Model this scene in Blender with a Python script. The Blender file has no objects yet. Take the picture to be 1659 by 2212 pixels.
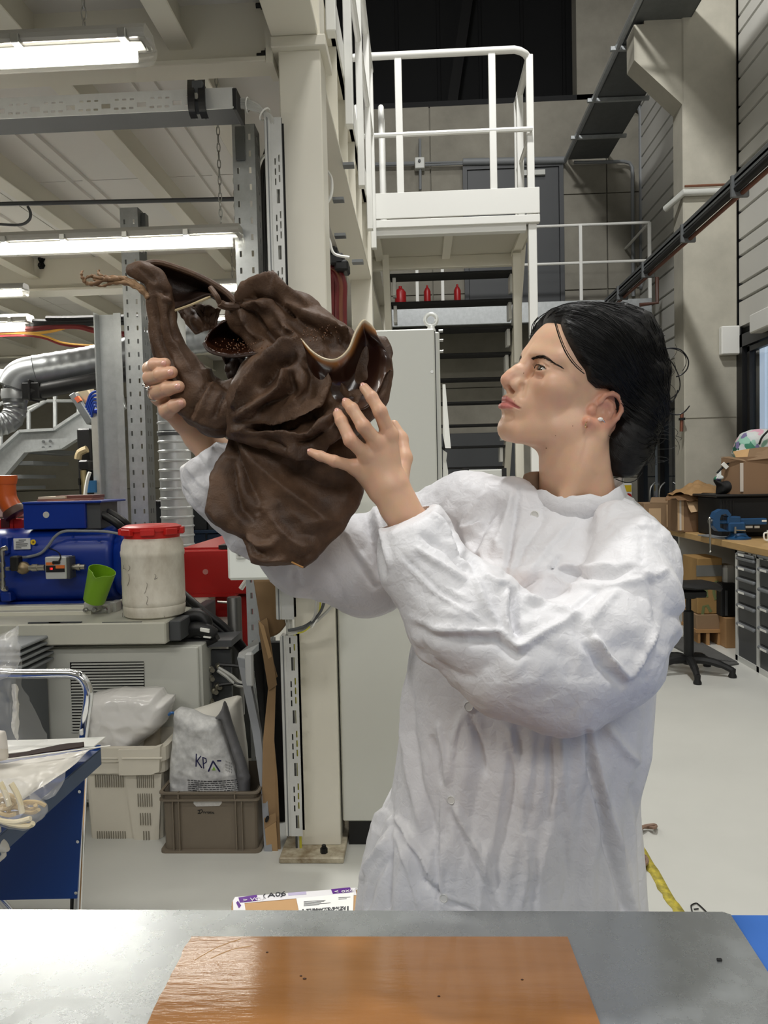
import bpy, math, random
import numpy as np
from mathutils import Vector, Matrix

# ---------------------------------------------------------------- camera
SC = bpy.context.scene
W_, H_, F_ = 1659.0, 2212.0, 1661.0
CAMZ = 1.42
_vy = Vector((906 - W_/2, -(1031 - H_/2), -F_)).normalized()      # world +Y seen in camera space
_vz = Vector((-0.021, 1.0, 0.0)); _vz = (_vz - _vz.dot(_vy)*_vy).normalized()
_vx = _vy.cross(_vz)
R_CW = Matrix((( _vx.x, _vy.x, _vz.x), (_vx.y, _vy.y, _vz.y), (_vx.z, _vy.z, _vz.z)))   # world -> camera
R_WC = R_CW.transposed()
cam_d = bpy.data.cameras.new('camera')
cam = bpy.data.objects.new('camera', cam_d)
SC.collection.objects.link(cam)
cam.matrix_world = Matrix.Translation((0, 0, CAMZ)) @ R_WC.to_4x4()
cam_d.sensor_fit = 'HORIZONTAL'; cam_d.sensor_width = 36.0
cam_d.lens = 36.0*F_/W_
cam_d.clip_start = 0.05; cam_d.clip_end = 100
SC.camera = cam

# ---------------------------------------------------------------- world, lamps, exposure
wd = bpy.data.worlds.new('world'); SC.world = wd; wd.use_nodes = True
wd.node_tree.nodes['Background'].inputs[0].default_value = (0.9, 0.95, 1.0, 1)
wd.node_tree.nodes['Background'].inputs[1].default_value = 0.05
SC.view_settings.view_transform = 'Standard'; SC.view_settings.look = 'None'
SC.view_settings.gamma = 1.0; SC.view_settings.use_curve_mapping = False
SC.view_settings.exposure = 0.0
SC.cycles.use_denoising = True
SC.cycles.sample_clamp_indirect = 6.0
SC.cycles.max_bounces = 8
SC.cycles.caustics_reflective = False; SC.cycles.caustics_refractive = False

def area(name, loc, aim, sx, sy, power, col=(1, 1, 1)):
    d = bpy.data.lights.new(name, 'AREA'); d.shape = 'RECTANGLE'; d.size = sx; d.size_y = sy
    d.energy = power; d.color = col
    o = bpy.data.objects.new(name, d); SC.collection.objects.link(o)
    o.location = loc
    o.rotation_euler = (Vector(aim) - Vector(loc)).to_track_quat('-Z', 'Y').to_euler()
    return o
# high-bay lamps under the hall roof, plus an added front fill
area('hall_lamp', (0.9, -0.6, 7.6), (0.7, 0.6, 0), 1.0, 0.5, 155, (1.0, 0.99, 0.97))
area('hall_lamp.001', (0.41, 3.5, 8.4), (1.6, 5.6, 3), 0.5, 0.4, 350, (1.0, 0.99, 0.97))
area('front_fill', (0.5, -3.0, 3.7), (0.3, 1.2, 1.3), 2.4, 0.9, 72, (1.0, 0.99, 0.97))  # added fill behind the camera, well below the roof
area('hall_lamp.003', (1.6, 8.2, 8.6), (1.6, 8.2, 0), 1.0, 0.8, 40, (1.0, 0.99, 0.97))
# unseen fill lamps added under the mezzanine to brighten her face and the bay
area('bay_fill', (-1.9, 0.5, 2.62), (-1.9, 0.5, 0), 1.45, 0.2, 28, (1.0, 0.97, 0.91))
area('bay_fill.001', (-2.6, 5.2, 2.9), (-2.6, 5.2, 0), 1.45, 0.1, 75, (1.0, 0.97, 0.91))
# ---------------------------------------------------------------- helpers
CAMP = Vector((0, 0, CAMZ))
def ray(px, py):
    return R_WC @ Vector((px - W_/2, -(py - H_/2), -F_))
def P(px, py, Y):
    r = ray(px, py); return CAMP + r*(Y/r.y)
def PZ(px, py, z):
    r = ray(px, py); return CAMP + r*((z - CAMZ)/r.z)
def PX(px, py, x):
    r = ray(px, py); return CAMP + r*(x/r.x)
def proj(p):
    c = R_CW @ (Vector(p) - CAMP); return (W_/2 + F_*c.x/-c.z, H_/2 - F_*c.y/-c.z)
RCW_N = np.array(R_CW); RWC_N = np.array(R_WC); CAM_N = np.array(CAMP)
def projn(V):
    c = (V - CAM_N) @ RCW_N.T
    return np.stack([W_/2 + F_*c[:, 0]/-c[:, 2], H_/2 - F_*c[:, 1]/-c[:, 2]], 1)

def lin(c):
    out = []
    for v in c[:3]:
        v = v/255.0
        out.append(v/12.92 if v <= 0.04045 else ((v + 0.055)/1.055)**2.4)
    return tuple(out) + (1.0,)

MATS = {}
def mat(name, rgb, rough=0.5, metal=0.0, var=0.0, vscale=4.0, bump=0.0, bscale=60.0, alpha=1.0, trans=0.0, ior=1.45,
        emit=0.0, spec=0.5, coat=0.0, sss=0.0, vrgb=None, rvar=0.0, stretch=(1, 1, 1), sheen=0.0, detail=4.0):
    if name in MATS: return MATS[name]
    m = bpy.data.materials.new(name); m.use_nodes = True; MATS[name] = m
    nt = m.node_tree; b = nt.nodes['Principled BSDF']
    b.inputs['Base Color'].default_value = lin(rgb); b.inputs['Roughness'].default_value = rough
    b.inputs['Metallic'].default_value = metal; b.inputs['Alpha'].default_value = alpha
    b.inputs['Transmission Weight'].default_value = trans; b.inputs['IOR'].default_value = ior
    b.inputs['Specular IOR Level'].default_value = spec; b.inputs['Coat Weight'].default_value = coat
    b.inputs['Sheen Weight'].default_value = sheen
    if sss:
        b.inputs['Subsurface Weight'].default_value = sss
        b.inputs['Subsurface Radius'].default_value = (1.0, 0.35, 0.18); b.inputs['Subsurface Scale'].default_value = 0.006
    if emit:
        b.inputs['Emission Color'].default_value = lin(rgb); b.inputs['Emission Strength'].default_value = emit
    if var or bump or rvar:
        tc = nt.nodes.new('ShaderNodeTexCoord'); mp = nt.nodes.new('ShaderNodeMapping')
        nt.links.new(tc.outputs['Object'], mp.inputs['Vector']); mp.inputs['Scale'].default_value = stretch
        if var or rvar:
            n = nt.nodes.new('ShaderNodeTexNoise'); n.inputs['Scale'].default_value = vscale; n.inputs['Detail'].default_value = detail
            n.inputs['Roughness'].default_value = 0.65
            nt.links.new(mp.outputs[0], n.inputs['Vector'])
        if var:
            cr = nt.nodes.new('ShaderNodeValToRGB'); c1 = lin(rgb)
            c0 = lin(vrgb) if vrgb else tuple(c*(1 - var) for c in c1[:3]) + (1,)
            cr.color_ramp.elements[0].position = 0.32; cr.color_ramp.elements[1].position = 0.68
            cr.color_ramp.elements[0].color = c0; cr.color_ramp.elements[1].color = c1
            nt.links.new(n.outputs['Fac'], cr.inputs[0]); nt.links.new(cr.outputs[0], b.inputs['Base Color'])
        if rvar:
            mr = nt.nodes.new('ShaderNodeMapRange'); mr.inputs['To Min'].default_value = max(0.02, rough - rvar); mr.inputs['To Max'].default_value = min(1, rough + rvar)
            nt.links.new(n.outputs['Fac'], mr.inputs['Value']); nt.links.new(mr.outputs[0], b.inputs['Roughness'])
        if bump:
            n2 = nt.nodes.new('ShaderNodeTexNoise'); n2.inputs['Scale'].default_value = bscale; n2.inputs['Detail'].default_value = 5
            nt.links.new(mp.outputs[0], n2.inputs['Vector'])
            bp = nt.nodes.new('ShaderNodeBump'); bp.inputs['Strength'].default_value = bump; bp.inputs['Distance'].default_value = 0.004
            nt.links.new(n2.outputs['Fac'], bp.inputs['Height']); nt.links.new(bp.outputs[0], b.inputs['Normal'])
    return m

COL = SC.collection
def root_loc(o):
    v = Vector((0, 0, 0))
    while o is not None:
        v = v + o.location; o = o.parent
    return v
def link_mesh(name, V, Fc, m, parent=None, smooth=False, label=None, loc=None, sm_angle=None):
    me = bpy.data.meshes.new(name)
    off = root_loc(parent) if parent is not None else Vector(loc if loc is not None else (0, 0, 0))
    V = np.asarray(V, dtype=float).reshape(-1, 3) - np.array(off)
    me.from_pydata(V.tolist(), [], [list(f) for f in Fc]); me.update()
    me.materials.append(m)
    if smooth:
        me.polygons.foreach_set('use_smooth', [True]*len(me.polygons))
        if sm_angle: me.set_sharp_from_angle(angle=math.radians(sm_angle))
    o = bpy.data.objects.new(name, me); COL.objects.link(o)
    if parent is not None: o.parent = parent
    elif loc is not None: o.location = loc
    if label: o['label'] = label
    return o
def tag(o, label, cat, group=None, kind=None):
    if label: o['label'] = label
    if cat: o['category'] = cat
    if group: o['group'] = group
    if kind: o['kind'] = kind
    return o
def thing(name, label, cat, loc=(0, 0, 0), group=None):
    o = bpy.data.objects.new(name, None); COL.objects.link(o); o.location = loc; o.empty_display_size = 0.05
    return tag(o, label, cat, group)
def structure(name, loc=(0, 0, 0)):
    o = bpy.data.objects.new(name, None); COL.objects.link(o); o.location = loc; o['kind'] = 'structure'
    return o
def dup(root, loc, label=None, group=None, rotz=None):
    r = root.copy(); COL.objects.link(r); r.location = loc
    if rotz is not None: r.rotation_euler[2] = rotz
    if label: r['label'] = label
    if group: r['group'] = group
    def rec(src, dst):
        for ch in list(src.children):
            c = ch.copy(); COL.objects.link(c); c.parent = dst; rec(ch, c)
    rec(root, r); return r

class MB:
    def __init__(s): s.v = []; s.f = []
    def add(s, V, Fc):
        n = len(s.v); s.v.extend([tuple(p) for p in V]); s.f.extend([tuple(i + n for i in f) for f in Fc]); return s
    def box(s, lo, hi, ch=0.0):
        x0, y0, z0 = [min(a, b) for a, b in zip(lo, hi)]; x1, y1, z1 = [max(a, b) for a, b in zip(lo, hi)]
        ch = min(ch, 0.45*min(x1 - x0, y1 - y0, z1 - z0))
        if ch <= 0:
            V = [(x0, y0, z0), (x1, y0, z0), (x1, y1, z0), (x0, y1, z0), (x0, y0, z1), (x1, y0, z1), (x1, y1, z1), (x0, y1, z1)]
            return s.add(V, [(0, 3, 2, 1), (4, 5, 6, 7), (0, 1, 5, 4), (1, 2, 6, 5), (2, 3, 7, 6), (3, 0, 4, 7)])
        V = []; idx = {}
        X = (x0, x1); Y = (y0, y1); Z = (z0, z1)
        for i in (0, 1):
            for j in (0, 1):
                for k in (0, 1):
                    dx = ch if i == 0 else -ch; dy = ch if j == 0 else -ch; dz = ch if k == 0 else -ch
                    idx[i, j, k, 0] = len(V); V.append((X[i], Y[j] + dy, Z[k] + dz))
                    idx[i, j, k, 1] = len(V); V.append((X[i] + dx, Y[j], Z[k] + dz))
                    idx[i, j, k, 2] = len(V); V.append((X[i] + dx, Y[j] + dy, Z[k]))
        g = lambda i, j, k, a: idx[i, j, k, a]
        Fc = []
        for i in (0, 1):
            q = [g(i, 0, 0, 0), g(i, 1, 0, 0), g(i, 1, 1, 0), g(i, 0, 1, 0)]; Fc.append(q if i else q[::-1])
            q = [g(0, i, 0, 1), g(1, i, 0, 1), g(1, i, 1, 1), g(0, i, 1, 1)]; Fc.append(q if not i else q[::-1])
            q = [g(0, 0, i, 2), g(1, 0, i, 2), g(1, 1, i, 2), g(0, 1, i, 2)]; Fc.append(q if i else q[::-1])
        for j in (0, 1):
            for k in (0, 1):
                q = [g(0, j, k, 1), g(1, j, k, 1), g(1, j, k, 2), g(0, j, k, 2)]; Fc.append(q if (j == k) else q[::-1])
                q = [g(j, 0, k, 0), g(j, 1, k, 0), g(j, 1, k, 2), g(j, 0, k, 2)]; Fc.append(q if (j != k) else q[::-1])
                q = [g(j, k, 0, 0), g(j, k, 1, 0), g(j, k, 1, 1), g(j, k, 0, 1)]; Fc.append(q if (j == k) else q[::-1])
        for i in (0, 1):
            for j in (0, 1):
                for k in (0, 1):
                    t = [g(i, j, k, 0), g(i, j, k, 1), g(i, j, k, 2)]
                    Fc.append(t if (i + j + k) % 2 else t[::-1])
        return s.add(V, Fc)
    def obox(s, c, ax, ay, az, ch=0.0):
        b = MB().box((-1, -1, -1), (1, 1, 1), 0)
        la, lb, lc = Vector(ax), Vector(ay), Vector(az); c = Vector(c)
        if ch > 0:
            l = (la.length, lb.length, lc.length)
            b = MB().box((-l[0], -l[1], -l[2]), l, ch); la = la.normalized(); lb = lb.normalized(); lc = lc.normalized()
        return s.add([c + la*p[0] + lb*p[1] + lc*p[2] for p in b.v], b.f)
    def bar(s, a, b, w, h, up=(0, 0, 1), ch=0.0):
        a = Vector(a); b = Vector(b); d = b - a; u = Vector(up)
        sx = d.cross(u)
        if sx.length < 1e-6: sx = d.cross(Vector((0, 1, 0)))
        sx.normalize(); u = sx.cross(d).normalized()
        return s.obox((a + b)/2, d/2, sx*(w/2), u*(h/2), ch)
    def tube(s, pts, r, n=10, cap=True, close=False):
        pts = [Vector(p) for p in pts]; N = len(pts)
        rr = r if isinstance(r, (list, tuple, np.ndarray)) else [r]*N
        T = []
        for i in range(N):
            if close: t = pts[(i + 1) % N] - pts[i - 1]
            else: t = pts[min(i + 1, N - 1)] - pts[max(i - 1, 0)]
            T.append(t.normalized() if t.length > 1e-9 else Vector((0, 0, 1)))
        ref = Vector((0, 0, 1)) if abs(T[0].z) < 0.9 else Vector((1, 0, 0))
        u = T[0].cross(ref).normalized(); V = []; Fc = []
        for i in range(N):
            u = (u - T[i]*u.dot(T[i])).normalized(); w = T[i].cross(u)
            for k in range(n):
                a = 2*math.pi*k/n; V.append(pts[i] + (u*math.cos(a) + w*math.sin(a))*rr[i])
        for i in range(N - 1 + (1 if close else 0)):
            j = (i + 1) % N
            for k in range(n):
                k2 = (k + 1) % n; Fc.append((i*n + k, i*n + k2, j*n + k2, j*n + k))
        if cap and not close:
            Fc.append(tuple(range(n - 1, -1, -1))); Fc.append(tuple((N - 1)*n + k for k in range(n)))
        return s.add(V, Fc)
    def cyl(s, a, b, r, n=16, r2=None):
        return s.tube([a, b], [r, r if r2 is None else r2], n)
    def lathe(s, c, prof, n=32, axis=(0, 0, 1), cap=True, ref=None):
        ax = Vector(axis).normalized(); c = Vector(c)
        rf = Vector(ref) if ref else (Vector((1, 0, 0)) if abs(ax.x) < 0.9 else Vector((0, 1, 0)))
        u = (rf - ax*rf.dot(ax)).normalized(); w = ax.cross(u); V = []; Fc = []
        for (r, z) in prof:
            for k in range(n):
                a = 2*math.pi*k/n; V.append(c + ax*z + (u*math.cos(a) + w*math.sin(a))*r)
        for i in range(len(prof) - 1):
            for k in range(n):
                k2 = (k + 1) % n; Fc.append((i*n + k, i*n + k2, (i + 1)*n + k2, (i + 1)*n + k))
        if cap:
            Fc.append(tuple(range(n - 1, -1, -1))); Fc.append(tuple((len(prof) - 1)*n + k for k in range(n)))
        return s.add(V, Fc)
    def prism(s, poly, d):
        poly = [Vector(p) for p in poly]; d = Vector(d); n = len(poly)
        nrm = Vector((0, 0, 0))
        for i in range(n): nrm += poly[i].cross(poly[(i + 1) % n])
        if nrm.dot(d) > 0: poly = poly[::-1]
        V = poly + [p + d for p in poly]
        Fc = [tuple(range(n)), tuple(range(2*n - 1, n - 1, -1))] + [((i + 1) % n, i, n + i, n + (i + 1) % n) for i in range(n)]
        return s.add(V, Fc)
    def sphere(s, c, r, n=12, m=8, sc=(1, 1, 1)):
        prof = [(r*math.sin(math.pi*i/m) if 0 < i < m else 1e-5, -r*math.cos(math.pi*i/m)) for i in range(m + 1)]
        t = MB().lathe((0, 0, 0), prof, n); c = Vector(c)
        return s.add([(c.x + v[0]*sc[0], c.y + v[1]*sc[1], c.z + v[2]*sc[2]) for v in t.v], t.f)
    def build(s, name, m, parent=None, smooth=False, label=None, loc=None, ang=None):
        if smooth and ang is None: ang = 40
        return link_mesh(name, s.v, s.f, m, parent, smooth, label, loc, ang)

def bxp(x0, y0, x1, y1, Y, depth, mb=None, ch=0.0):
    """axis-aligned box whose front face, at depth Y, fills a pixel rectangle"""
    a = P(x0, (y0 + y1)/2, Y); b = P(x1, (y0 + y1)/2, Y); t = P((x0 + x1)/2, y0, Y); u = P((x0 + x1)/2, y1, Y)
    return (mb or MB()).box((a.x, Y, u.z), (b.x, Y + depth, t.z), ch)
def spline(pts, n=8, closed=False):
    """Catmull-Rom through points"""
    P_ = [Vector(p) for p in pts]; N = len(P_); out = []
    segs = N if closed else N - 1
    for i in range(segs):
        if closed: p0, p1, p2, p3 = P_[i - 1], P_[i], P_[(i + 1) % N], P_[(i + 2) % N]
        else: p0, p1, p2, p3 = P_[max(i - 1, 0)], P_[i], P_[i + 1], P_[min(i + 2, N - 1)]
        for k in range(n):
            t = k/n
            out.append(0.5*((2*p1) + (p2 - p0)*t + (2*p0 - 5*p1 + 4*p2 - p3)*t*t + (3*p1 - p0 - 3*p2 + p3)*t**3))
    if not closed: out.append(P_[-1])
    return out
def loft(sections, closed=True, cap=False):
    V = []; Fc = []; n = len(sections[0])
    for s_ in sections: V.extend([tuple(p) for p in s_])
    for i in range(len(sections) - 1):
        for k in range(n if closed else n - 1):
            k2 = (k + 1) % n; Fc.append((i*n + k, i*n + k2, (i + 1)*n + k2, (i + 1)*n + k))
    if cap:
        Fc.append(tuple(range(n - 1, -1, -1))); Fc.append(tuple((len(sections) - 1)*n + k for k in range(n)))
    return V, Fc
def text_mesh(name, body, size, m, parent, origin, xdir, ydir, label=None, extrude=0.0004, align='LEFT', shear=0.0):
    """flat printed lettering as mesh, laid on a surface"""
    cu = bpy.data.curves.new(name, 'FONT'); cu.body = body; cu.size = size; cu.extrude = extrude; cu.align_x = align; cu.resolution_u = 3
    cu.shear = shear
    to = bpy.data.objects.new(name, cu); COL.objects.link(to)
    dg = bpy.context.evaluated_depsgraph_get()
    me0 = bpy.data.meshes.new_from_object(to.evaluated_get(dg))
    V = np.array([v.co[:] for v in me0.vertices]); Fc = [tuple(p.vertices) for p in me0.polygons]
    bpy.data.objects.remove(to); bpy.data.curves.remove(cu); bpy.data.meshes.remove(me0)
    xd = Vector(xdir).normalized(); yd = Vector(ydir).normalized(); zd = xd.cross(yd)
    Wd = [Vector(origin) + xd*v[0] + yd*v[1] + zd*v[2] for v in V]
    return link_mesh(name, Wd, Fc, m, parent, False, label)
# ---------------------------------------------------------------- implicit surfaces and noise
def A(*p): return np.array([tuple(q) for q in p], float)
def smin(a, b, k):
    h = np.clip(0.5 + 0.5*(b - a)/k, 0, 1); return b*(1 - h) + a*h - k*h*(1 - h)
def smax(a, b, k): return -smin(-a, -b, k)
def sd_cap(X, a, b, ra, rb):
    a = np.asarray(a, float); b = np.asarray(b, float); ab = b - a; L = max(1e-12, ab @ ab)
    h = np.clip(((X - a) @ ab)/L, 0, 1); d = X - a - h[:, None]*ab
    return np.sqrt((d*d).sum(1)) - (ra + (rb - ra)*h)
def sd_ell(X, c, r, R=None):
    q = X - np.asarray(c, float)
    if R is not None: q = q @ R
    r = np.asarray(r, float); q1 = q/r; k0 = np.sqrt((q1*q1).sum(1)) + 1e-9; q2 = q1/r; k1 = np.sqrt((q2*q2).sum(1)) + 1e-9
    return np.maximum(k0*(k0 - 1)/k1, -min(r)*1.0)
def sd_chain(X, pts, rad, k=0.0):
    d = None
    for i in range(len(pts) - 1):
        e = sd_cap(X, pts[i], pts[i + 1], rad[i], rad[i + 1])
        d = e if d is None else (smin(d, e, k) if k > 0 else np.minimum(d, e))
    return d
def sdf_mesh(fun, lo, hi, h, newton=2, block=4):
    lo = np.asarray(lo, float); hi = np.asarray(hi, float)
    n = np.ceil((hi - lo)/h).astype(int) + 1; n = ((n + block - 1)//block)*block
    nb = n//block
    bc = np.stack(np.meshgrid(*[lo[i] + (np.arange(nb[i])*block + (block - 1)/2)*h for i in range(3)], indexing='ij'), -1).reshape(-1, 3)
    fb = fun(bc); act = np.abs(fb) < block*h*1.25
    F = np.repeat(np.repeat(np.repeat(fb.reshape(nb), block, 0), block, 1), block, 2).astype(np.float32)
    M = np.repeat(np.repeat(np.repeat(act.reshape(nb), block, 0), block, 1), block, 2)
    idx = np.argwhere(M); out = np.empty(len(idx), np.float32)
    for s in range(0, len(idx), 400000): out[s:s + 400000] = fun(lo + idx[s:s + 400000]*h)
    F[M] = out
    S = F < 0; c = np.zeros(tuple(np.array(F.shape) - 1), np.int8)
    sl = lambda d, m: slice(d, m - 1 + d)
    nx, ny, nz = F.shape
    for dx in (0, 1):
        for dy in (0, 1):
            for dz in (0, 1): c += S[sl(dx, nx), sl(dy, ny), sl(dz, nz)]
    act = (c > 0) & (c < 8); ci = np.argwhere(act); vid = -np.ones(act.shape, np.int64); vid[act] = np.arange(len(ci))
    acc = np.zeros((len(ci), 3)); cnt = np.zeros(len(ci))
    corners = [(x, y, z) for x in (0, 1) for y in (0, 1) for z in (0, 1)]
    for a in corners:
        for ax in range(3):
            if a[ax] == 0:
                b = list(a); b[ax] = 1
                fa = F[ci[:, 0] + a[0], ci[:, 1] + a[1], ci[:, 2] + a[2]]; f2 = F[ci[:, 0] + b[0], ci[:, 1] + b[1], ci[:, 2] + b[2]]
                m = (fa < 0) != (f2 < 0); t = np.where(m, fa/np.where(m, fa - f2, 1), 0)
                p = np.array(a, float)[None, :].repeat(len(ci), 0); p[:, ax] += t
                acc[m] += p[m]; cnt[m] += 1
    V = lo + (ci + acc/np.maximum(cnt, 1)[:, None])*h
    quads = []
    for ax in range(3):
        o1, o2 = (ax + 1) % 3, (ax + 2) % 3
        s0 = [slice(None)]*3; s1 = [slice(None)]*3; s0[ax] = slice(0, -1); s1[ax] = slice(1, None)
        a_, b_ = S[tuple(s0)], S[tuple(s1)]; e = np.argwhere(a_ != b_)
        e = e[(e[:, o1] > 0) & (e[:, o2] > 0) & (e[:, o1] < F.shape[o1] - 1) & (e[:, o2] < F.shape[o2] - 1)]
        sg = a_[e[:, 0], e[:, 1], e[:, 2]]
        def cell(d1, d2):
            q = e.copy(); q[:, o1] += d1; q[:, o2] += d2; return vid[q[:, 0], q[:, 1], q[:, 2]]
        q = np.stack([cell(-1, -1), cell(0, -1), cell(0, 0), cell(-1, 0)], 1)
        q[~sg] = q[~sg][:, ::-1]; quads.append(q)
    Q = np.concatenate(quads); Q = Q[(Q >= 0).all(1)]
    for _ in range(newton):
        f, g = fgrad(fun, V, h*.5); gl = np.maximum((g*g).sum(1), .05); V = V - np.clip(f/gl, -h, h)[:, None]*g*.9
    return V, Q
def fgrad(fun, V, e):
    g = np.empty_like(V)
    for i in range(3):
        d = np.zeros(3); d[i] = e; g[:, i] = (fun(V + d) - fun(V - d))/(2*e)
    return fun(V), g
def vnormals(V, Q):
    a = V[Q[:, 2]] - V[Q[:, 0]]; b = V[Q[:, 3]] - V[Q[:, 1]]; fn = np.cross(a, b); N = np.zeros_like(V)
    for k in range(4): np.add.at(N, Q[:, k], fn)
    return N/np.maximum(1e-12, np.linalg.norm(N, axis=1))[:, None]
def vsmooth(V, Q, it=1, lam=.5, mask=None):
    E = np.concatenate([Q[:, [0, 1]], Q[:, [1, 2]], Q[:, [2, 3]], Q[:, [3, 0]]]); E = np.concatenate([E, E[:, ::-1]])
    for _ in range(it):
        s = np.zeros_like(V); n = np.zeros(len(V)); np.add.at(s, E[:, 0], V[E[:, 1]]); np.add.at(n, E[:, 0], 1)
        d = lam*(s/np.maximum(n, 1)[:, None] - V)
        V = V + (d if mask is None else d*mask[:, None])
    return V
def hash3(i, j, k, s):
    x = (i.astype(np.int64)*374761393 + j.astype(np.int64)*668265263 + k.astype(np.int64)*2147483647 + s*1274126177) & 0xffffffff
    x = ((x ^ (x >> 13))*1274126177) & 0xffffffff; x = ((x ^ (x >> 16))*2246822519) & 0xffffffff
    return ((x ^ (x >> 15)) & 0xffffff)/float(0xffffff)
def vnoise(X, s=0):
    i = np.floor(X).astype(np.int64); f = X - i; f = f*f*f*(f*(f*6 - 15) + 10); r = 0
    for dx in (0, 1):
        for dy in (0, 1):
            for dz in (0, 1):
                w = (f[:, 0] if dx else 1 - f[:, 0])*(f[:, 1] if dy else 1 - f[:, 1])*(f[:, 2] if dz else 1 - f[:, 2])
                r = r + w*hash3(i[:, 0] + dx, i[:, 1] + dy, i[:, 2] + dz, s)
    return r*2 - 1
def fbm(X, s=0, o=3):
    r = 0; a = 1.0
    for k in range(o): r = r + a*vnoise(X*2**k + 17.3*k, s + k); a *= .5
    return r
def creases(X, s=0):
    """distance between the two nearest cells: flat facets meeting in sharp creases, as in crumpled film"""
    i = np.floor(X).astype(np.int64); d1 = np.full(len(X), 9.0); d2 = np.full(len(X), 9.0)
    for dx in (-1, 0, 1):
        for dy in (-1, 0, 1):
            for dz in (-1, 0, 1):
                a, b, c = i[:, 0] + dx, i[:, 1] + dy, i[:, 2] + dz
                q = np.stack([a + hash3(a, b, c, s), b + hash3(a, b, c, s + 7), c + hash3(a, b, c, s + 13)], 1) - X
                d = np.sqrt((q*q).sum(1)); m = d < d1
                d2 = np.where(m, d1, np.minimum(d2, d)); d1 = np.where(m, d, d1)
    return d2 - d1
def nmesh(name, V, Q, m, parent=None, label=None, loc=None, smooth=True):
    me = bpy.data.meshes.new(name); V = np.asarray(V, float)
    off = np.array(root_loc(parent)) if parent is not None else np.array(loc if loc is not None else (0, 0, 0), float)
    n = len(V); k = Q.shape[1]
    me.vertices.add(n); me.vertices.foreach_set('co', (V - off).ravel())
    me.loops.add(len(Q)*k); me.loops.foreach_set('vertex_index', Q.ravel().astype(np.int32))
    me.polygons.add(len(Q)); me.polygons.foreach_set('loop_start', np.arange(len(Q), dtype=np.int32)*k)
    me.update(calc_edges=True); me.validate()
    if smooth: me.polygons.foreach_set('use_smooth', [True]*len(me.polygons))
    me.materials.append(m)
    o = bpy.data.objects.new(name, me); COL.objects.link(o)
    if parent is not None: o.parent = parent
    elif loc is not None: o.location = loc
    if label: o['label'] = label
    return o
def poly_in(x, y, poly):
    """signed inside distance to a 2-D polygon (positive inside)"""
    d = np.full(x.shape, 1e9); ins = np.zeros(x.shape, bool); n = len(poly)
    for i in range(n):
        x0, y0 = poly[i]; x1, y1 = poly[(i + 1) % n]; ex, ey = x1 - x0, y1 - y0
        t = np.clip(((x - x0)*ex + (y - y0)*ey)/(ex*ex + ey*ey + 1e-12), 0, 1)
        d = np.minimum(d, (x - x0 - t*ex)**2 + (y - y0 - t*ey)**2)
        c = ((y0 > y) != (y1 > y)); xi = x0 + (y - y0)*ex/np.where(ey == 0, 1e-12, ey); ins ^= c & (x < xi)
    return np.where(ins, 1, -1)*np.sqrt(d)
def pillow(pix, Y, T, R, h=.006, amp=.01, freq=14, seed=0, off=None, flat=.0):
    """a limp filled body (bag, sack, heap): outline given where it stands, swelling T thick towards its middle"""
    pts = [P(x, y, Y) for x, y in pix]; poly = [(p.x, p.z) for p in pts]
    lo = (min(p[0] for p in poly) - .03, Y - T*1.3 - amp*2 - .02, min(p[1] for p in poly) - .03); hi = (max(p[0] for p in poly) + .03, Y + T*1.3 + amp*2 + .02, max(p[1] for p in poly) + .03)
    def fun(X):
        d = poly_in(X[:, 0], X[:, 2], poly)
        q = np.clip(d/R, 0, 1); t = T*np.sqrt(np.clip(1 - (1 - q)**2, 0, 1))
        cr = creases(X*np.array([1, .6, 1])*freq, seed)*.6 + creases(X*np.array([1, .6, 1])*freq*2.3, seed + 5)*.25
        yc = Y + (off(X) if off is not None else 0)
        f = np.abs(X[:, 1] - yc) - t + amp*cr - amp*.3
        return np.maximum(f*.7, -d)
    V, Q = sdf_mesh(fun, lo, hi, h, newton=1)
    return V, Q
from mathutils.bvhtree import BVHTree
def bvh_of(V, Q): return BVHTree.FromPolygons([tuple(v) for v in V], [tuple(int(i) for i in q) for q in Q])
def bvh_obj(o):
    me = o.data; off = Vector(root_loc(o)); return BVHTree.FromPolygons([v.co + off for v in me.vertices], [tuple(p.vertices) for p in me.polygons])
def hit(b, px, py, lift=.0012):
    r = ray(px, py).normalized(); h = b.ray_cast(CAMP, r)
    return None if h[0] is None else h[0] - r*lift
def strokes(name, b, items, m, parent, step=2.0, lift=.0012, label=None):
    """flat ink strokes laid on a curved surface: items = [(polyline, width)] or [(polyline, [widths])]"""
    V = []; Fc = []
    for pts, w in items:
        Pn = [np.array(p, float) for p in pts]; out = []; ws = []
        for i in range(len(Pn) - 1):
            L = np.linalg.norm(Pn[i + 1] - Pn[i]); k = max(1, int(L/step))
            w0 = w[i] if isinstance(w, (list, tuple)) else w; w1 = w[i + 1] if isinstance(w, (list, tuple)) else w
            for q in range(k): out.append(Pn[i] + (Pn[i + 1] - Pn[i])*q/k); ws.append(w0 + (w1 - w0)*q/k)
        out.append(Pn[-1]); ws.append(w[-1] if isinstance(w, (list, tuple)) else w)
        prev = None
        for i in range(len(out)):
            t = out[min(i + 1, len(out) - 1)] - out[max(i - 1, 0)]; t = t/(np.linalg.norm(t) + 1e-9); nrm = np.array([-t[1], t[0]])
            a = hit(b, *(out[i] + nrm*ws[i]/2), lift); c = hit(b, *(out[i] - nrm*ws[i]/2), lift)
            if a is None or c is None: prev = None; continue
            V += [a, c]; n = len(V)
            if prev is not None: Fc.append((prev, prev + 1, n - 1, n - 2))
            prev = n - 2
    return link_mesh(name, V, Fc, m, parent, False, label) if Fc else None
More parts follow.
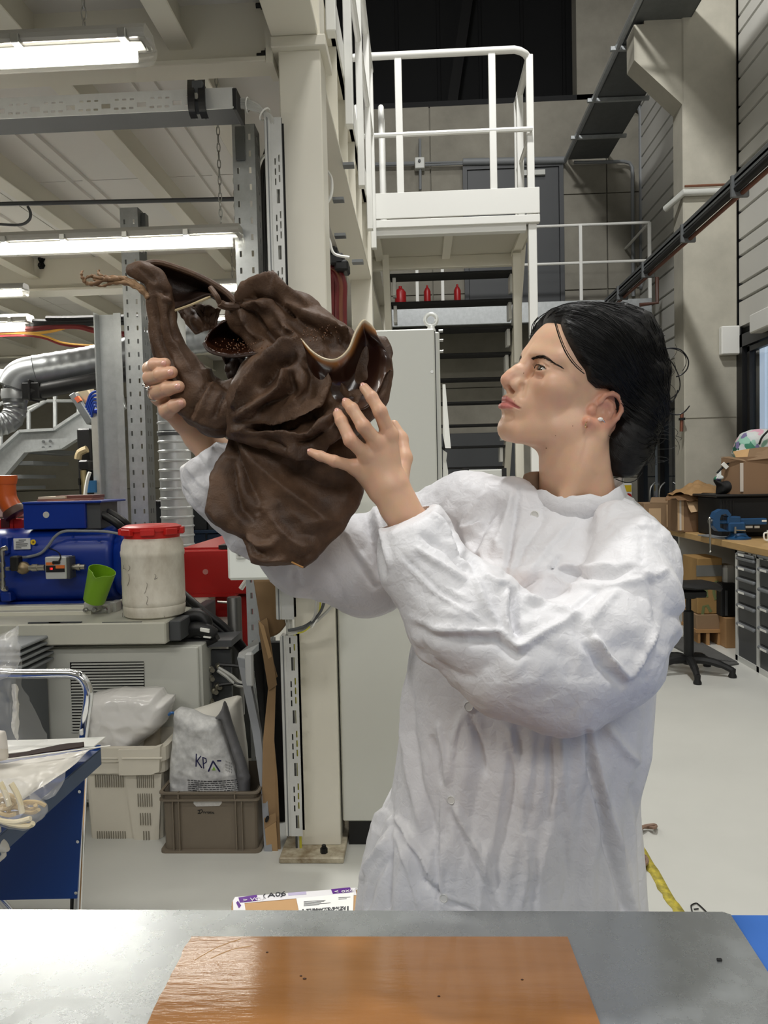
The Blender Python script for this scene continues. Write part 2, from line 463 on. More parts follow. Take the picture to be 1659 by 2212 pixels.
def patch(rows, nu=24, nv=24, amp=0.0, freq=20, seed=0, nrm=(0, -1, 0)):
    """smooth surface through a grid of points, with crumpling along nrm"""
    R_ = [spline([P(*p) for p in r], max(2, nv//(len(r) - 1))) for r in rows]
    n = min(len(r) for r in R_); cols = [spline([r[j] for r in R_], max(2, nu//(len(rows) - 1))) for j in range(n)]
    m = min(len(c) for c in cols)
    V = np.array([[tuple(cols[j][i]) for j in range(n)] for i in range(m)]).reshape(-1, 3)
    if amp: V = V + (creases(V*freq, seed) - .35)[:, None]*amp*np.array(nrm) + (creases(V*freq*2.7, seed + 3) - .35)[:, None]*amp*.35*np.array(nrm)
    Q = np.array([(i*n + j, i*n + j + 1, (i + 1)*n + j + 1, (i + 1)*n + j) for i in range(m - 1) for j in range(n - 1)])
    return V, Q
def thick(V, Q, t, nrm=None):
    """give a sheet its real thickness"""
    N = vnormals(V, Q) if nrm is None else np.array(nrm)[None, :].repeat(len(V), 0)
    n = len(V); V2 = np.concatenate([V, V - N*t]); E = {}
    for q in Q:
        for k in range(4):
            a, b = int(q[k]), int(q[(k + 1) % 4]); E[(a, b)] = E.get((a, b), 0) + 1
    side = [(b, a, a + n, b + n) for (a, b) in E if (b, a) not in E]
    return V2, np.concatenate([Q, Q[:, ::-1] + n, np.array(side, int).reshape(-1, 4)])
# ---------------------------------------------------------------- materials of the hall
M_FLOOR = mat('floor_epoxy', (196, 196, 189), 0.33, var=0.07, vscale=1.3, rvar=0.10, bump=0.02, bscale=300)
M_CONC = mat('concrete', (150, 146, 134), 0.85, var=0.28, vscale=1.6, bump=0.25, bscale=45, detail=8)
M_CONC_L = mat('concrete_pale', (186, 182, 168), 0.8, var=0.22, vscale=2.2, bump=0.2, bscale=40, detail=8)
M_STEEL_B = mat('beige_painted_steel', (221, 217, 203), 0.38, var=0.03, vscale=2)
M_WHITE_P = mat('white_painted_steel', (226, 226, 221), 0.35)
M_SIDING = mat('siding_sheet', (205, 204, 198), 0.45, var=0.04, vscale=1)
M_DECK = mat('ceiling_sheet', (224, 221, 216), 0.5, var=0.04, vscale=1.2)
M_GALV = mat('galvanised_steel', (190, 194, 195), 0.42, 0.55, var=0.16, vscale=24, rvar=0.08)
M_GALV_D = mat('dark_galvanised', (120, 123, 124), 0.45, 0.6, var=0.12, vscale=12)
M_BLACKHALL = mat('black_cladding', (26, 27, 28), 0.8, var=0.2, vscale=1)
M_ROOF = mat('roof_sheet', (60, 60, 60), 0.8)
M_BLACK = mat('black_plastic', (18, 18, 19), 0.45)
M_BLACKM = mat('black_matt', (12, 12, 12), 0.75)
M_CHROME = mat('chrome', (225, 226, 228), 0.07, 1.0)
M_STEEL = mat('bare_steel', (178, 178, 174), 0.3, 1.0, var=0.1, vscale=20)
M_GREYP = mat('grey_painted', (128, 131, 133), 0.5, var=0.05, vscale=3)
M_DGREY = mat('dark_grey_painted', (70, 72, 74), 0.5)
M_LGREY = mat('light_grey_painted', (200, 201, 195), 0.4, var=0.03, vscale=2)
M_CAB = mat('cabinet_grey', (203, 204, 196), 0.42, bump=0.05, bscale=500)
M_RED = mat('red_paint', (176, 30, 28), 0.38, var=0.06, vscale=5)
M_GLASS = mat('window_glass', (235, 240, 240), 0.03, trans=1.0, ior=1.45)
M_COPPER = mat('copper_pipe', (128, 82, 64), 0.45, 0.6)
M_WHITEPL = mat('white_plastic', (232, 232, 226), 0.4)
M_YELLOW = mat('yellow_plastic', (222, 190, 40), 0.45)

# ---------------------------------------------------------------- floor and outer walls
floor = MB().box((-9, -6, -0.2), (3.6, 16, 0.0)).build('floor', M_FLOOR); floor['kind'] = 'structure'
WBY = 11.3
wb = structure('wall_back')
MB().box((-9, WBY + 0.02, 0), (3.6, WBY + 0.3, 6.72)).build('wall_core', M_CONC, wb)
rnd = random.Random(3)
xs = [-9.0, -6.6, -4.2, -1.9, 0.25, 1.5, 2.75, 3.25]
for i in range(len(xs) - 1):
    for z0, z1 in ((0, 1.35), (1.35, 2.7), (2.7, 4.05), (4.05, 5.4), (5.4, 6.72)):
        e = rnd.uniform(0, 0.012)
        MB().box((xs[i] + 0.008, WBY - 0.02 - e, z0 + 0.006), (xs[i + 1] - 0.008, WBY + 0.03, z1 - 0.006), 0.004).build('concrete_panel', M_CONC, wb)
wu = structure('wall_back_upper')
MB().box((-9, 13.4, 6.7), (3.6, 13.6, 9.6)).build('cladding', M_BLACKHALL, wu)
for i in range(9):
    MB().box((-3.0 + i*0.7, 13.36, 6.8), (-2.35 + i*0.7, 13.42, 9.5), 0.01).build('cladding_panel', M_BLACKHALL, wu)
MB().box((-9, WBY, 6.72), (3.6, 13.5, 6.8)).build('ledge', M_BLACKHALL, wu)
MB().bar((1.0, 12.6, 9.4), (0.55, 12.6, 6.8), 0.16, 0.16).build('brace', M_BLACKM, wu)
MB().box((2.35, WBY, 6.72), (3.6, WBY + 0.3, 9.6)).build('side_panel', M_CONC, wu)
wl = MB().box((-9.2, -6, 0), (-9, 16, 9.6)).build('wall_left', M_CONC); wl['kind'] = 'structure'
wf = MB().box((-9, -6.2, 0), (3.6, -6, 9.6)).build('wall_front', M_SIDING); wf['kind'] = 'structure'
rf = MB().box((-9.2, -6.2, 9.6), (3.8, 16, 9.8)).build('ceiling_hall', M_ROOF); rf['kind'] = 'structure'

# right wall: horizontal siding boards
WRX = 3.2
wr = structure('wall_right')
MB().box((WRX + 0.05, -6, 0), (WRX + 0.3, 7.0, 9.6)).build('wall_core', M_DGREY, wr)
MB().box((WRX + 0.05, 7.0, 2.78), (WRX + 0.3, 16, 9.6)).build('wall_core', M_DGREY, wr)
MB().box((WRX + 0.05, 8.0, 0), (WRX + 0.3, 9.3, 2.8)).build('wall_core', M_DGREY, wr)
MB().box((WRX + 0.05, 7.0, 0), (WRX + 0.3, 8.0, 1.05)).build('wall_core', M_DGREY, wr)
MB().box((WRX + 0.05, 9.3, 2.3), (WRX + 0.3, 16, 2.8)).build('wall_core', M_DGREY, wr)
z = 2.82; k = 0
while z < 9.4:
    hgt = 0.16 if k % 2 else 0.27
    for (ya, yb) in ((-6, 7.86), (8.18, WBY - 0.02)):
        b = MB()
        prof = [(WRX + 0.06, z + 0.004), (WRX + 0.0, z + 0.016), (WRX + 0.0, z + hgt - 0.016), (WRX + 0.06, z + hgt - 0.004)]
        b.prism([(p[0], ya, p[1]) for p in prof], (0, yb - ya, 0))
        b.build('siding_board', M_SIDING, wr)
    z += hgt; k += 1
for (ya, yb, za, zb) in ((-6, 7.0, 0, 2.82), (8.18, 9.25, 0, 2.82), (9.25, WBY - .02, 2.3, 2.82), (7.0, 7.86, 0, 1.05)):
    MB().box((WRX, ya, za), (WRX + 0.06, yb, zb)).build('wall_panel', M_CONC_L, wr)

# concrete pillar with its crane corbel
pil = structure('concrete_pillar', (2.92, 7.86, 0))
pa = P(1477, 640, 7.87).x; pb = WRX - 0.01
MB().box((pa, 7.87, 0), (pb, 8.17, 9.58), 0.012).build('pillar_shaft', M_CONC_L, pil)
cx = P(1371, 128, 7.87)
zb_ = P(1476, 228, 7.87).z
MB().prism([(pa + .02, 7.885, zb_), (cx.x, 7.885, cx.z), (cx.x, 7.885, cx.z + 0.34), (pa + .02, 7.885, cx.z + 0.34)], (0, 0.27, 0)).build('corbel', M_CONC_L, pil)
MB().box((cx.x + .1, 7.89, cx.z + 0.34), (pa + .02, 8.15, 9.58)).build('upper_shaft', M_CONC_L, pil)
for zz in (1.95, 4.2):
    MB().box((pa + .01, 7.862, zz), (pb - .02, 7.8715, zz + 0.007)).build('formwork_joint', mat('joint_line', (168, 164, 150), .85), pil)
# lighting conduit clipped round the pillar
t = thing('conduit_bracket', 'pale conduit strapped around the concrete pillar below the shadow line', 'conduit', (pa, 7.8, 3.9))
c0 = P(1452, 436, 7.87); c1 = P(1477, 416, 7.83); c2 = P(1580, 412, 7.83)
MB().tube([c0 + Vector((0, .2, 0)), c1, c2], 0.035, 10).build('conduit', M_LGREY, t, True)
MB().tube([c1 + Vector((0, -.03, .05)), c2 + Vector((0, -.03, .05))], 0.012, 6).build('wire', mat('brown_wire', (120, 80, 60), .5), t, True)

# ---------------------------------------------------------------- windows and doors
w1 = structure('window_1', (WRX, 7.4, 2))
ya, yb, za, zb = 6.2, 7.84, 1.1, 2.74
fr = MB()
fr.box((WRX - .03, ya, za), (WRX + .08, ya + .09, zb)); fr.box((WRX - .03, yb - .12, za), (WRX + .08, yb, zb))
fr.box((WRX - .03, ya, zb - .12), (WRX + .08, yb, zb)); fr.box((WRX - .03, ya, za), (WRX + .08, yb, za + .08))
fr.build('window_frame', M_BLACK, w1)
fr = MB(); fr.box((WRX - .0, yb - .22, za + .08), (WRX + .05, yb - .16, zb - .12)); fr.box((WRX, ya + .1, zb - .18), (WRX + .05, yb - .16, zb - .13)); fr.build('sash', M_BLACK, w1)
MB().box((WRX + .03, ya + .09, za + .08), (WRX + .036, yb - .2, zb - .15)).build('pane', M_GLASS, w1)
M_BLIND = mat('glowing_blind', (206, 222, 244), 0.6, emit=.75)  # slats glow by themselves in place of daylight behind the window
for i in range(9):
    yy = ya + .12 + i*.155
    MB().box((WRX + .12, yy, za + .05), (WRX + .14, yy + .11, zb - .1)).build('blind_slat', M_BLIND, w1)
MB().box((WRX + .28, ya - .2, za - .2), (WRX + .3, yb + .2, zb + .2)).build('outer_shutter', M_DGREY, w1)
tr = structure('trim_1', (WRX - .1, 7, 2.9))
a_ = PX(1659, 648, WRX - .1); b_ = PX(1628, 702, WRX - .1)
MB().box((WRX - .14, 5.0, b_.z - .08), (WRX, b_.y, b_.z + .09), .01).build('blind_box', M_WHITE_P, tr)
MB().box((WRX - .2, 7.78, b_.z - .19), (WRX - .02, 7.862, b_.z + .09), .01).build('box_end', M_WHITE_P, tr)
# glazed dark door in the right wall behind the pillar
d2 = structure('door_2', (WRX, 10.3, 0))
fr = MB()
for yy in (9.28, 10.22, 11.16): fr.box((WRX - .06, yy, 0), (WRX + .06, yy + .1, 2.3), .004)
fr.box((WRX - .06, 9.28, 2.2), (WRX + .06, 11.26, 2.3)); fr.box((WRX - .06, 9.28, 0), (WRX + .06, 11.26, .12)); fr.build('door_frame', M_BLACK, d2)
for yy in (9.38, 10.32):
    MB().box((WRX + .0, yy, .12), (WRX + .01, yy + .84, 2.2)).build('pane', mat('dark_glass', (38, 46, 56), 0.06, spec=.8), d2)
    MB().box((WRX - .03, yy + .1, .12), (WRX - .005, yy + .2, 2.2)).build('reflection_strip', mat('blue_grey_reflection', (120, 135, 152), .3), d2)  # bluish reflection in the glass, put on as a coloured strip
for yy in (10.05, 10.45):
    h = spline([(WRX - .05, yy, 1.28), (WRX - .12, yy - .02, 1.2), (WRX - .12, yy - .02, 1.02), (WRX - .05, yy, .95)], 5)
    MB().tube(h, .012, 6).build('door_handle', M_STEEL, d2, True)
# grey door on the landing, grey door below
d1 = structure('door_1', (1.3, WBY, 3.77))
a_ = P(1008, 362, WBY - .05); b_ = P(1206, 362, WBY - .05)
MB().box((a_.x, WBY - .09, 3.74), (b_.x, WBY - .03, b_.z), .01).build('door_leaf', M_DGREY, d1)
fr = MB(); fr.box((a_.x - .06, WBY - .11, 3.74), (a_.x, WBY - .03, b_.z + .05)); fr.box((b_.x, WBY - .11, 3.74), (b_.x + .06, WBY - .03, b_.z + .05)); fr.box((a_.x, WBY - .11, b_.z), (b_.x, WBY - .03, b_.z + .05)); fr.build('door_frame', M_DGREY, d1)
MB().box((a_.x + .75, WBY - .14, b_.z - .12), (b_.x - .2, WBY - .09, b_.z - .05)).build('door_closer', M_LGREY, d1)
d3 = structure('door_3', (.7, WBY, 0))
a_ = P(930, 938, WBY - .05); b_ = P(1120, 938, WBY - .05)
MB().box((a_.x, WBY - .09, 0), (b_.x, WBY - .03, a_.z), .01).build('door_leaf', M_DGREY, d3)
MB().box((a_.x + .18, WBY - .095, .1), (a_.x + .2, WBY - .085, a_.z - .05)).build('door_gap', M_BLACKM, d3)

# ---------------------------------------------------------------- mezzanine steelwork
ZB, ZT, ZD = 2.93, 3.42, 3.20        # beam bottom, beam top, deck underside
def ibeam(name, a, b, h=0.49, w=0.18, tf=0.02, tw=0.012):
    """I-beam between two points of its bottom line"""
    a = Vector(a); b = Vector(b); o = structure(name, a)
    z0 = Vector((0, 0, tf/2)); z1 = Vector((0, 0, h - tf/2)); zm = Vector((0, 0, h/2))
    MB().bar(a + z0, b + z0, w, tf, ch=.003).build('bottom_flange', M_STEEL_B, o)
    MB().bar(a + z1, b + z1, w, tf, ch=.003).build('top_flange', M_STEEL_B, o)
    MB().bar(a + zm, b + zm, tw, h - 2*tf).build('web', M_STEEL_B, o)
    return o
CX0, CX1 = P(607, 640, 2.87).x, P(700, 640, 2.87).x
CXM = (CX0 + CX1)/2
cross = ibeam('steel_beam', (-8.8, 2.925, ZB + .03), (CX0 - .03, 2.925, ZB + .03), w=.11)
ep = MB().box((CX0 - .03, 2.865, ZB + .02), (CX0 - .005, 3.0, 3.5)).build('end_plate', M_STEEL_B, cross)
M_BOLT = mat('bolt_black', (38, 38, 38), .5, .6)
def bolt(px, py, Y, parent, axis, r=.017):
    c = P(px, py, Y); ax = Vector(axis)
    MB().lathe(c, [(r*1.5, 0), (r*1.5, .006), (r, .006), (r, .022), (r*.6, .022), (r*.6, .04)], 6, axis).build('bolt', M_BOLT, parent)
for px, py in ((576, 12), (578, 120)): bolt(px, py, 2.92, cross, (-1, 0, 0))
bolt(436, 8, 2.955, cross, (1, -.2, 0)); bolt(448, 41, 2.955, cross, (1, -.2, 0)); bolt(50, 20, 2.955, cross, (1, -.2, 0))
cross2 = ibeam('steel_beam', (-8.8, 6.0, ZB), (CX0 - .03, 6.0, ZB), w=.2)
for px, py in ((90, 560), (90, 574), (475, 548), (478, 562)): bolt(px, py, 5.985, cross2, (0, -1, 0), .02)
cross3 = ibeam('steel_beam', (-8.8, 9.0, ZB), (CX0 - .03, 9.0, ZB), w=.2)
edge = ibeam('steel_beam', (CXM, 3.05, ZB), (CXM, 6.0, ZB), w=.17)
edge2 = ibeam('steel_beam', (CXM, -3.5, ZB + .1), (CXM, 2.86, ZB + .1), w=.17, h=.42)
edge3 = ibeam('steel_beam', (CXM, 6.1, ZB), (CXM, 11.2, ZB), w=.17)
for yy in (3.6, 4.1, 4.6, 5.1, 5.6):
    MB().box((CXM + .006, yy, ZB + .02), (CXM + .08, yy + .012, ZT - .02)).build('stiffener', M_STEEL_B, edge)
# steel columns
def column(loc, w, d, zt):
    o = structure('steel_column', loc)
    x, y, _ = loc; b = MB()
    b.box((x - w/2, y - d/2, 0.02), (x + w/2, y + d/2, zt), .004); b.build('shaft', M_STEEL_B, o)
    MB().box((x - w/2 - .065, y - d/2 - .1, 0), (x + w/2 + .02, y + d/2 + .07, .022), .003).build('base_plate', mat('stained_plate', (196, 188, 166), .5, var=.4, vscale=14, vrgb=(120, 104, 78)), o)
    return o
colA = column(((P(640, 1500, 2.87).x + P(728, 1500, 2.87).x)/2, 2.95, 0), .155, .16, 3.4)
cpx = colA.location.x
MB().box((cpx - .1, 2.84, ZB + .06), (cpx + .1, 3.06, ZB + .1), .003).build('cap_plate', M_STEEL_B, colA)
MB().lathe((cpx + .02, 2.81, .022), [(.014, 0), (.014, .018), (.008, .018), (.008, .03)], 6).build('anchor_bolt', M_BOLT, colA)
colB = column(((P(757, 650, 5.9).x + P(806, 650, 5.9).x)/2, 5.98, 0), .16, .16, 3.4)
colC = column((cpx, 9.0, 0), .16, .16, 3.4)
# joists and deck sheets
for x in (-.86, -1.42, -2.2, -2.98, -3.76, -4.54, -5.32, -6.1):
    for (ya, yb) in ((-3.5, 2.95), (3.0, 5.97), (6.03, 8.97), (9.03, 11.2)):
        ibeam('ceiling_joist', (x, ya, ZD - .16), (x, yb, ZD - .16), h=.17, w=.09, tf=.008, tw=.006)['kind'] = 'structure'
ce = structure('ceiling', (-4, 3, ZD))
for x in np.arange(-8.8, -.5, 1.05):
    for (ya, yb) in ((-3.5, -1), (-1, 1.0), (1.0, 2.95), (3.0, 4.5), (4.5, 6.0), (6.0, 7.5), (7.5, 9.0), (9.0, 11.25)):
        x1 = min(x + 1.05, CXM)
        if x1 - x < .1: continue
        MB().box((x + .004, ya + .004, ZD), (x1 - .004, yb - .004, ZD + .22)).build('ceiling_panel', M_DECK, ce)
for x in (-1.14, -1.24, -1.9, -2.0, -2.7, -3.4):
    MB().box((x - .012, 3.1, ZD - .02), (x + .012, 5.4, ZD)).build('sheet_lap', M_DECK, ce)
# white railing along the mezzanine edge, seen almost end-on
rl = thing('mezzanine_railing', 'white guard rail along the mezzanine edge above the front column', 'railing', (CXM + .1, 4.5, ZT))
rx = CXM + .11
for yy in (3.1, 3.9, 4.7, 5.5, 5.95):
    MB().box((rx - .02, yy - .03, ZT - .25), (rx + .02, yy + .03, ZT + 1.1), .004).build('post', M_WHITE_P, rl)
MB().tube([(rx, 1.0, ZT + 1.1), (rx, 6.0, ZT + 1.1)], .024, 10).build('handrail', M_WHITE_P, rl, True)
MB().tube([(rx, 1.0, ZT + .6), (rx, 6.0, ZT + .6)], .018, 8).build('mid_rail', M_WHITE_P, rl, True)
MB().box((rx - .05, 1.0, ZT - .02), (rx - .02, 6.0, ZT + .14), .003).build('toe_board', M_WHITE_P, rl)

# ---------------------------------------------------------------- stair platform
PY0, PY1 = 6.0, 6.85
pl = thing('stair_platform', 'white steel stair platform with toe board and tubular guard rails', 'platform', (P(970, 440, PY0).x, PY0, 0))
x0 = P(784, 440, PY0).x; x1 = P(1166, 440, PY0).x
zt_ = P(975, 411, PY0).z; zm_ = P(975, 470, PY0).z; zl_ = P(975, 487, PY0).z
MB().box((x0, PY0, zm_ + .012), (x1, PY0 + .012, zt_), .003).build('toe_board', M_WHITE_P, pl)
MB().box((x0, PY0 - .006, zl_), (x1, PY0 + .05, zm_), .004).build('edge_channel', M_WHITE_P, pl)
MB().box((x1 - .012, PY0 + .012, zm_), (x1, PY1, zt_), .003).build('toe_board', M_WHITE_P, pl)
fr = MB(); zf = P(900, 505, PY0).z
fr.box((x0 - .04, PY0 + .02, zf), (x1 - .1, PY0 + .09, zl_ + .02), .004)
fr.build('front_bearer', M_WHITE_P, pl)
fr = MB()
for xx in (x0 + .05, (x0 + x1)/2 - .05, x1 - .13): fr.box((xx, PY0 + .09, zf + .02), (xx + .07, PY1, zl_), .003)
fr.box((x0, PY1 - .06, zf - .05), (x1 - .04, PY1, zl_), .003); fr.build('underframe', M_STEEL_B, pl)
MB().box((x0 + .02, PY0 + .06, zl_), (x1 - .03, PY1 - .03, zl_ + .03)).build('deck_plate', mat('deck_plate', (190, 186, 172), .5), pl)
zr = P(960, 110, PY0).z; zmr = P(960, 283, PY0).z
rp = lambda px: P(px, 260, PY0).x
yr = PY0 + .03
for px in (862, 1065):
    MB().box((rp(px) - .027, yr - .015, zm_ + .05), (rp(px) + .027, yr + .015, zr), .004).build('post', M_WHITE_P, pl)
xr = rp(1149)
hr = [Vector((rp(745), yr, zr - .01)), Vector((rp(775), yr, zr + .0))] + [Vector((xr - .12, yr, zr))] + [Vector((xr - .12 + .12*math.sin(a), yr + .12 - .12*math.cos(a), zr - .02*a)) for a in (.4, .8, 1.2, 1.57)] + [Vector((xr, PY1 - .02, zr - .03))]
MB().tube(hr, .028, 10).build('handrail', M_WHITE_P, pl, True)
MB().tube([(rp(765), yr, zmr), (xr, yr, zmr), (xr, PY1, zmr)], .02, 8).build('mid_rail', M_WHITE_P, pl, True)
for yy in (yr + .05, PY1 - .2, PY1 - .03):
    MB().box((xr - .03, yy - .02, zm_ + .05), (xr + .025, yy + .02, zr - .02), .004).build('post', M_WHITE_P, pl)
for px, yy in ((771, PY0 + .08), (824, PY0 + .3)):
    xx = P(px, 300, yy).x; ztt = P(px, 226, yy).z
    MB().tube([(xx, yy, zm_ + .06), (xx, yy, ztt - .05), (xx, yy + .03, ztt - .01), (xx, yy + .1, ztt), (xx, yy + .17, ztt - .02), (xx, yy + .2, ztt - .08), (xx, yy + .2, zm_ + .06)], .024, 10).build('gate_post', M_WHITE_P, pl, True)
# white post under its corner
MB().box((P(1146, 800, PY0 + .02).x, PY0 + .02, 0), (P(1164, 800, PY0 + .02).x, PY0 + .09, zl_), .004).build('leg', M_WHITE_P, pl)

# steep stair down from it
st = thing('steel_stair', 'steep open stair with black treads and beige stringers behind the cabinet', 'stair', (.3, 8, 0))
xl = P(842, 585, 6.9).x; xrr = P(1115, 585, 6.9).x
zt0 = P(978, 588, 6.9).z; dz = .213; dy = .155
M_TREAD = mat('black_tread', (22, 22, 22), .7, bump=.2, bscale=200)
for k in range(15):
    zz = zt0 - k*dz; yy = 6.9 + k*dy
    MB().box((xl, yy - .02, zz - .02), (xrr, yy + .2, zz), .003).build('tread', M_TREAD, st)
    for xx in (xl + .02, xrr - .05):
        MB().box((xx, yy + .03, zz - .17), (xx + .03, yy + .19, zz - .02), .003).build('tread_bracket', M_WHITE_P, st)
for xx in (xl - .03, xrr + .03):
    MB().bar((xx, 6.72, zt0 + .28), (xx, 6.72 + dy*(zt0 + .28)/dz, 0), .06, .2, ch=.004).build('stringer', M_STEEL_B, st)
bx = P(1122, 1000, 6.6).x
MB().box((bx - .03, 6.6, 0), (bx + .04, 6.66, zf), .004).build('support_post', M_STEEL_B, st)

# ---------------------------------------------------------------- landing on the back wall
la = thing('wall_landing', 'grey galvanised landing with tube rail below the grey door', 'landing', (1.5, 10.2, 3.6))
ly = 10.1; lz = P(1280, 648, ly).z; lx1 = P(1408, 640, ly).x
MB().box((-1.2, ly, lz - .26), (lx1, ly + .06, lz), .004).build('edge_beam', M_GALV, la)
MB().box((-1.2, ly + .06, lz - .06), (lx1, WBY - .03, lz - .01)).build('deck', M_GALV_D, la)
zt1 = P(1280, 484, ly).z; zmm = P(1280, 566, ly).z
for px in (900, 955, 1255, 1404):
    x = P(px, 560, ly).x; MB().box((x - .02, ly, lz), (x + .02, ly + .04, zt1), .003).build('post', M_WHITE_P, la)
for zz in (zt1, zmm): MB().tube([(-1.2, ly + .02, zz), (lx1 - .02, ly + .02, zz)], .018, 8).build('rail', M_WHITE_P, la, True)
MB().tube([(lx1 - .02, ly + .02, zt1), (lx1 - .02, WBY - .05, zt1)], .018, 8).build('rail', M_WHITE_P, la, True)
M_EXT = mat('extinguisher_red', (150, 22, 26), .4)
for i, (px, r, lb) in enumerate(((865, .075, 'wide red canister standing on the far landing seen through the stair'), (923, .045, 'slim red fire extinguisher beside a black one on the far landing'), (988, .045, 'slim red fire extinguisher nearest the grey door on the far landing'))):
    c = P(px, 640, ly + .14); c.z = lz - .008
    e = thing('fire_extinguisher', lb, 'extinguisher', c, 'extinguishers on the landing')
    MB().lathe(c, [(r*.9, 0), (r, .02), (r, .22), (r*.6, .26), (r*.3, .275), (r*.3, .3)], 16).build('cylinder', M_EXT, e, True)
    MB().lathe(c, [(r*1.02, .03), (r*1.02, .06)], 16, cap=False).build('band', M_WHITEPL, e, True)
# beige strapped bench box at the stair foot
bb = thing('metal_case', 'grey metal case with black end straps at the foot of the stair', 'case', P(1048, 1050, 6.3))
a_ = P(1005, 1012, 6.3); b_ = P(1094, 1060, 6.3)
bxp(1008, 1014, 1090, 1120, 6.3, .3, ch=.01).build('case_body', M_LGREY, bb)
for px in (1004, 1085): bxp(px, 1011, px + 10, 1124, 6.29, .32).build('strap', M_BLACK, bb)
bxp(1000, 1120, 1096, 1395, 6.3, .3).build('case_stand', M_DGREY, bb)

# ---------------------------------------------------------------- services under the hall roof
tb = thing('high_cable_tray', 'grey cable tray running high along the hall towards the dark wall', 'cable tray', (2.2, 8, 5.95))
a_ = P(1228, 345, WBY - .1); tx, tz = a_.x, a_.z
MB().box((tx, 4.5, tz), (tx + .55, WBY - .1, tz + .012)).build('tray_base', M_GALV_D, tb)
MB().box((tx - .005, 4.5, tz), (tx + .005, WBY - .1, tz + .1)).build('tray_side', M_GALV_D, tb)
MB().box((tx + .545, 4.5, tz), (tx + .555, WBY - .1, tz + .1)).build('tray_side', M_GALV_D, tb)
MB().tube([(tx - .05, 4.5, tz - .02), (tx - .05, WBY - .1, tz - .02)], .03, 8).build('pipe', M_GALV, tb, True)
for yy in (6.0, 7.2, 8.3, 9.4, 10.4):
    MB().box((tx - .12, yy, tz - .05), (tx + .6, yy + .04, tz - .01)).build('hanger', M_GALV, tb)
MB().tube([(tx - .35, 7.25, tz + .2), (tx - .28, 7.25, tz + .2), (tx - .28, 7.25, tz - .03), (tx - .1, 7.25, tz - .03)], .016, 6).build('hook', M_GALV, tb, True)
ta = thing('wall_cable_tray', 'dark cable tray with copper line sloping past the concrete pillar', 'cable tray', (2.45, 6, 3.6))
ax_ = 2.42; az_ = CAMZ + ax_/1.148
b = MB(); b.box((ax_ - .05, 3.0, az_ + .02), (ax_ + .05, 9.9, az_ + .04)); b.box((ax_ - .05, 3.0, az_), (ax_ - .04, 9.9, az_ + .07)); b.build('tray', M_GALV_D, ta)
MB().tube([(ax_ - .03, 3, az_ - .03), (ax_ - .03, 9.9, az_ - .03)], .026, 8).build('black_conduit', M_BLACK, ta, True)
MB().tube([(ax_ + .01, 3, az_ - .06), (ax_ + .01, 9.9, az_ - .06)], .018, 8).build('copper_line', M_COPPER, ta, True)
for yy in (5.9, 7.0, 8.2, 9.2):
    MB().box((ax_ - .07, yy, az_ - .09), (ax_ + .06, yy + .03, az_ + .07), .003).build('clip', M_GALV_D, ta)
MB().tube([(ax_ + .62, 9.95, az_ + .34), (ax_ + .62, 9.95, az_ + .02), (ax_ + .4, 9.95, az_ - .0)], .025, 8)  .build('copper_bend', mat('brown_pipe', (92, 60, 48), .5), ta, True)
pw = thing('wall_conduits', 'grey conduit pipes with rounded bends on the concrete back wall', 'conduit', (2, WBY - .1, 5))
yw = WBY - .12
def wp(px, py): return P(px, py, yw)
MB().tube([wp(1000, 350), wp(1220, 346)], .05, 10).build('thick_pipe', M_GREYP, pw, True)
MB().tube([wp(918, 352), wp(1000, 350)], .014, 6).build('thin_pipe', M_GREYP, pw, True)
MB().tube([wp(918, 357), wp(1000, 354)], .014, 6).build('thin_pipe', M_GREYP, pw, True)
MB().tube([wp(790, 356), wp(895, 353)], .03, 8).build('thin_pipe', M_GREYP, pw, True)
MB().tube([wp(907, 300), wp(908, 410)], .02, 8).build('thin_pipe', M_GREYP, pw, True)
MB().tube([wp(1240, 351), wp(1348, 349), wp(1360, 352), wp(1366, 362), wp(1368, 640)], .025, 8).build('bent_pipe', M_GREYP, pw, True)
MB().tube([wp(1342, 228), wp(1372, 228), wp(1381, 233), wp(1384, 246), wp(1386, 625)], .032, 8).build('bent_pipe', M_GREYP, pw, True)
MB().tube([wp(1345, 222), wp(1376, 222), wp(1388, 230), wp(1391, 246), wp(1394, 640)], .022, 8).build('black_pipe', M_BLACK, pw, True)
bxp(896, 339, 917, 363, yw - .05, .12, ch=.008).build('junction_box', M_LGREY, pw)
MB().lathe(wp(906, 351) + Vector((0, -.05, 0)), [(.02, 0), (.02, .02)], 10, (0, -1, 0)).build('knob', M_DGREY, pw)
# emergency stop on the back wall and copper stub on the pillar
es = thing('emergency_switch', 'white and yellow emergency switch box on the wall behind her collar', 'switch', P(1357, 1060, WBY - .05))
bxp(1347, 1044, 1366, 1092, WBY - .1, .1, ch=.01).build('switch_box', M_WHITEPL, es)
bxp(1349, 1048, 1364, 1062, WBY - .105, .05).build('yellow_plate', M_YELLOW, es)
MB().lathe(P(1356, 1072, WBY - .1), [(.03, 0), (.03, .03), (.045, .03), (.045, .05)], 12, (0, -1, 0)).build('red_button', M_RED, es)
cs = thing('copper_stub', 'short copper pipe stub clipped to the pillar beside her hair', 'pipe', P(1472, 910, 7.83))
MB().tube([P(1473, 893, 7.83), P(1472, 932, 7.83)], .018, 8).build('pipe', M_COPPER, cs, True)
MB().box(tuple(P(1468, 908, 7.83) - Vector((0, .03, 0))), tuple(P(1476, 903, 7.86))).build('clip', M_BLACK, cs)
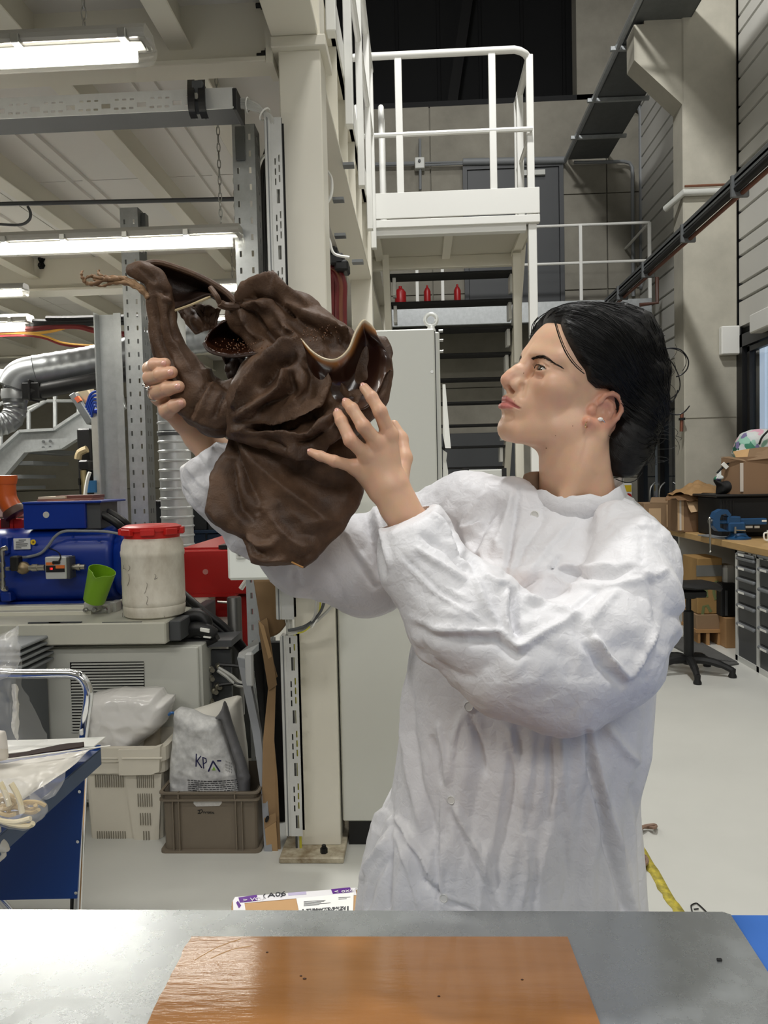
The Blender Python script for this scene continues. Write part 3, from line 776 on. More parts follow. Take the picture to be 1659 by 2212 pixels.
# ---------------------------------------------------------------- perforated sheet helper
def perf(mb, o, ud, vd, L, Wd, holes, th=0.0015):
    """flat plate L x Wd with rectangular holes (u0,u1,v0,v1) really cut out of it"""
    o = Vector(o); ud = Vector(ud).normalized(); vd = Vector(vd).normalized(); nd = ud.cross(vd)
    us = sorted(set([0, L] + [round(h[0], 5) for h in holes] + [round(h[1], 5) for h in holes]))
    vs = sorted(set([0, Wd] + [round(h[2], 5) for h in holes] + [round(h[3], 5) for h in holes]))
    nu, nv = len(us), len(vs)
    solid = np.ones((nu - 1, nv - 1), bool)
    for h in holes:
        i0, i1 = us.index(round(h[0], 5)), us.index(round(h[1], 5)); j0, j1 = vs.index(round(h[2], 5)), vs.index(round(h[3], 5))
        solid[i0:i1, j0:j1] = False
    V = [o + ud*u + vd*v + nd*(k*th) for k in (0, 1) for u in us for v in vs]
    ix = lambda k, i, j: k*nu*nv + i*nv + j
    Fc = []
    for i in range(nu - 1):
        for j in range(nv - 1):
            if solid[i, j]:
                Fc.append((ix(1, i, j), ix(1, i + 1, j), ix(1, i + 1, j + 1), ix(1, i, j + 1)))
                Fc.append((ix(0, i, j), ix(0, i, j + 1), ix(0, i + 1, j + 1), ix(0, i + 1, j)))
                for (di, dj, a, b) in ((-1, 0, (i, j + 1), (i, j)), (1, 0, (i + 1, j), (i + 1, j + 1)), (0, -1, (i, j), (i + 1, j)), (0, 1, (i + 1, j + 1), (i, j + 1))):
                    ii, jj = i + di, j + dj
                    if not (0 <= ii < nu - 1 and 0 <= jj < nv - 1) or not solid[ii, jj]:
                        Fc.append((ix(0, *a), ix(0, *b), ix(1, *b), ix(1, *a)))
    return mb.add(V, Fc)
def slots2(L, Wd, step=.055, w=.008, l=.028, e=.02):
    h = []; u = .03
    while u + l < L - .01:
        h += [(u, u + l, e, e + w), (u, u + l, Wd - e - w, Wd - e)]; u += step
    return h

# ---------------------------------------------------------------- tube lamps under the mezzanine
M_TUBE = mat('lamp_tube_light', (255, 250, 238), emit=11.0)
M_DIFF = mat('clear_lamp_cover', (245, 245, 240), .15, trans=.9, ior=1.2, alpha=.35)
M_HOUS = mat('lamp_housing', (168, 166, 158), .5)
def lamp(lb, xe, xs, Y, pyt, pyb, ref, clips=(), chain=None, pw=9):
    """tube lamp along X: xs..xe world, pixel top and bottom at pixel column ref"""
    a = P(ref, pyt, Y); b = P(ref, pyb, Y); h = a.z - b.z; zc = (a.z + b.z)/2; dpt = h*1.15
    t = thing('tube_lamp', lb, 'lamp', ((xs + xe)/2, Y, a.z), 'tube lamps under the mezzanine')
    ms = MB()
    pr = [(-.34, .06), (-.44, .16), (-.44, .3), (-.3, .5), (.3, .5), (.44, .3), (.44, .16), (.34, .06)]
    ms.prism([(xs, Y + dpt*.5 + p[0]*dpt, zc + p[1]*h) for p in pr], (xe - xs - h*.12, 0, 0))
    ms.build('housing', M_HOUS, t)
    cov = [(-.4, .06), (-.38, -.2), (-.22, -.46), (.22, -.46), (.38, -.2), (.4, .06)]
    c = MB(); n = len(cov); sec = []
    for (x, k) in ((xs, 1), (xe - h*.35, 1), (xe - h*.1, .93), (xe, .7)):
        sec.append([(x, Y + dpt*.5 + p[0]*dpt*k, zc + .06*h + (p[1] - .06)*h*k) for p in cov])
    V, Fc = loft(sec, True, True); c.add(V, Fc); c.build('cover', M_DIFF, t)
    MB().cyl((xs + .02, Y + dpt*.5, zc - h*.16), (xe - h*.55, Y + dpt*.5, zc - h*.16), h*.2, 14).build('tube', M_TUBE, t, True)
    MB().box((xs + .02, Y + dpt*.3, zc + h*.03), (xe - h*.3, Y + dpt*.7, zc + h*.055)).build('reflector', M_WHITE_P, t)
    for x in clips:
        MB().box((x - .012, Y - .004, zc - h*.02), (x + .012, Y + dpt*1.0, zc + h*.26), .002).build('clip', M_STEEL, t)
    if chain is None: chain = (xs + xe)/2 - .1
    if True:
        zt, zb = ZD - .02, a.z; nl = int((zt - zb)/.035)
        cb = MB()
        for i in range(nl):
            z0 = zb + i*.035; ax = (i % 2)
            pts = [Vector((chain + (.007*math.cos(q) if ax else 0), Y + dpt*.5 + (0 if ax else .007*math.cos(q)), z0 + .02 + .022*math.sin(q))) for q in np.linspace(0, 2*math.pi, 9)[:-1]]
            cb.tube(pts, .0022, 5, close=True)
        cb.build('chain', M_STEEL, t)
    d = bpy.data.lights.new('tube_light', 'AREA'); d.shape = 'RECTANGLE'; d.size = (xe - xs)*.9; d.size_y = .05; d.energy = pw*abs(xe - xs); d.color = (1, .97, .9)
    o = bpy.data.objects.new('tube_light', d); COL.objects.link(o); o.location = ((xs + xe)/2, Y + dpt*.5, zc - h*.6)
    return t
x1 = P(318, 90, 2.2).x
l1 = lamp('large tube lamp on a chain before the front beam, clear end cap showing', x1, x1 - 1.5, 2.2, 42, 118, 250, clips=[P(30, 60, 2.2).x, P(262, 60, 2.2).x], chain=P(163, 20, 2.2).x, pw=3)
x1 = P(520, 515, 3.3).x
lamp('long tube lamp hung level with the top of the perforated post, second from the front', x1, x1 - 1.5, 3.3, 488, 536, 260, clips=[P(q, 500, 3.3).x for q in (5, 133, 268, 400)], chain=P(470, 470, 3.3).x, pw=.9)
x1 = P(60, 695, 5.0).x
lamp('tube lamp above the red and yellow cables, ending left of the steel post', x1, x1 - 1.5, 5.0, 676, 714, 30, clips=[P(20, 690, 5).x])
xa = P(108, 800, 7.6).x
lamp('far tube lamp seen between the steel duct and the black pipe', xa + 1.5, xa, 7.6, 787, 815, 180)
x1 = P(18, 797, 7.6).x
lamp('far tube lamp cut off beside the duct elbow', x1, x1 - 1.5, 7.6, 784, 812, 10)
x1 = P(52, 628, 4.3).x
lamp('tube lamp just below the second cross beam, ending beyond the dried root tip', x1, x1 - 1.5, 4.3, 610, 638, 20)
xa = P(452, 618, 4.3).x
lamp('tube lamp partly hidden by the galvanised post and the brown leather', xa + .5, xa, 4.3, 600, 628, 490)
xa = P(398, 690, 5.6).x
lamp('tube lamp glimpsed through the gap in the brown leather folds', xa + .9, xa, 5.6, 668, 700, 450)

# ---------------------------------------------------------------- cable trays and hangers
M_TRAY = mat('tray_zinc', (206, 207, 204), .38, .35, var=.08, vscale=18)
ct = thing('cable_tray', 'perforated grey cable tray running under the beige cross beam', 'cable tray', P(250, 230, 2.74))
ya = 2.74; a = P(-30, 210, ya); b = P(504, 199, ya); zt = (a.z + b.z)/2 - .002; zb = zt - .064; x0 = a.x - .4; x1 = b.x; L = x1 - x0
hl = []; u = .05
while u < L - .1:
    hl.append((u, u + .032, .018, .034))
    for q in range(3): hl.append((u + .045 + q*.027, u + .061 + q*.027, .012, .019)); 
    for q in range(3): hl.append((u + .049 + q*.027, u + .063 + q*.027, .043, .049))
    u += .128
m = MB(); perf(m, (x0, ya, zb), (1, 0, 0), (0, 0, 1), L, .064, hl)
m.box((x0, ya, zt - .003), (x1, ya + .006, zt + .008)); m.box((x0, ya - .004, zb - .002), (x1, ya + .001, zb + .004)); m.build('tray_side', M_TRAY, ct)
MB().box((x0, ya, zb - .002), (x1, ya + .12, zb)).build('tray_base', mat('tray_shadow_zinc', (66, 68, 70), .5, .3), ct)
MB().box((x0, ya + .12, zb), (x1, ya + .123, zt)).build('tray_side', M_TRAY, ct)
MB().box((x1 - .004, ya - .003, zb - .006), (x1 + .012, ya + .125, zt + .004), .002).build('end_cap', M_BLACK, ct)
hb = thing('tray_hanger', 'black U shaped hanger strapping the cable tray to the cross beam', 'bracket', P(425, 210, 2.72))
for px in (413, 436):
    c = [P(px, 172, 2.8), P(px, 195, 2.71), P(px + 2, 235, 2.70), P(px + 8, 256, 2.72)]
    m = MB(); sec = [[Vector((p.x - .012, p.y, p.z)), Vector((p.x + .012, p.y, p.z)), Vector((p.x + .012, p.y - .008, p.z - .004)), Vector((p.x - .012, p.y - .008, p.z - .004))] for p in spline(c, 5)]
    V, Fc = loft(sec, True, True); m.add(V, Fc).build('strap', M_BLACK, hb)
bxp(414, 172, 438, 246, 2.715, .05, ch=.004).build('hanger_plate', M_DGREY, hb)
MB().lathe(P(424, 210, 2.71), [(.012, 0), (.012, .01)], 6, (0, -1, 0)).build('nut', M_STEEL, hb)
M_CABG = mat('grey_cable', (178, 178, 172), .45)
cb = thing('cable_bundle', 'grey cable bundle bending from the tray end down beside the column', 'cable bundle', P(560, 230, 2.8))
for i in range(7):
    o1 = (i % 4)*5 - 6; o2 = (i // 4)*.02
    pts = [P(496, 222 + o1, 2.80 + o2), P(530, 223 + o1, 2.8 + o2), P(560 + o1*.4, 234 + o1*.8, 2.8 + o2), P(578 + o1*.9, 252 + o1*.2, 2.8 + o2), P(585 + o1, 285, 2.81 + o2), P(590 + o1, 330, 2.82 + o2)]
    MB().tube(spline(pts, 6), .007, 6).build('cable', M_CABG, cb, True)
for (px, py, d) in ((535, 227, (1, 0, -.15)), (572, 247, (1, 0, -1))):
    c = P(px, py, 2.81); q = Vector(d).normalized(); u = Vector((0, 1, 0)); w = q.cross(u)
    MB().tube([c + (u*math.cos(k)*.03 + w*math.sin(k)*.024) for k in np.linspace(0, 6.283, 13)[:-1]], .003, 5, close=True).build('cable_tie', M_WHITEPL, cb)
def vtray(name, lb, px0, px1, py0, py1, Y, cables):
    """vertical perforated tray standing against the column"""
    t = thing(name, lb, 'cable tray', P((px0 + px1)/2, py1, Y))
    a = P(px0, py0, Y); b = P(px1, py0, Y); zb = P((px0 + px1)/2, py1, Y).z; w = b.x - a.x; L = a.z - zb
    hl = []; u = .03
    while u < L - .12:
        hl.append((u, u + .05, w*.42, w*.72))
        for q in range(3): hl.append((u + .065 + q*.036, u + .088 + q*.036, w*.30, w*.42)); hl.append((u + .075 + q*.036, u + .1 + q*.036, w*.66, w*.79))
        u += .2
    hl = [h for h in hl if h[1] < L - .005]
    m = MB(); perf(m, (a.x, Y, zb), (0, 0, 1), (-1, 0, 0), L, w, [(h[0], h[1], w - h[3], w - h[2]) for h in hl])
    # plate normal must face the camera
    m.v = [(2*a.x + w - (v[0] + w), v[1], v[2]) if False else (v[0] + w, v[1], v[2]) for v in m.v]
    m.build('tray_face', M_TRAY, t)
    MB().box((a.x - .022, Y - .004, zb), (a.x, Y + .055, a.z), .003).build('tray_side', M_TRAY, t)
    MB().box((a.x - .012, Y - .006, zb), (a.x - .008, Y - .002, a.z)).build('tray_lip', M_GALV_D, t)
    MB().box((a.x, Y + .05, zb), (b.x, Y + .055, a.z)).build('tray_back', M_BLACKM, t)
    if cables:
        for i, (fx, mm) in enumerate(cables):
            MB().tube([(a.x + w*fx, Y + .03, zb - .06), (a.x + w*fx, Y + .03, a.z + .01)], .006, 6).build('cable', mm, t, True)
    return t
M_YG = mat('earth_wire', (196, 190, 60), .5)
vtray('vertical_tray', 'upper vertical perforated tray left of the front column', 583, 607, 254, 700, 2.80, [(.3, M_CABG), (.6, M_CABG), (.8, M_DGREY)])
vtray('vertical_tray', 'short vertical perforated tray under the white control box', 607, 633, 1254, 1338, 2.82, [(.3, M_CABG), (.6, M_CABG)])
vtray('vertical_tray', 'lower vertical perforated tray with earth wire beside the column foot', 617, 642, 1373, 1806, 2.82, [(.35, M_DGREY), (.65, M_YG), (.5, M_CABG)])
vtray('vertical_tray', 'middle vertical perforated tray hidden behind the white control box', 595, 620, 700, 1254, 2.84, [])
lc = thing('loose_cables', 'grey cables looping from the control box into the column tray', 'cable bundle', P(690, 1320, 2.75))
for (pts, r, mm) in (([(682, 1245), (683, 1300), (678, 1335), (655, 1358), (622, 1366)], .0055, M_CABG), ([(703, 1245), (702, 1290), (690, 1325), (660, 1352), (622, 1362)], .006, M_DGREY), ([(760, 1245), (725, 1300), (688, 1338), (655, 1362), (622, 1370)], .006, M_CABG), ([(688, 1250), (692, 1300), (686, 1330), (660, 1362), (630, 1369)], .003, M_YG)):
    MB().tube(spline([P(x, y, 2.76 + .02*math.sin(x)) for x, y in pts], 6), r, 6).build('cable', mm, lc, True)
c = P(680, 1346, 2.755); MB().tube([c + Vector((math.cos(k)*.01 + .0, math.sin(k)*.022, math.cos(k)*.016)) for k in np.linspace(0, 6.283, 11)[:-1]], .0025, 5, close=True).build('cable_tie', M_WHITEPL, lc)

# ---------------------------------------------------------------- galvanised posts
def ppost(lb, px0, px1, py_top, Y, dp, side=True):
    x0 = P(px0, 700, Y).x; x1 = P(px1, 700, Y).x; zt = P((px0 + px1)/2, py_top, Y).z; w = x1 - x0
    t = thing('perforated_post', lb, 'post', ((x0 + x1)/2, Y, 0))
    m = MB(); perf(m, (x1, Y, 0), (0, 0, 1), (-1, 0, 0), zt, w, slots2(zt, w, .072, .010, .026, w*.18)); m.build('front_face', M_GALV, t)
    m = MB(); perf(m, (x1, Y + dp, 0), (0, 0, 1), (0, -1, 0), zt, dp, slots2(zt, dp, .072, .010, .026, dp*.3)); m.build('side_face', M_GALV_D, t)
    MB().box((x0, Y + .002, 0), (x0 + .003, Y + dp, zt)).build('side_wall', M_GALV_D, t)
    MB().box((x0 - .02, Y - .02, 0), (x1 + .02, Y + dp, .01)).build('foot_plate', M_GALV, t)
    return t
p1 = ppost('perforated galvanised post close to the beige column, slotted both sides', 514, 562, 268, 3.4, .1)
m = MB(); bxp(508, 272, 528, 345, 3.385, .012, m, .002); m.build('splice_plate', M_GALV_D, p1)
p2 = ppost('pale perforated galvanised post rising behind the red barrel lid', 268, 306, 448, 4.2, .12)
m = MB(); bxp(300, 460, 314, 488, 4.25, .05, m); m.build('bracket', M_GALV_D, p2)
cp = thing('channel_post', 'plain galvanised channel post with open flanges standing behind the blue motor box', 'post', (P(240, 900, 4.15).x, 4.15, 0))
Y = 4.15; x0 = P(212, 900, Y).x; x1 = P(266, 900, Y).x; zt = P(240, 675, Y).z; dp = .07
m = MB(); m.box((x0 + .02, Y + .05, 0), (x1 - .02, Y + .056, zt)); m.box((x0, Y - .01, 0), (x0 + .006, Y + .06, zt)); m.box((x0 + .006, Y + .05, 0), (x0 + .02, Y + .056, zt))
m.box((x1 - .04, Y + .02, 0), (x1 - .034, Y + .056, zt)); m.box((x1 - .04, Y + .015, 0), (x1, Y + .02, zt)); m.build('channel', M_GALV, cp)
MB().box((x0, Y - .012, 0), (x0 + .004, Y - .01, zt)).build('bright_edge', M_GALV, cp)
bk = thing('cable_bunch', 'black cable run behind the perforated post beside the column', 'cable bundle', P(575, 480, 3.6))
for i, (dx, mm) in enumerate(((0, M_BLACK), (6, M_BLACK), (11, M_BLACK), (15, mat('dark_red_hose', (110, 28, 30), .4)), (-4, M_BLACK))):
    MB().tube(spline([P(592 + dx*.4, 290, 3.62), P(575 + dx, 350, 3.6), P(570 + dx, 450, 3.6), P(573 + dx, 560, 3.6), P(576 + dx, 700, 3.6)], 6), .014, 6).build('cable', mm, bk, True)
MB().tube(spline([P(556, 372, 3.55), P(568, 340, 3.5), P(590, 330, 3.5)], 6), .008, 6).build('white_cable', M_WHITEPL, bk, True)
rod = thing('ceiling_rod', 'thin dark rod strung across under the mezzanine deck', 'rod', P(260, 435, 3.9))
MB().tube([P(-60, 442, 3.9), P(512, 430, 3.9)], .011, 6).build('rod', M_DGREY, rod, True)
MB().tube(spline([P(-20, 483, 3.9), P(40, 486, 3.9), P(62, 476, 3.9), P(66, 460, 3.9), P(60, 446, 3.9)], 6), .007, 6).build('hanging_cable', M_DGREY, rod, True)

# ---------------------------------------------------------------- ducts and pipes
M_DUCT = mat('spiral_duct', (150, 153, 155), .34, .75, var=.15, vscale=14)
M_DUCTB = mat('bright_spiral_duct', (196, 199, 200), .36, .45, var=.1, vscale=14)
def spiral(mb, pts, r, n=20, ridge=.003, pitch=.07, sub=3):
    P_ = spline(pts, 24); out = []; rr = []; acc = 0; last = P_[0]
    seg = [0.0]
    for a, b in zip(P_[:-1], P_[1:]): seg.append(seg[-1] + (b - a).length)
    tot = seg[-1]; k = int(tot/(pitch/4)); j = 0
    for i in range(k + 1):
        s = tot*i/k
        while j < len(seg) - 2 and seg[j + 1] < s: j += 1
        f = (s - seg[j])/max(1e-9, seg[j + 1] - seg[j]); out.append(P_[j].lerp(P_[j + 1], f)); rr.append(r + (ridge if i % 4 == 0 else 0))
    return mb.tube(out, rr, n)
vd = thing('ventilation_duct', 'silver spiral ventilation duct with elbow at the left under the lamps', 'duct', P(120, 800, 4.6))
m = MB(); spiral(m, [P(330, 757, 4.75), P(200, 787, 4.7), P(80, 808, 4.6)], .112); m.build('duct_run', M_DUCT, vd, True)
m = MB(); pts = [P(82, 808, 4.6), P(52, 816, 4.58), P(36, 838, 4.57), P(33, 868, 4.57)]
m.tube(spline(pts, 8), [.112]*17 + [.07]*8, 20); m.build('elbow', M_DUCT, vd, True)
m = MB(); m.tube([P(33, 830, 4.57), P(33, 865, 4.57)], .068, 18); m.build('collar', M_BLACK, vd, True)
MB().lathe(P(32, 852, 4.57), [(.075, -.03), (.08, 0), (.075, .03)], 18).build('clamp_ring', M_DUCTB, vd, True)
m = MB(); spiral(m, [P(31, 862, 4.57), P(33, 884, 4.57), P(22, 908, 4.55), P(-10, 920, 4.5), P(-60, 924, 4.4)], .065, ridge=.004, pitch=.03); m.build('flexible_hose', M_DUCT, vd, True)
bp = thing('black_pipe', 'black pipe with flange joining the duct below the far lamp', 'pipe', P(140, 835, 4.5))
MB().tube([P(70, 848, 4.5), P(290, 806, 4.6)], .046, 14).build('pipe', M_BLACK, bp, True)
bxp(46, 826, 84, 862, 4.46, .1, ch=.006).build('flange', M_BLACK, bp)
bxp(60, 820, 64, 866, 4.45, .12, ch=.003).build('flange_rib', M_BLACK, bp)
sd = thing('bright_duct', 'bright ribbed vertical duct right of the pale perforated post', 'duct', (P(366, 1000, 4.62).x, 4.62, 0))
c = P(368, 1000, 4.62); r = (P(402, 1000, 4.62).x - P(334, 1000, 4.62).x)/2
zt = P(366, 868, 4.62).z; zb = 0
prof = []; z = 0.0
while z < zt: prof += [(r, z), (r, z + .04), (r + .007, z + .048), (r + .007, z + .052)]; z += .058
MB().lathe((c.x, 4.62 + r, 0), prof, 28).build('duct_body', M_DUCTB, sd, True)
MB().lathe((c.x, 4.62 + r, zt), [(r*1.02, 0), (r*.95, .2), (r*.9, .62)], 24).build('top_sleeve', mat('white_sleeve', (208, 210, 208), .5), sd, True)
MB().lathe((c.x, 4.62 + r, zt - .2), [(r*1.05, 0), (r*1.06, .015), (r*1.05, .03)], 24).build('clamp_band', M_DGREY, sd, True)
# a second grey duct behind the posts
gd = thing('grey_duct', 'grey duct seen through the gap in the leather folds', 'duct', P(420, 740, 5.2))
m = MB(); spiral(m, [P(280, 752, 5.2), P(420, 732, 5.2), P(560, 716, 5.2)], .1, pitch=.06); m.build('duct_run', M_DUCT, gd, True)
cc = thing('ceiling_cables', 'red yellow and black cables slung under the ceiling at the left', 'cable bundle', P(100, 715, 5.0))
M_RC = mat('red_cable', (104, 28, 30), .4); M_YC = mat('yellow_cable', (206, 158, 70), .4)
for (pts, r, mm) in (([(-20, 716), (60, 711), (120, 706), (170, 706), (212, 716), (300, 725)], .020, M_RC), ([(-20, 722), (60, 722), (100, 728), (140, 742), (212, 747), (300, 740)], .010, M_YC), ([(-20, 726), (50, 724), (95, 730), (140, 745), (212, 750)], .010, M_RC), ([(20, 716), (70, 720), (110, 716), (140, 708)], .010, M_YC), ([(62, 694), (130, 695), (212, 692), (320, 690)], .018, M_BLACK), ([(62, 702), (130, 700), (212, 698), (320, 696)], .018, M_BLACK), ([(100, 688), (150, 688), (212, 686), (320, 684)], .018, M_BLACK)):
    MB().tube(spline([P(x, y, 5.1) for x, y in pts], 6), r, 6).build('cable', mm, cc, True)
h2 = thing('column_hoses', 'dark red and copper hoses bent down beside the front column', 'hose bundle', P(725, 600, 3.9))
for i, (dx, mm) in enumerate(((0, M_RC), (10, M_RC), (19, M_COPPER), (26, M_RC))):
    MB().tube(spline([P(700, 580 - i*2, 3.9), P(712 + dx*.7, 590 - i*2, 3.9), P(718 + dx, 612, 3.9), P(718 + dx, 660, 3.9), P(719 + dx, 760, 3.9)], 6), .013, 7).build('hose', mm, h2, True)
for (x, y, w, h) in ((712, 545, 30, 26), (722, 560, 30, 24), (706, 530, 22, 20)):
    bxp(x, y, x + w, y + h, 3.85, .12, ch=.01).build('valve_block', M_BLACK, h2)
MB().tube(spline([P(703, 500, 3.7), P(712, 520, 3.7), P(722, 548, 3.7), P(755, 556, 3.7)], 5), .007, 6).build('white_wire', M_WHITEPL, h2, True)
MB().tube(spline([P(703, 365, 3.6), P(716, 385, 3.6), P(716, 420, 3.6), P(706, 440, 3.6)], 5), .007, 6).build('white_wire', M_WHITEPL, h2, True)
for (x, y) in ((718, 425), (722, 503), (760, 560), (740, 350)):
    bxp(x, y, x + 24, y + 6, 3.7, .05).build('support_arm', M_GALV_D, h2)

# ---------------------------------------------------------------- grey stair far left
gs = thing('grey_stair', 'grey steel stair with tube rails far behind the duct hose', 'stair', P(100, 1000, 8.2))
Y = 8.2
def strg(mb, Y):
    top = [(-60, 1015), (0, 975), (48, 932), (122, 928), (200, 876), (260, 836)]; bot = [(-60, 1078), (0, 1042), (58, 975), (136, 968), (204, 925), (270, 880)]
    T = [P(x, y, Y) for x, y in top]; B = [P(x, y, Y) for x, y in bot]
    for i in range(len(T) - 1):
        mb.prism([T[i], T[i + 1], B[i + 1], B[i]], (0, .05, 0))
    for L_ in (T, B):
        for i in range(len(L_) - 1): mb.bar(L_[i] + Vector((0, -.02, 0)), L_[i + 1] + Vector((0, -.02, 0)), .1, .03)
m = MB(); strg(m, Y); m.build('stringer', M_GALV, gs)
m = MB(); strg(m, Y + .9); m.build('stringer', M_GALV, gs)
for (px, py) in ((70, 975), (40, 1000), (10, 1030), (-15, 1055), (150, 940), (178, 915)):
    c = P(px, py, Y); MB().box((c.x - .12, Y + .05, c.z - .02), (c.x + .14, Y + .9, c.z + .02)).build('tread', M_GREYP, gs)
for (px, y0, y1) in ((62, 885, 930), (119, 848, 928), (2, 928, 975), (170, 880, 896)):
    MB().tube([P(px, y0, Y), P(px, y1, Y)], .022, 8).build('rail_post', M_GALV, gs, True)
for pts in ([(-20, 888), (5, 870), (58, 864), (86, 846), (120, 848), (135, 838)], [(-20, 945), (4, 930), (50, 896), (100, 866), (168, 866)], [(52, 886), (100, 866)], [(84, 846), (118, 845)]):
    MB().tube([P(x, y, Y) for x, y in pts], .02, 8).build('handrail', M_GALV, gs, True)
for (px, py) in ((94, 954), (109, 953), (94, 967), (109, 966)):
    MB().lathe(P(px, py, Y - .01), [(.016, 0), (.016, .012)], 6, (0, -1, 0)).build('bolt', M_GALV_D, gs)

# ---------------------------------------------------------------- pneumatic unit behind the motor
pu = thing('pneumatic_unit', 'tilted pneumatic unit with blue hoses behind the channel post', 'machine', P(185, 900, 5.2))
a, b = P(163, 852, 5.2), P(202, 915, 5.2)
MB().bar(a, b, .12, .05, ch=.005).build('tilted_rail', M_GALV_D, pu)
MB().bar(P(178, 845, 5.25), P(196, 873, 5.25), .12, .12, ch=.01).build('actuator', mat('brass_grey', (176, 164, 138), .35, .7), pu)
MB().bar(P(166, 858, 5.15), P(173, 868, 5.15), .03, .03).build('orange_cap', mat('orange_plastic', (226, 104, 62), .5), pu)
M_BHOSE = mat('blue_hose', (40, 70, 160), .35)
for k in range(5):
    q = [P(186 + k*3, 880 + 5*k, 5.1), P(196 + k*2, 852 + k*6, 5.05), P(214, 848 + k*9, 5.05), P(216, 880 + k*3, 5.1), P(200 - k*2, 888, 5.1)]
    MB().tube(spline(q, 6), .009, 6).build('blue_hose', M_BHOSE, pu, True)
bxp(176, 925, 206, 1494, 5.2, .25, ch=.01).build('black_cabinet', M_BLACK, pu)
bxp(201, 890, 216, 1120, 5.1, .2).build('white_panel', mat('aged_white_panel', (196, 194, 186), .6, var=.15, vscale=9), pu)
MB().tube(spline([P(168, 992, 5.15), P(172, 978, 5.15), P(188, 970, 5.15)], 5), .025, 8).build('beige_pipe', mat('beige_pipe', (176, 158, 122), .5), pu, True)
bxp(168, 994, 190, 1016, 5.1, .12, ch=.01).build('valve_body', M_BLACK, pu)
MB().tube([P(180, 1016, 5.1), P(183, 1070, 5.1)], .02, 8).build('tap', mat('tarnished_brass', (150, 136, 98), .4, .7), pu, True)
bxp(169, 1033, 173, 1048, 5.08, .03).build('tap_lever', M_BLACK, pu)
MB().cyl(P(198, 1038, 5.1), P(199, 1064, 5.1), .035, 12).build('blue_filter', mat('filter_blue', (64, 128, 182), .25), pu, True)
MB().tube(spline([P(182, 1085, 5.05), P(188, 1040, 5.05), P(194, 1020, 5.05)], 5), .012, 6).build('white_hose', M_WHITEPL, pu, True)

# ---------------------------------------------------------------- black mesh containers and red machine
bc = thing('black_container', 'black mesh sided container stacked behind the red machine', 'container', P(405, 1130, 5.0))
a0 = P(330, 1085, 5.0)
for i in range(4):
    bxp(322 + i*42, 1086, 322 + i*42 + 39, 1146, 5.0, .06, ch=.006).build('panel', mat('black_crate', (30, 33, 35), .6), bc)
bxp(318, 1080, 492, 1087, 4.98, .5, ch=.005).build('rim', M_BLACK, bc)
bd = thing('navy_container', 'dark navy plastic container under the black one behind the barrel', 'container', P(405, 1165, 5.0))
for i in range(4):
    bxp(322 + i*42, 1152, 322 + i*42 + 39, 1260, 5.0, .06, ch=.006).build('panel', mat('navy_crate', (16, 38, 62), .5), bd)
bxp(316, 1146, 494, 1153, 4.97, .5, ch=.005).build('rim', mat('navy_crate', (16, 38, 62), .5), bd)
bxp(322, 1260, 492, 1560, 5.02, .4).build('base_box', M_DGREY, bd)
rm = thing('red_machine', 'red sheet metal machine housing with small round cover behind the barrel', 'machine', P(460, 1260, 3.9))
Y = 3.8; m = MB()
a, b = P(380, 1190, Y), P(548, 1283, Y); tp = P(380, 1180, Y + .35)
m.box((a.x, Y, b.z), (b.x, Y + .5, a.z), .006); m.build('housing', M_RED, rm)
m = MB(); m.prism([(a.x + .02, Y + .05, a.z), (a.x + .14, Y + .4, a.z + .035), (b.x, Y + .4, a.z + .035), (b.x, Y + .05, a.z)], (0, 0, .01)); m.build('lid', M_RED, rm)
bxp(472, 1178, 500, 1186, Y + .02, .12).build('black_tray', M_BLACK, rm)
MB().lathe(P(444, 1235, Y), [(.014, 0), (.014, .003)], 14, (0, -1, 0)).build('cover_disc', mat('faded_pink', (196, 130, 124), .5), rm)
bxp(372, 1283, 508, 1290, Y - .01, .4).build('lower_rim', M_RED, rm)
bxp(452, 1290, 548, 1420, Y + .1, .3).build('lower_housing', M_RED, rm)
bxp(400, 1290, 452, 1420, Y + .25, .1).build('dark_recess', M_BLACKM, rm)
MB().tube([P(470, 1300, Y - .03), P(494, 1301, Y - .03)], .007, 6).build('lever', M_STEEL, rm, True)
MB().tube([P(520, 1272, Y - .1), P(533, 1253, Y - .1)], .012, 8).build('white_lever', M_WHITEPL, rm, True)
bxp(470, 1420, 560, 1700, Y + .05, .5).build('machine_base', M_DGREY, rm)
gc = thing('steel_cylinder', 'grey brushed steel cylinder standing before the red machine', 'cylinder', P(509, 1400, 3.6))
c = P(509, 1400, 3.62); zt = P(509, 1289, 3.62).z
MB().lathe((c.x, c.y, 0.3), [(.034, 0), (.034, zt - .305), (.030, zt - .3)], 20).build('cylinder', mat('brushed_dark_steel', (104, 104, 102), .4, .7), gc, True)

# ---------------------------------------------------------------- blue motor
M_BLUE = mat('motor_blue', (12, 48, 140), .32, var=.1, vscale=6)
bm = thing('electric_motor', 'large blue electric motor with terminal box on the machine bed', 'motor', P(120, 1310, 3.5))
Y = 3.42; zc = P(120, 1226, Y).z; zr = zc - P(120, 1309, Y).z
xl = P(-140, 1226, Y).x; xr = P(240, 1226, Y).x
prof = []
def oct_(x, k, sq=.62):
    r = zr*k; out = []
    for i in range(32):
        a = 2*math.pi*i/32; ca, sa = math.cos(a), math.sin(a); e = .62
        out.append((x, Y + zr + r*math.copysign(abs(ca)**e, ca), zc + r*math.copysign(abs(sa)**e, sa)))
    return out
V, Fc = loft([oct_(xl, .97), oct_(xr - .03, 1), oct_(xr - .01, .97), oct_(xr, .9)], True, True)
MB().add(V, Fc).build('body', M_BLUE, bm, True)
V, Fc = loft([oct_(xr, .86), oct_(xr + .035, .98), oct_(xr + .05, .98), oct_(xr + .06, .8)], True, True)
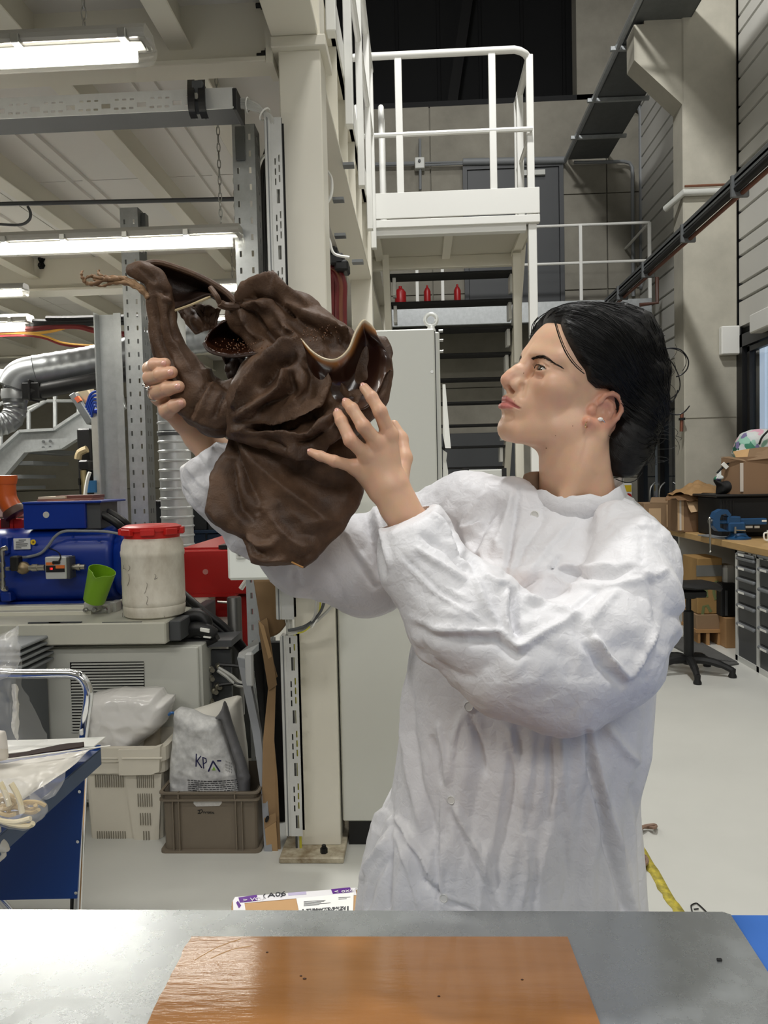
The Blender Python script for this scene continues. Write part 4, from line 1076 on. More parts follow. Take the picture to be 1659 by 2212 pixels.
MB().add(V, Fc).build('end_shield', M_BLUE, bm, True)
bxp(-20, 1300, 182, 1312, Y + .03, .2).build('foot_strip', M_BLUE, bm)
tbx = MB(); bxp(50, 1087, 184, 1143, 3.45, .26, tbx, .004); tbx.build('terminal_box', M_BLUE, bm)
m = MB(); bxp(184, 1086, 217, 1142, 3.47, .2, m); m.build('terminal_side', M_DGREY, bm)
m = MB(); bxp(47, 1083, 218, 1088, 3.44, .3, m, .003); m.build('box_lid', M_BLUE, bm)
MB().lathe(P(100, 1112, 3.45), [(.0145, 0), (.0145, .003)], 18, (0, -1, 0)).build('cover_plug', mat('pale_plug', (186, 186, 182), .5), bm)
npz = MB(); bxp(29, 1163, 65, 1187, Y - .004, .006, npz, .001); np_ = npz.build('nameplate', mat('aluminium_plate', (206, 208, 206), .4), bm)
M_PRINT = mat('dark_print', (40, 42, 48), .6)
m = MB()
for k, (a, b) in enumerate(((40, 56), (34, 52), (34, 60), (34, 58), (34, 46))):
    bxp(a, 1166 + k*4.2, b, 1167.3 + k*4.2, Y - .0055, .001, m)
pr_ = m.build('print', M_PRINT, np_)
MB().lathe(P(72, 1171, Y - .002), [(.0125, 0), (.0125, .003)], 16, (0, -1, 0)).build('yellow_sticker', M_YELLOW, bm)
MB().lathe(P(72, 1171, Y - .005), [(.005, 0), (.005, .001)], 12, (0, -1, 0)).build('sticker_dot', mat('brown_dot', (120, 90, 30), .6), bm)
for px, py in ((158, 1160), (215, 1168)): MB().lathe(P(px, py, Y + .0), [(.006, 0), (.006, .006)], 6, (0, -1, 0)).build('bolt', M_BLUE, bm)
for (x0, y0, x1, y1) in ((2, 1160, 16, 1198), (0, 1280, 22, 1300)): bxp(x0, y0, x1, y1, Y - .02, .06, ch=.006).build('cast_boss', M_BLUE, bm)
# water fitting chain with flow sensor
ff = thing('flow_sensor', 'inline flow sensor with red digits between steel pipe fittings on the motor', 'sensor', P(125, 1226, Y - .09))
yf = Y - .07; zf_ = P(100, 1226, yf).z
def fx(px): return P(px, 1226, yf).x
M_FIT = mat('steel_fitting', (176, 172, 160), .28, .95)
for (a, b, r) in ((58, 70, .013), (70, 82, .017), (82, 97, .014), (148, 168, .013), (168, 174, .016), (174, 184, .012)):
    MB().lathe((fx(a), yf, zf_), [(r, 0), (r, fx(b) - fx(a))], 10, (1, 0, 0)).build('fitting', M_FIT, ff, True)
MB().lathe((fx(50), yf, zf_), [(.012, -.03), (.026, -.015), (.03, 0), (.026, .015), (.012, .03)], 14, (1, 0, 0)).build('elbow_body', mat('bronze', (138, 122, 96), .4, .8), ff, True)
bxp(97, 1203, 143, 1251, yf - .035, .07, ch=.004).build('sensor_body', mat('silver_case', (216, 218, 216), .3, .5), ff)
bxp(143, 1203, 150, 1251, yf - .033, .066, ch=.004).build('end_cover', M_DGREY, ff)
bxp(99, 1222, 139, 1236, yf - .038, .004).build('display', M_BLACK, ff)
bxp(120, 1221, 139, 1228, yf - .0395, .004).build('orange_label', mat('orange_label', (206, 110, 50), .5), ff)
bxp(99, 1215, 117, 1221, yf - .0375, .004).build('orange_label', mat('orange_label', (206, 110, 50), .5), ff)
bxp(112, 1212, 128, 1219, yf - .045, .02, ch=.003).build('plug', M_BLACK, ff)
M_REDLED = mat('red_digits', (255, 40, 40), emit=3.0)
o = P(107, 1231, yf - .0385)
text_mesh('digits', '18', .014, M_REDLED, ff, o, (1, 0, 0), (0, 0, 1))
bxp(20, 1202, 38, 1234, yf - .03, .05, ch=.006).build('solenoid', M_BLACK, ff)
bxp(10, 1225, 20, 1233, yf - .01, .03, ch=.004).build('nut', M_STEEL, ff)
m = MB()
m.tube(spline([P(14, 1184, yf), P(5, 1188, yf), P(5, 1200, yf)], 5), .012, 8); m.build('pipe_elbow', M_FIT, ff, True)
for (y0, y1, r) in ((1200, 1214, .009), (1214, 1224, .013), (1224, 1236, .009), (1236, 1248, .012), (1248, 1254, .009), (1254, 1264, .013)):
    MB().cyl(P(5, y0, yf), P(6, y1, yf), r, 10).build('fitting', M_FIT, ff, True)
MB().tube(spline([P(6, 1264, yf), P(8, 1272, yf), P(15, 1271, yf)], 4), .012, 8).build('pipe_elbow', M_FIT, ff, True)
MB().tube(spline([P(126, 1214, yf - .04), P(131, 1203, yf - .035), P(124, 1192, yf), P(106, 1184, Y - .01)], 5), .003, 5).build('sensor_wire', M_BLACK, ff, True)
gcb = thing('grey_motor_cable', 'grey cable snaking across the blue motor face', 'cable', P(150, 1150, Y - .02))
MB().tube(spline([P(38, 1204, yf), P(60, 1203, Y - .01), P(88, 1195, Y - .012), P(105, 1178, Y - .012), P(118, 1160, Y - .012), P(138, 1148, Y - .012), P(175, 1147, Y - .012), P(225, 1148, Y - .01), P(262, 1154, Y)], 6), .0065, 8).build('cable', mat('cable_grey', (124, 128, 132), .45), gcb, True)
gk = thing('power_cables', 'two thick black power cables with brass glands leaving the blue terminal box', 'cable', P(235, 1110, 3.5))
for i, (px, py, yy) in enumerate(((193, 1109, 3.5), (205, 1103, 3.56))):
    c = P(px, py, yy)
    MB().lathe(c, [(.02, 0), (.026, .004), (.026, .02), (.02, .022), (.024, .028), (.024, .042), (.018, .05)], 8, (1, 0, -.1)).build('cable_gland', mat('gland_brass', (196, 190, 164), .25, .95), gk, True)
    pts = [c + Vector((.03, 0, 0)), P(px + 32, py + 5, yy), P(px + 62, py + 24, yy), P(px + 82, py + 48, yy + .05), P(px + 120, py + 110, yy + .15), P(392 + 6*i, 1290 - 6*i, 3.55), P(430 + 8*i, 1326 - 8*i, 3.5), P(478 + 8*i, 1362 - 6*i, 3.5), P(520 + 8*i, 1402, 3.52), P(545 + 5*i, 1450, 3.6)]
    MB().tube(spline(pts, 8), .018, 10).build('cable', M_BLACK, gk, True)
bo = thing('thin_boards', 'thin reddish and white boards lying on the blue terminal box', 'board', P(140, 1083, 3.55))
for (x0, x1, y0, y1, c, dy) in ((80, 198, 1078, 1083, (150, 100, 84), .02), (82, 140, 1073, 1078, (206, 190, 166), .03), (120, 200, 1070, 1077, (112, 70, 62), .05), (97, 158, 1082.5, 1086, (224, 214, 208), 0.0)):
    bxp(x0, y0, x1, y1, 3.5 + dy, .14, ch=.001).build('board', mat('board_%d' % c[0], c, .6), bo)
op = thing('orange_pipe', 'orange brown drain pipe elbow at the left edge above the red box', 'pipe', P(15, 1070, 3.6))
M_OR = mat('orange_drain_pipe', (186, 84, 32), .3)
m = MB(); m.tube(spline([P(12, 1028, 3.6), P(13, 1065, 3.6), P(17, 1082, 3.6), P(30, 1104, 3.6)], 6), [.046]*18 + [.05], 18); m.build('pipe', M_OR, op, True)
MB().lathe(P(12, 1028, 3.6), [(.048, -.04), (.052, -.02), (.052, .0), (.044, .003)], 18).build('socket', M_OR, op, True)
MB().lathe(P(27, 1099, 3.6), [(.05, 0), (.056, .01), (.056, .035), (.048, .036)], 18, (P(36, 1112, 3.6) - P(27, 1099, 3.6))).build('dark_seal', mat('dark_brown_seal', (70, 46, 36), .5), op, True)
rb = thing('red_box', 'low red steel box left of the blue terminal box', 'box', P(20, 1132, 3.65))
m = MB(); bxp(-30, 1122, 48, 1148, 3.62, .2, m, .004); m.build('box_body', M_RED, rb)
bxp(22, 1117, 28, 1146, 3.61, .03).build('rib', M_RED, rb); bxp(2, 1120, 20, 1140, 3.617, .02).build('dark_opening', mat('dark_red', (70, 16, 18), .6), rb)
gsl = thing('grey_ledge', 'pale grey sheet metal shelf under the orange pipe', 'shelf', P(20, 1108, 3.7))
m = MB(); bxp(-30, 1094, 50, 1117, 3.72, .2, m, .003); m.build('shelf', mat('pale_shelf', (196, 192, 184), .5), gsl)

# ---------------------------------------------------------------- machine bed and cabinet below
M_BED = mat('bed_grey', (194, 193, 180), .42, var=.06, vscale=5)
bed = thing('machine_bed', 'long pale grey machine bed carrying the motor and the white barrel', 'machine bed', P(180, 1390, 3.15))
Y = 3.12; zt = P(180, 1347, Y).z; zb = P(180, 1394, Y).z; xr = P(358, 1370, Y).x; xl = P(-120, 1370, Y).x
MB().box((xl, Y, zb), (xr, Y + .9, zt), .006).build('bed_body', M_BED, bed)
MB().box((xr, Y + .04, zb + .005), (xr + .05, Y + .6, zt - .002), .004).build('bed_end', M_DGREY, bed)
for (a, b, c, d, yy) in ((-100, 202, 1309, 1323, 3.4), (-100, 196, 1322, 1335, 3.33)):
    m = MB(); bxp(a, c, b, d, yy, .12, m, .003); m.build('slide_rail', mat('rail_cream', (214, 212, 198), .4), bed)
for (a, b) in ((60, 175), (220, 305), (105, 130)):
    m = MB(); bxp(a, 1344, b, 1346.5, Y + .01, .012, m); m.build('bed_slot', M_DGREY, bed)
for (a, b, c, d, yy) in ((180, 214, 1300, 1320, 3.33), (200, 236, 1306, 1331, 3.36), (236, 250, 1300, 1326, 3.4)):
    m = MB(); bxp(a, c, b, d, yy, .07, m, .006); m.build('foot_block', mat('foot_grey', (190, 190, 184), .4), bed)
for px in (186, 205, 228): MB().lathe(P(px, 1317, 3.32), [(.011, 0), (.011, .012), (.006, .012), (.006, .02)], 6, (0, -1, 0)).build('bolt', M_STEEL, bed)
# barrel
br = thing('white_barrel', 'scuffed white plastic barrel with red screw lid on the machine bed', 'barrel', P(317, 1332, 3.3))
c = P(317, 1333, 3.2); r = (P(383, 1240, 3.3).x - P(252, 1240, 3.3).x)/2
cb_ = Vector((c.x, 3.3, zt)); hz = P(317, 1133, 3.3).z - zt
k = hz/.40
prof = [(r*.86, 0), (r*.95, .008*k), (r*.975, .03*k), (r*.985, .048*k), (r*.965, .052*k), (r*.985, .056*k), (r, .075*k), (r*.985, .08*k), (r*.985, .262*k), (r*1.0, .266*k), (r*1.005, .285*k), (r*.985, .29*k), (r*.97, .315*k), (r*.9, .338*k), (r*.84, .347*k), (r*.82, .352*k)]
prof = [(a, b) for a, b in prof]
M_BARREL = mat('barrel_plastic', (228, 223, 210), .45, var=.22, vscale=11, vrgb=(196, 188, 172), stretch=(1, 1, .6))
MB().lathe(cb_, prof, 40).build('drum', M_BARREL, br, True)
lid = [(r*.86, .34*k), (r*.87, .35*k), (r*.87, .372*k), (r*.93, .374*k), (r*.935, .392*k), (r*.86, .396*k), (r*.8, .4*k)]
lo_ = MB().lathe(cb_, lid, 40).build('lid', mat('lid_red', (196, 36, 32), .38), br, True)
for k_ in range(8):
    a = k_*math.pi/4 + .2; q = cb_ + Vector((math.cos(a)*r*.93, math.sin(a)*r*.93, .372*k)); tq = Vector((-math.sin(a), math.cos(a), 0))
    MB().obox(q, tq*.03, Vector((math.cos(a), math.sin(a), 0))*.012, Vector((0, 0, .014*k)), .003).build('lid_lug', mat('lid_red', (196, 36, 32), .38), lo_)
M_SCUFF = mat('scuff_mark', (120, 112, 102), .7)
rs = random.Random(5)
for i in range(9):
    px = rs.choice([268, 275, 285, 355, 372, 300, 340, 330, 262]); py = rs.choice([1232, 1250, 1278, 1300, 1240, 1320, 1215])
    hpts = []
    for q in range(4):
        ang = math.asin(max(-.96, min(.96, (P(px + q*rs.uniform(-2, 3), py, 3.3).x - cb_.x)/r)))
        hpts.append(Vector((cb_.x + r*1.0*math.sin(ang), 3.3 - r*1.0*math.cos(ang), P(px, py + q*rs.uniform(2, 9), 3.3).z)))
    MB().tube(spline(hpts, 3), [.0004] + [.0009]*8 + [.0004], 4).build('scuff', M_SCUFF, br)
# green jug stuck on the fitting
jg = thing('green_jug', 'translucent lime green measuring jug tilted on the pipe end', 'jug', P(208, 1300, 3.3))
M_JUG = mat('lime_plastic', (138, 190, 40), .35, trans=.25, sss=.0)
cb2 = P(203, 1298, 3.28); ct2 = P(221, 1232, 3.24); ax = (ct2 - cb2); hz = ax.length; axn = ax.normalized()
sec = []; n = 32; u = Vector((1, 0, 0)); u = (u - axn*u.dot(axn)).normalized(); w = axn.cross(u)
rb_, rt_ = .046, .058
for (f, kk) in ((0, .85), (.03, 1), (.25, 1), (.5, 1), (.75, 1), (.9, 1), (1, 1)):
    s = []
    for i in range(n):
        a = 2*math.pi*i/n; rr = (rb_ + (rt_ - rb_)*f)*kk; z = hz*f
        d = abs(((a - 1.5*math.pi + math.pi) % (2*math.pi)) - math.pi)
        if f > .8:
            rr += .014*math.exp(-(d/.3)**2)*(f - .8)/.2
            z -= .012*math.exp(-(d/.25)**2)*(f - .8)/.2
        z += (.012*math.sin(a)*(-1))*max(0, f - .5)
        s.append(cb2 + axn*z + (u*math.cos(a) + w*math.sin(a))*rr)
    sec.append(s)
inner = [[(cb2 + axn*(p - cb2).dot(axn)) + ((p - cb2) - axn*(p - cb2).dot(axn))*.95 + axn*(.003 if i == 0 else 0) for p in s] for i, s in enumerate(sec)]
V, Fc = loft(sec + inner[::-1], True, True); MB().add(V, Fc).build('jug_body', M_JUG, jg, True)
MB().tube(spline([P(203, 1226, 3.33), P(196, 1240, 3.36), P(197, 1268, 3.36), P(203, 1286, 3.33)], 5), .007, 8).build('jug_handle', M_JUG, jg, True)
# lower cabinet with vent slats
cab = thing('machine_cabinet', 'pale grey machine cabinet with slatted vent behind the crates', 'cabinet', P(260, 1840, 3.2))
Y = 3.2; xa = P(-60, 1500, Y).x; xb = P(436, 1500, Y).x; zt2 = P(260, 1398, Y).z
m = MB(); m.box((xa, Y + .02, .04), (xb, Y + .7, zt2), .004); m.build('cabinet_body', M_CAB, cab)
m = MB(); m.box((xa, Y, .06), (xb - .012, Y + .018, zt2 - .004), .004); m.build('door', M_CAB, cab)
m = MB(); bxp(154, 1430, 313, 1582, Y - .002, .012, m); m.build('vent_recess', M_BLACKM, cab)
for k in range(24):
    y = 1432 + k*6.35
    m = MB(); a = P(155, y, Y - .004); b = P(311, y, Y - .004); z = (a.z + b.z)/2
    m.prism([(a.x, Y - .004, z), (a.x, Y - .010, z - .002), (a.x, Y - .010, z - .006), (a.x, Y - .004, z - .0075)], (b.x - a.x, 0, 0)); m.build('vent_slat', M_LGREY, cab)
sp = MB(); bxp(440, 1404, 500, 1540, Y + .16, .02, sp); sp.build('connector_panel', M_DGREY, cab)
M_PLUG = mat('steel_plug', (190, 186, 172), .3, .9)
for (px, py) in ((452, 1443), (470, 1438), (452, 1462), (468, 1480), (460, 1490), (452, 1512)):
    MB().lathe(P(px, py, Y + .16), [(.014, 0), (.014, .03), (.01, .03), (.01, .055)], 10, (.6, -1, 0)).build('connector', M_PLUG, cab, True)
for (pts, mm) in (([(472, 1442), (500, 1460), (520, 1475), (548, 1472)], M_CABG), ([(475, 1436), (505, 1438), (530, 1442), (552, 1446)], M_BLACK), ([(470, 1448), (490, 1462), (512, 1480), (545, 1484)], M_CABG), ([(474, 1480), (510, 1476), (545, 1480)], M_BLACK)):
    MB().tube(spline([P(x, y, Y + .1) for x, y in pts], 6), .008, 6).build('cable', mm, cab, True)
bt = thing('black_tool', 'black power tool with coiled lead lying behind the barrel', 'tool', P(430, 1380, 3.35))
Y = 3.32
m = MB(); m.tube(spline([P(388, 1352, Y), P(405, 1334, Y), P(430, 1330, Y), P(446, 1345, Y), P(440, 1362, Y)], 6), .028, 10); m.build('coiled_lead', M_BLACK, bt, True)
m = MB(); m.tube(spline([P(392, 1366, Y - .02), P(430, 1358, Y - .02), P(466, 1372, Y - .02)], 6), [.03, .032, .034] + [.034]*7 + [.03, .028, .024], 10); m.build('tool_body', M_BLACK, bt, True)
m = MB(); m.tube(spline([P(390, 1382, Y), P(440, 1388, Y), P(470, 1376, Y)], 6), .026, 10); m.build('tool_handle', M_BLACK, bt, True)
MB().obox(P(443, 1361, Y - .05), (.02, 0, -.004), (0, .01, 0), (0, 0, .008), .002).build('white_label', M_WHITEPL, bt)
MB().obox(P(448, 1376, Y - .05), (.016, 0, -.002), (0, .01, 0), (0, 0, .003), .001).build('white_label', M_WHITEPL, bt)
m = MB(); bxp(372, 1384, 500, 1398, Y - .02, .2, m); m.build('tool_shelf', M_DGREY, bt)
# grey ribbed bin on the left
gb = thing('grey_bin', 'dark grey ribbed storage bin behind the chrome trolley handle', 'bin', P(45, 1600, 2.6))
Y = 2.62
m = MB(); bxp(-120, 1402, 40, 1850, Y + .3, .26, m, .006); m.build('bin_body', mat('bin_grey', (98, 102, 106), .5), gb)
for k in range(4):
    m = MB(); bxp(-120, 1412 + k*14, 46, 1418 + k*14, Y - .012 + .3, .27, m, .003); m.build('bin_rib', mat('bin_grey_light', (136, 140, 143), .5), gb)
m = MB(); bxp(-120, 1398, 46, 1405, Y + .285, .27, m, .004); m.build('bin_rim', mat('bin_grey_light', (136, 140, 143), .5), gb)
# ---------------------------------------------------------------- tall control cabinet behind the person
tc = thing('control_cabinet', 'tall pale grey control cabinet with lifting eye and red beacon on top', 'cabinet', (P(840, 1855, 2.9).x, 3.0, 0))
Y = 2.9; xa = P(731, 1400, Y).x; xb = P(944, 1000, Y).x; zt = P(880, 711, Y).z
MB().box((xa + .02, Y + .02, 0), (xb + .0, Y + .42, .1)).build('plinth', M_BLACK, tc)
MB().box((xa, Y, .1), (xb, Y + .03, zt), .005).build('door', M_CAB, tc)
MB().box((xa + .004, Y + .036, .1), (xb + .004, Y + .046, zt - .003)).build('door_seal', M_BLACK, tc)
MB().box((xa, Y + .048, .1), (xb + .02, Y + .42, zt - .004), .005).build('body', M_CAB, tc)
c = Vector((P(931, 693, 3.02).x, 3.02, zt))
rb_ = .024; cz = P(931, 691, 3.02).z
MB().tube([Vector((c.x + math.cos(a)*.0225, c.y, cz + math.sin(a)*.0225)) for a in np.linspace(0, 6.2832, 25)[:-1]], .0075, 10, close=True).build('lifting_eye', mat('white_zinc', (222, 224, 220), .35, .3), tc, True)
MB().lathe((c.x, c.y, zt - .004), [(.02, 0), (.02, .012), (.012, cz - zt - .02)], 14).build('eye_collar', mat('white_zinc', (222, 224, 220), .35, .3), tc, True)
q = Vector((P(872, 710, 3.1).x, 3.1, zt - .004))
MB().lathe(q, [(.036, 0), (.036, .008), (.03, .018), (.016, .026), (.003, .028)], 20).build('beacon', mat('beacon_red', (214, 36, 26), .2, trans=.2), tc, True)
MB().lathe(P(933, 803, Y), [(.006, 0), (.006, .002)], 12, (0, -1, 0)).build('door_lock', M_STEEL, tc)
for py in (714, 734, 758):
    m = MB(); s = P(948, py, Y + .06); m.cyl((xb + .018, Y + .07, s.z), (xb + .034, Y + .07, s.z), .006, 10); m.build('hinge_pin', M_STEEL, tc, True)
pg = thing('paper_sheets', 'white paper sheets hanging in the gap beside the control cabinet', 'paper', P(965, 900, 3.3))
m = MB(); m.prism([P(956, 830, 3.36), P(962, 830, 3.36), P(974, 968, 3.3), P(962, 968, 3.3), P(957, 940, 3.3)], (0, .01, 0)); m.build('sheet', M_WHITEPL, pg)
m = MB(); m.prism([P(957, 972, 3.34), P(966, 978, 3.34), P(964, 995, 3.34), P(968, 1018, 3.34), P(968, 1050, 3.34), P(957, 1050, 3.34)], (0, .01, 0)); m.build('sheet', M_WHITEPL, pg)

# ---------------------------------------------------------------- white control box on the column
kb = thing('control_box', 'white sheet steel control box hung on the column behind the leather', 'box', P(610, 1250, 2.66))
m = MB(); bxp(489, 1060, 745, 1252, 2.64, .17, m, .009); m.build('box_body', mat('control_white', (226, 230, 224), .4), kb)
m = MB(); bxp(510, 1187, 530, 1207, 2.634, .008, m, .001); lk = m.build('lock_plate', M_LGREY, kb)
MB().lathe(P(518, 1196, 2.634), [(.0075, 0), (.0075, .004)], 16, (0, -1, 0)).build('lock_ring', M_STEEL, lk)
MB().lathe(P(518, 1196, 2.629), [(.0055, 0), (.0055, .001)], 14, (0, -1, 0)).build('key_hole', M_BLACK, lk)
for px in (612, 632, 650): m = MB(); bxp(px, 1250, px + 15, 1263, 2.7, .06, m, .003); m.build('cable_gland', M_LGREY, kb)

# ---------------------------------------------------------------- leaning sheets between crate and column
M_CARD = mat('cardboard', (146, 118, 84), .75, var=.08, vscale=7, bump=.05, bscale=200)
M_CARD_E = mat('cardboard_edge', (162, 132, 94), .8)
cdp = thing('cardboard_sheets', 'folded brown cardboard sheets leaning against the vertical cable tray', 'cardboard', P(590, 1850, 2.9))
V, Q = patch([[(548, 1250, 3.05), (575, 1250, 3.04), (607, 1250, 3.0)], [(560, 1330, 3.02), (590, 1325, 3.02), (612, 1318, 2.95)], [(568, 1380, 3.02), (600, 1370, 3.02), (618, 1350, 2.95)]], 12, 12)
V, Q = thick(V, Q, .005); nmesh('back_sheet', V, Q, mat('cardboard_dark', (118, 94, 64), .8), cdp, smooth=False)
def sheet(name, px, Y, mm, dy=.006):
    m = MB(); m.prism([P(x, y, yy) for (x, y), yy in zip(px, Y if isinstance(Y, (list, tuple)) else [Y]*len(px))], (0, dy, 0)); return m.build(name, mm, cdp)
sheet('front_sheet', [(558, 1345), (577, 1335), (598, 1480), (580, 1492), (560, 1370)], [3.0, 3.0, 2.93, 2.93, 3.0], mat('cardboard_dark', (118, 94, 64), .8))
sheet('fold_strip', [(558, 1340), (570, 1352), (599, 1462), (582, 1480), (580, 1465), (588, 1455), (566, 1370)], 2.96, M_CARD_E)
sheet('long_sheet', [(580, 1480), (596, 1470), (592, 1600), (600, 1690), (606, 1840), (598, 1850), (572, 1848), (566, 1700), (568, 1600)], [2.94, 2.94, 2.92, 2.9, 2.88, 2.88, 2.88, 2.9, 2.92], M_CARD)
sheet('lower_flap', [(572, 1790), (596, 1775), (600, 1838), (578, 1856)], 2.868, M_CARD_E, .004)
sheet('cross_flap', [(570, 1768), (596, 1756), (597, 1774), (571, 1790)], 2.868, M_CARD, .004)
m = MB(); m.lathe(P(577, 1769, 2.862), [(.008, 0), (.008, .002)], 12, (0, -1, 0)); V_ = np.array(m.v); c = V_.mean(0); m.v = [(c[0] + (v[0] - c[0])*.9 + (v[2] - c[2])*.5, v[1], c[2] + (v[2] - c[2])*1.7) for v in m.v]; m.build('hand_hole', M_BLACKM, cdp)
fp = thing('framed_panel', 'grey rounded metal frame panel leaning beside the sack crate', 'panel', P(560, 1860, 2.95))
M_FRG = mat('frame_grey', (140, 143, 147), .4)
fpx = [(512, 1425), (540, 1395), (562, 1376)]
a = [P(512, 1420, 3.0), P(516, 1440, 3.0), P(545, 1580, 2.95), P(565, 1720, 2.9), P(572, 1855, 2.86)]
b = [P(530, 1425, 3.0), P(534, 1445, 3.0), P(562, 1580, 2.95), P(577, 1720, 2.9), P(589, 1850, 2.86)]
sec = [[p, q, q + Vector((0, .03, 0)), p + Vector((0, .03, 0))] for p, q in zip(a, b)]
V, Fc = loft(sec, True, True); MB().add(V, Fc).build('frame_side', M_FRG, fp)
sec = [[P(512, 1424, 3.0), P(530, 1430, 3.0), P(530, 1430, 3.03), P(512, 1424, 3.03)], [P(516, 1410, 3.02), P(532, 1420, 3.02), P(532, 1420, 3.05), P(516, 1410, 3.05)], [P(556, 1378, 3.2), P(560, 1390, 3.2), P(560, 1390, 3.23), P(556, 1378, 3.23)]]
V, Fc = loft(sec, True, True); MB().add(V, Fc).build('frame_top', mat('frame_light', (190, 192, 192), .35), fp)
m = MB(); bxp(529, 1412, 546, 1484, 2.985, .03, m, .006); m.build('grey_block', mat('frame_light', (190, 192, 192), .35), fp)
m = MB(); m.prism([P(546, 1416, 3.02), P(566, 1400, 3.1), P(572, 1600, 3.02), P(570, 1700, 2.96), P(566, 1600, 2.98)], (0, .02, 0)); m.build('black_screen', M_BLACK, fp)
m = MB(); m.prism([P(553, 1602, 2.96), P(569, 1602, 2.96), P(574, 1720, 2.91), P(566, 1720, 2.91)], (0, .01, 0)); m.build('lower_panel', mat('panel_lilac_grey', (150, 149, 156), .4), fp)
m = MB(); bxp(572, 1840, 606, 1860, 2.87, .05, m, .01); m.build('foot', M_DGREY, fp)
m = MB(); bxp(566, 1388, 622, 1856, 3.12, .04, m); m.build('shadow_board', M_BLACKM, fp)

# ---------------------------------------------------------------- crates
M_CRW = mat('cream_crate', (216, 210, 195), .45, var=.05, vscale=6)
wc = thing('cream_crate', 'cream plastic crate with double rim and slotted sides holding a clear bag', 'crate', P(270, 1840, 2.98))
Y = 2.96
def ring(z, x0, x1, y0, y1, r=.02):
    o = []
    for (cx, cy, a0) in ((x0 + r, y0 + r, math.pi), (x1 - r, y0 + r, 1.5*math.pi), (x1 - r, y1 - r, 0), (x0 + r, y1 - r, .5*math.pi)):
        for k in range(4): a = a0 + k*math.pi/6; o.append((cx + r*math.cos(a), cy + r*math.sin(a), z))
    return o
def crate(par, x0, x1, y0, y1, H, m, flare=.012, wall=.004, rims=((1.0, .012), )):
    secs = [ring(.0, x0 + flare, x1 - flare, y0 + flare, y1 - flare), ring(H, x0, x1, y0, y1), ring(H, x0 + wall, x1 - wall, y0 + wall, y1 - wall), ring(.006, x0 + flare + wall, x1 - flare - wall, y0 + flare + wall, y1 - flare - wall)]
    V, Fc = loft(secs, True, True); return MB().add(V, Fc).build('crate_body', m, par)
bx0, bx1 = P(183, 1760, Y).x, P(352, 1700, Y).x
H = P(280, 1612, Y).z
crate(wc, bx0, bx1, Y, Y + .22, H, M_CRW, .012)
for (y0, y1, ex) in ((1612, 1642, .022), (1638, 1668, .014)):
    za, zb_ = P(300, y1, Y).z, P(300, y0, Y).z
    V, Fc = loft([ring(za, bx0 - ex, bx1 + ex, Y - ex, Y + .22 + ex, .04), ring(zb_, bx0 - ex, bx1 + ex, Y - ex, Y + .22 + ex, .04), ring(zb_, bx0 + .002, bx1 - .002, Y + .002, Y + .218, .03), ring(za, bx0 + .002, bx1 - .002, Y + .002, Y + .218, .03)] , True, False)
    n = 16; Fc = Fc + [((3*n + k), (3*n + (k + 1) % n), (k + 1) % n, k) for k in range(n)]
    MB().add(V, Fc).build('rim', M_CRW, wc)
    V, Fc = loft([ring(zb_ - .004, bx0 - ex - .004, bx1 + ex + .004, Y - ex - .004, Y + .22 + ex, .04), ring(zb_, bx0 - ex - .004, bx1 + ex + .004, Y - ex - .004, Y + .22 + ex, .04)], True, True); MB().add(V, Fc)
m = MB(); m.prism([P(262, 1614, Y), P(334, 1612, Y), P(352, 1606, Y), P(350, 1660, Y), P(332, 1667, Y), P(264, 1668, Y)], (0, -.034, 0)); m.build('rim_step', M_CRW, wc)
for (a, b, o_) in ((186, 262, .027), (262, 350, .04)): bxp(a, 1637, b, 1641, Y - o_, .012, None, .002).build('rim_line', M_CRW, wc)
m = MB(); m.prism([P(273, 1668, Y + .01), P(352, 1668, Y + .01), P(345, 1836, Y + .02), P(297, 1836, Y + .02)], (0, -.018, 0)); m.build('side_panel', M_CRW, wc)
M_SLOT = mat('slot_shadow', (140, 134, 120), .8)
for (x0, x1, y0, y1, n, yy) in ((206, 265, 1675, 1701, 13, Y), (296, 331, 1675, 1702, 9, Y - .009), (298, 327, 1715, 1743, 7, Y - .008), (303, 324, 1757, 1783, 5, Y - .006), (310, 321, 1796, 1815, 3, Y - .004), (210, 270, 1796, 1816, 13, Y + .009)):
    m = MB()
    for k in range(n): xx = x0 + (x1 - x0)*k/(n - 1); bxp(xx - .8, y0, xx + .8, y1, yy - .0012, .004, m)
    m.build('vent_slots', M_SLOT, wc)['kind'] = 'stuff'
m = MB(); bxp(200, 1838, 282, 1842, Y + .008, .02, m); m.build('foot_gap', M_BLACKM, wc)
cbk = thing('cream_board', 'tall cream board standing inside the cream crate behind the bag', 'board', P(350, 1600, 3.2))
m = MB(); m.prism([P(345, 1566, 3.25), P(376, 1566, 3.25), P(373, 1620, 3.25), P(345, 1625, 3.25)], (0, .02, 0)); m.build('board', M_CRW, cbk)
M_MILK = mat('milky_film', (240, 238, 235), .14, alpha=.86, trans=.0, spec=.7)
V, Q = pillow([(196, 1600), (204, 1545), (200, 1530), (203, 1497), (225, 1492), (262, 1486), (300, 1487), (330, 1486), (350, 1487), (358, 1502), (375, 1503), (376, 1515), (370, 1535), (358, 1560), (338, 1580), (318, 1594), (306, 1605), (302, 1650), (205, 1650)], 3.08, .09, .05, .006, .034, 7, 3)
pb = nmesh('plastic_bag', V, Q, M_MILK, None, loc=tuple(P(280, 1610, 3.08))); tag(pb, 'milky plastic bag bulging out of the cream crate', 'bag')
V, Q = pillow([(300, 1640), (306, 1600), (318, 1585), (340, 1572), (346, 1570), (346, 1640)], 3.16, .03, .03, .006, .008, 10, 8)
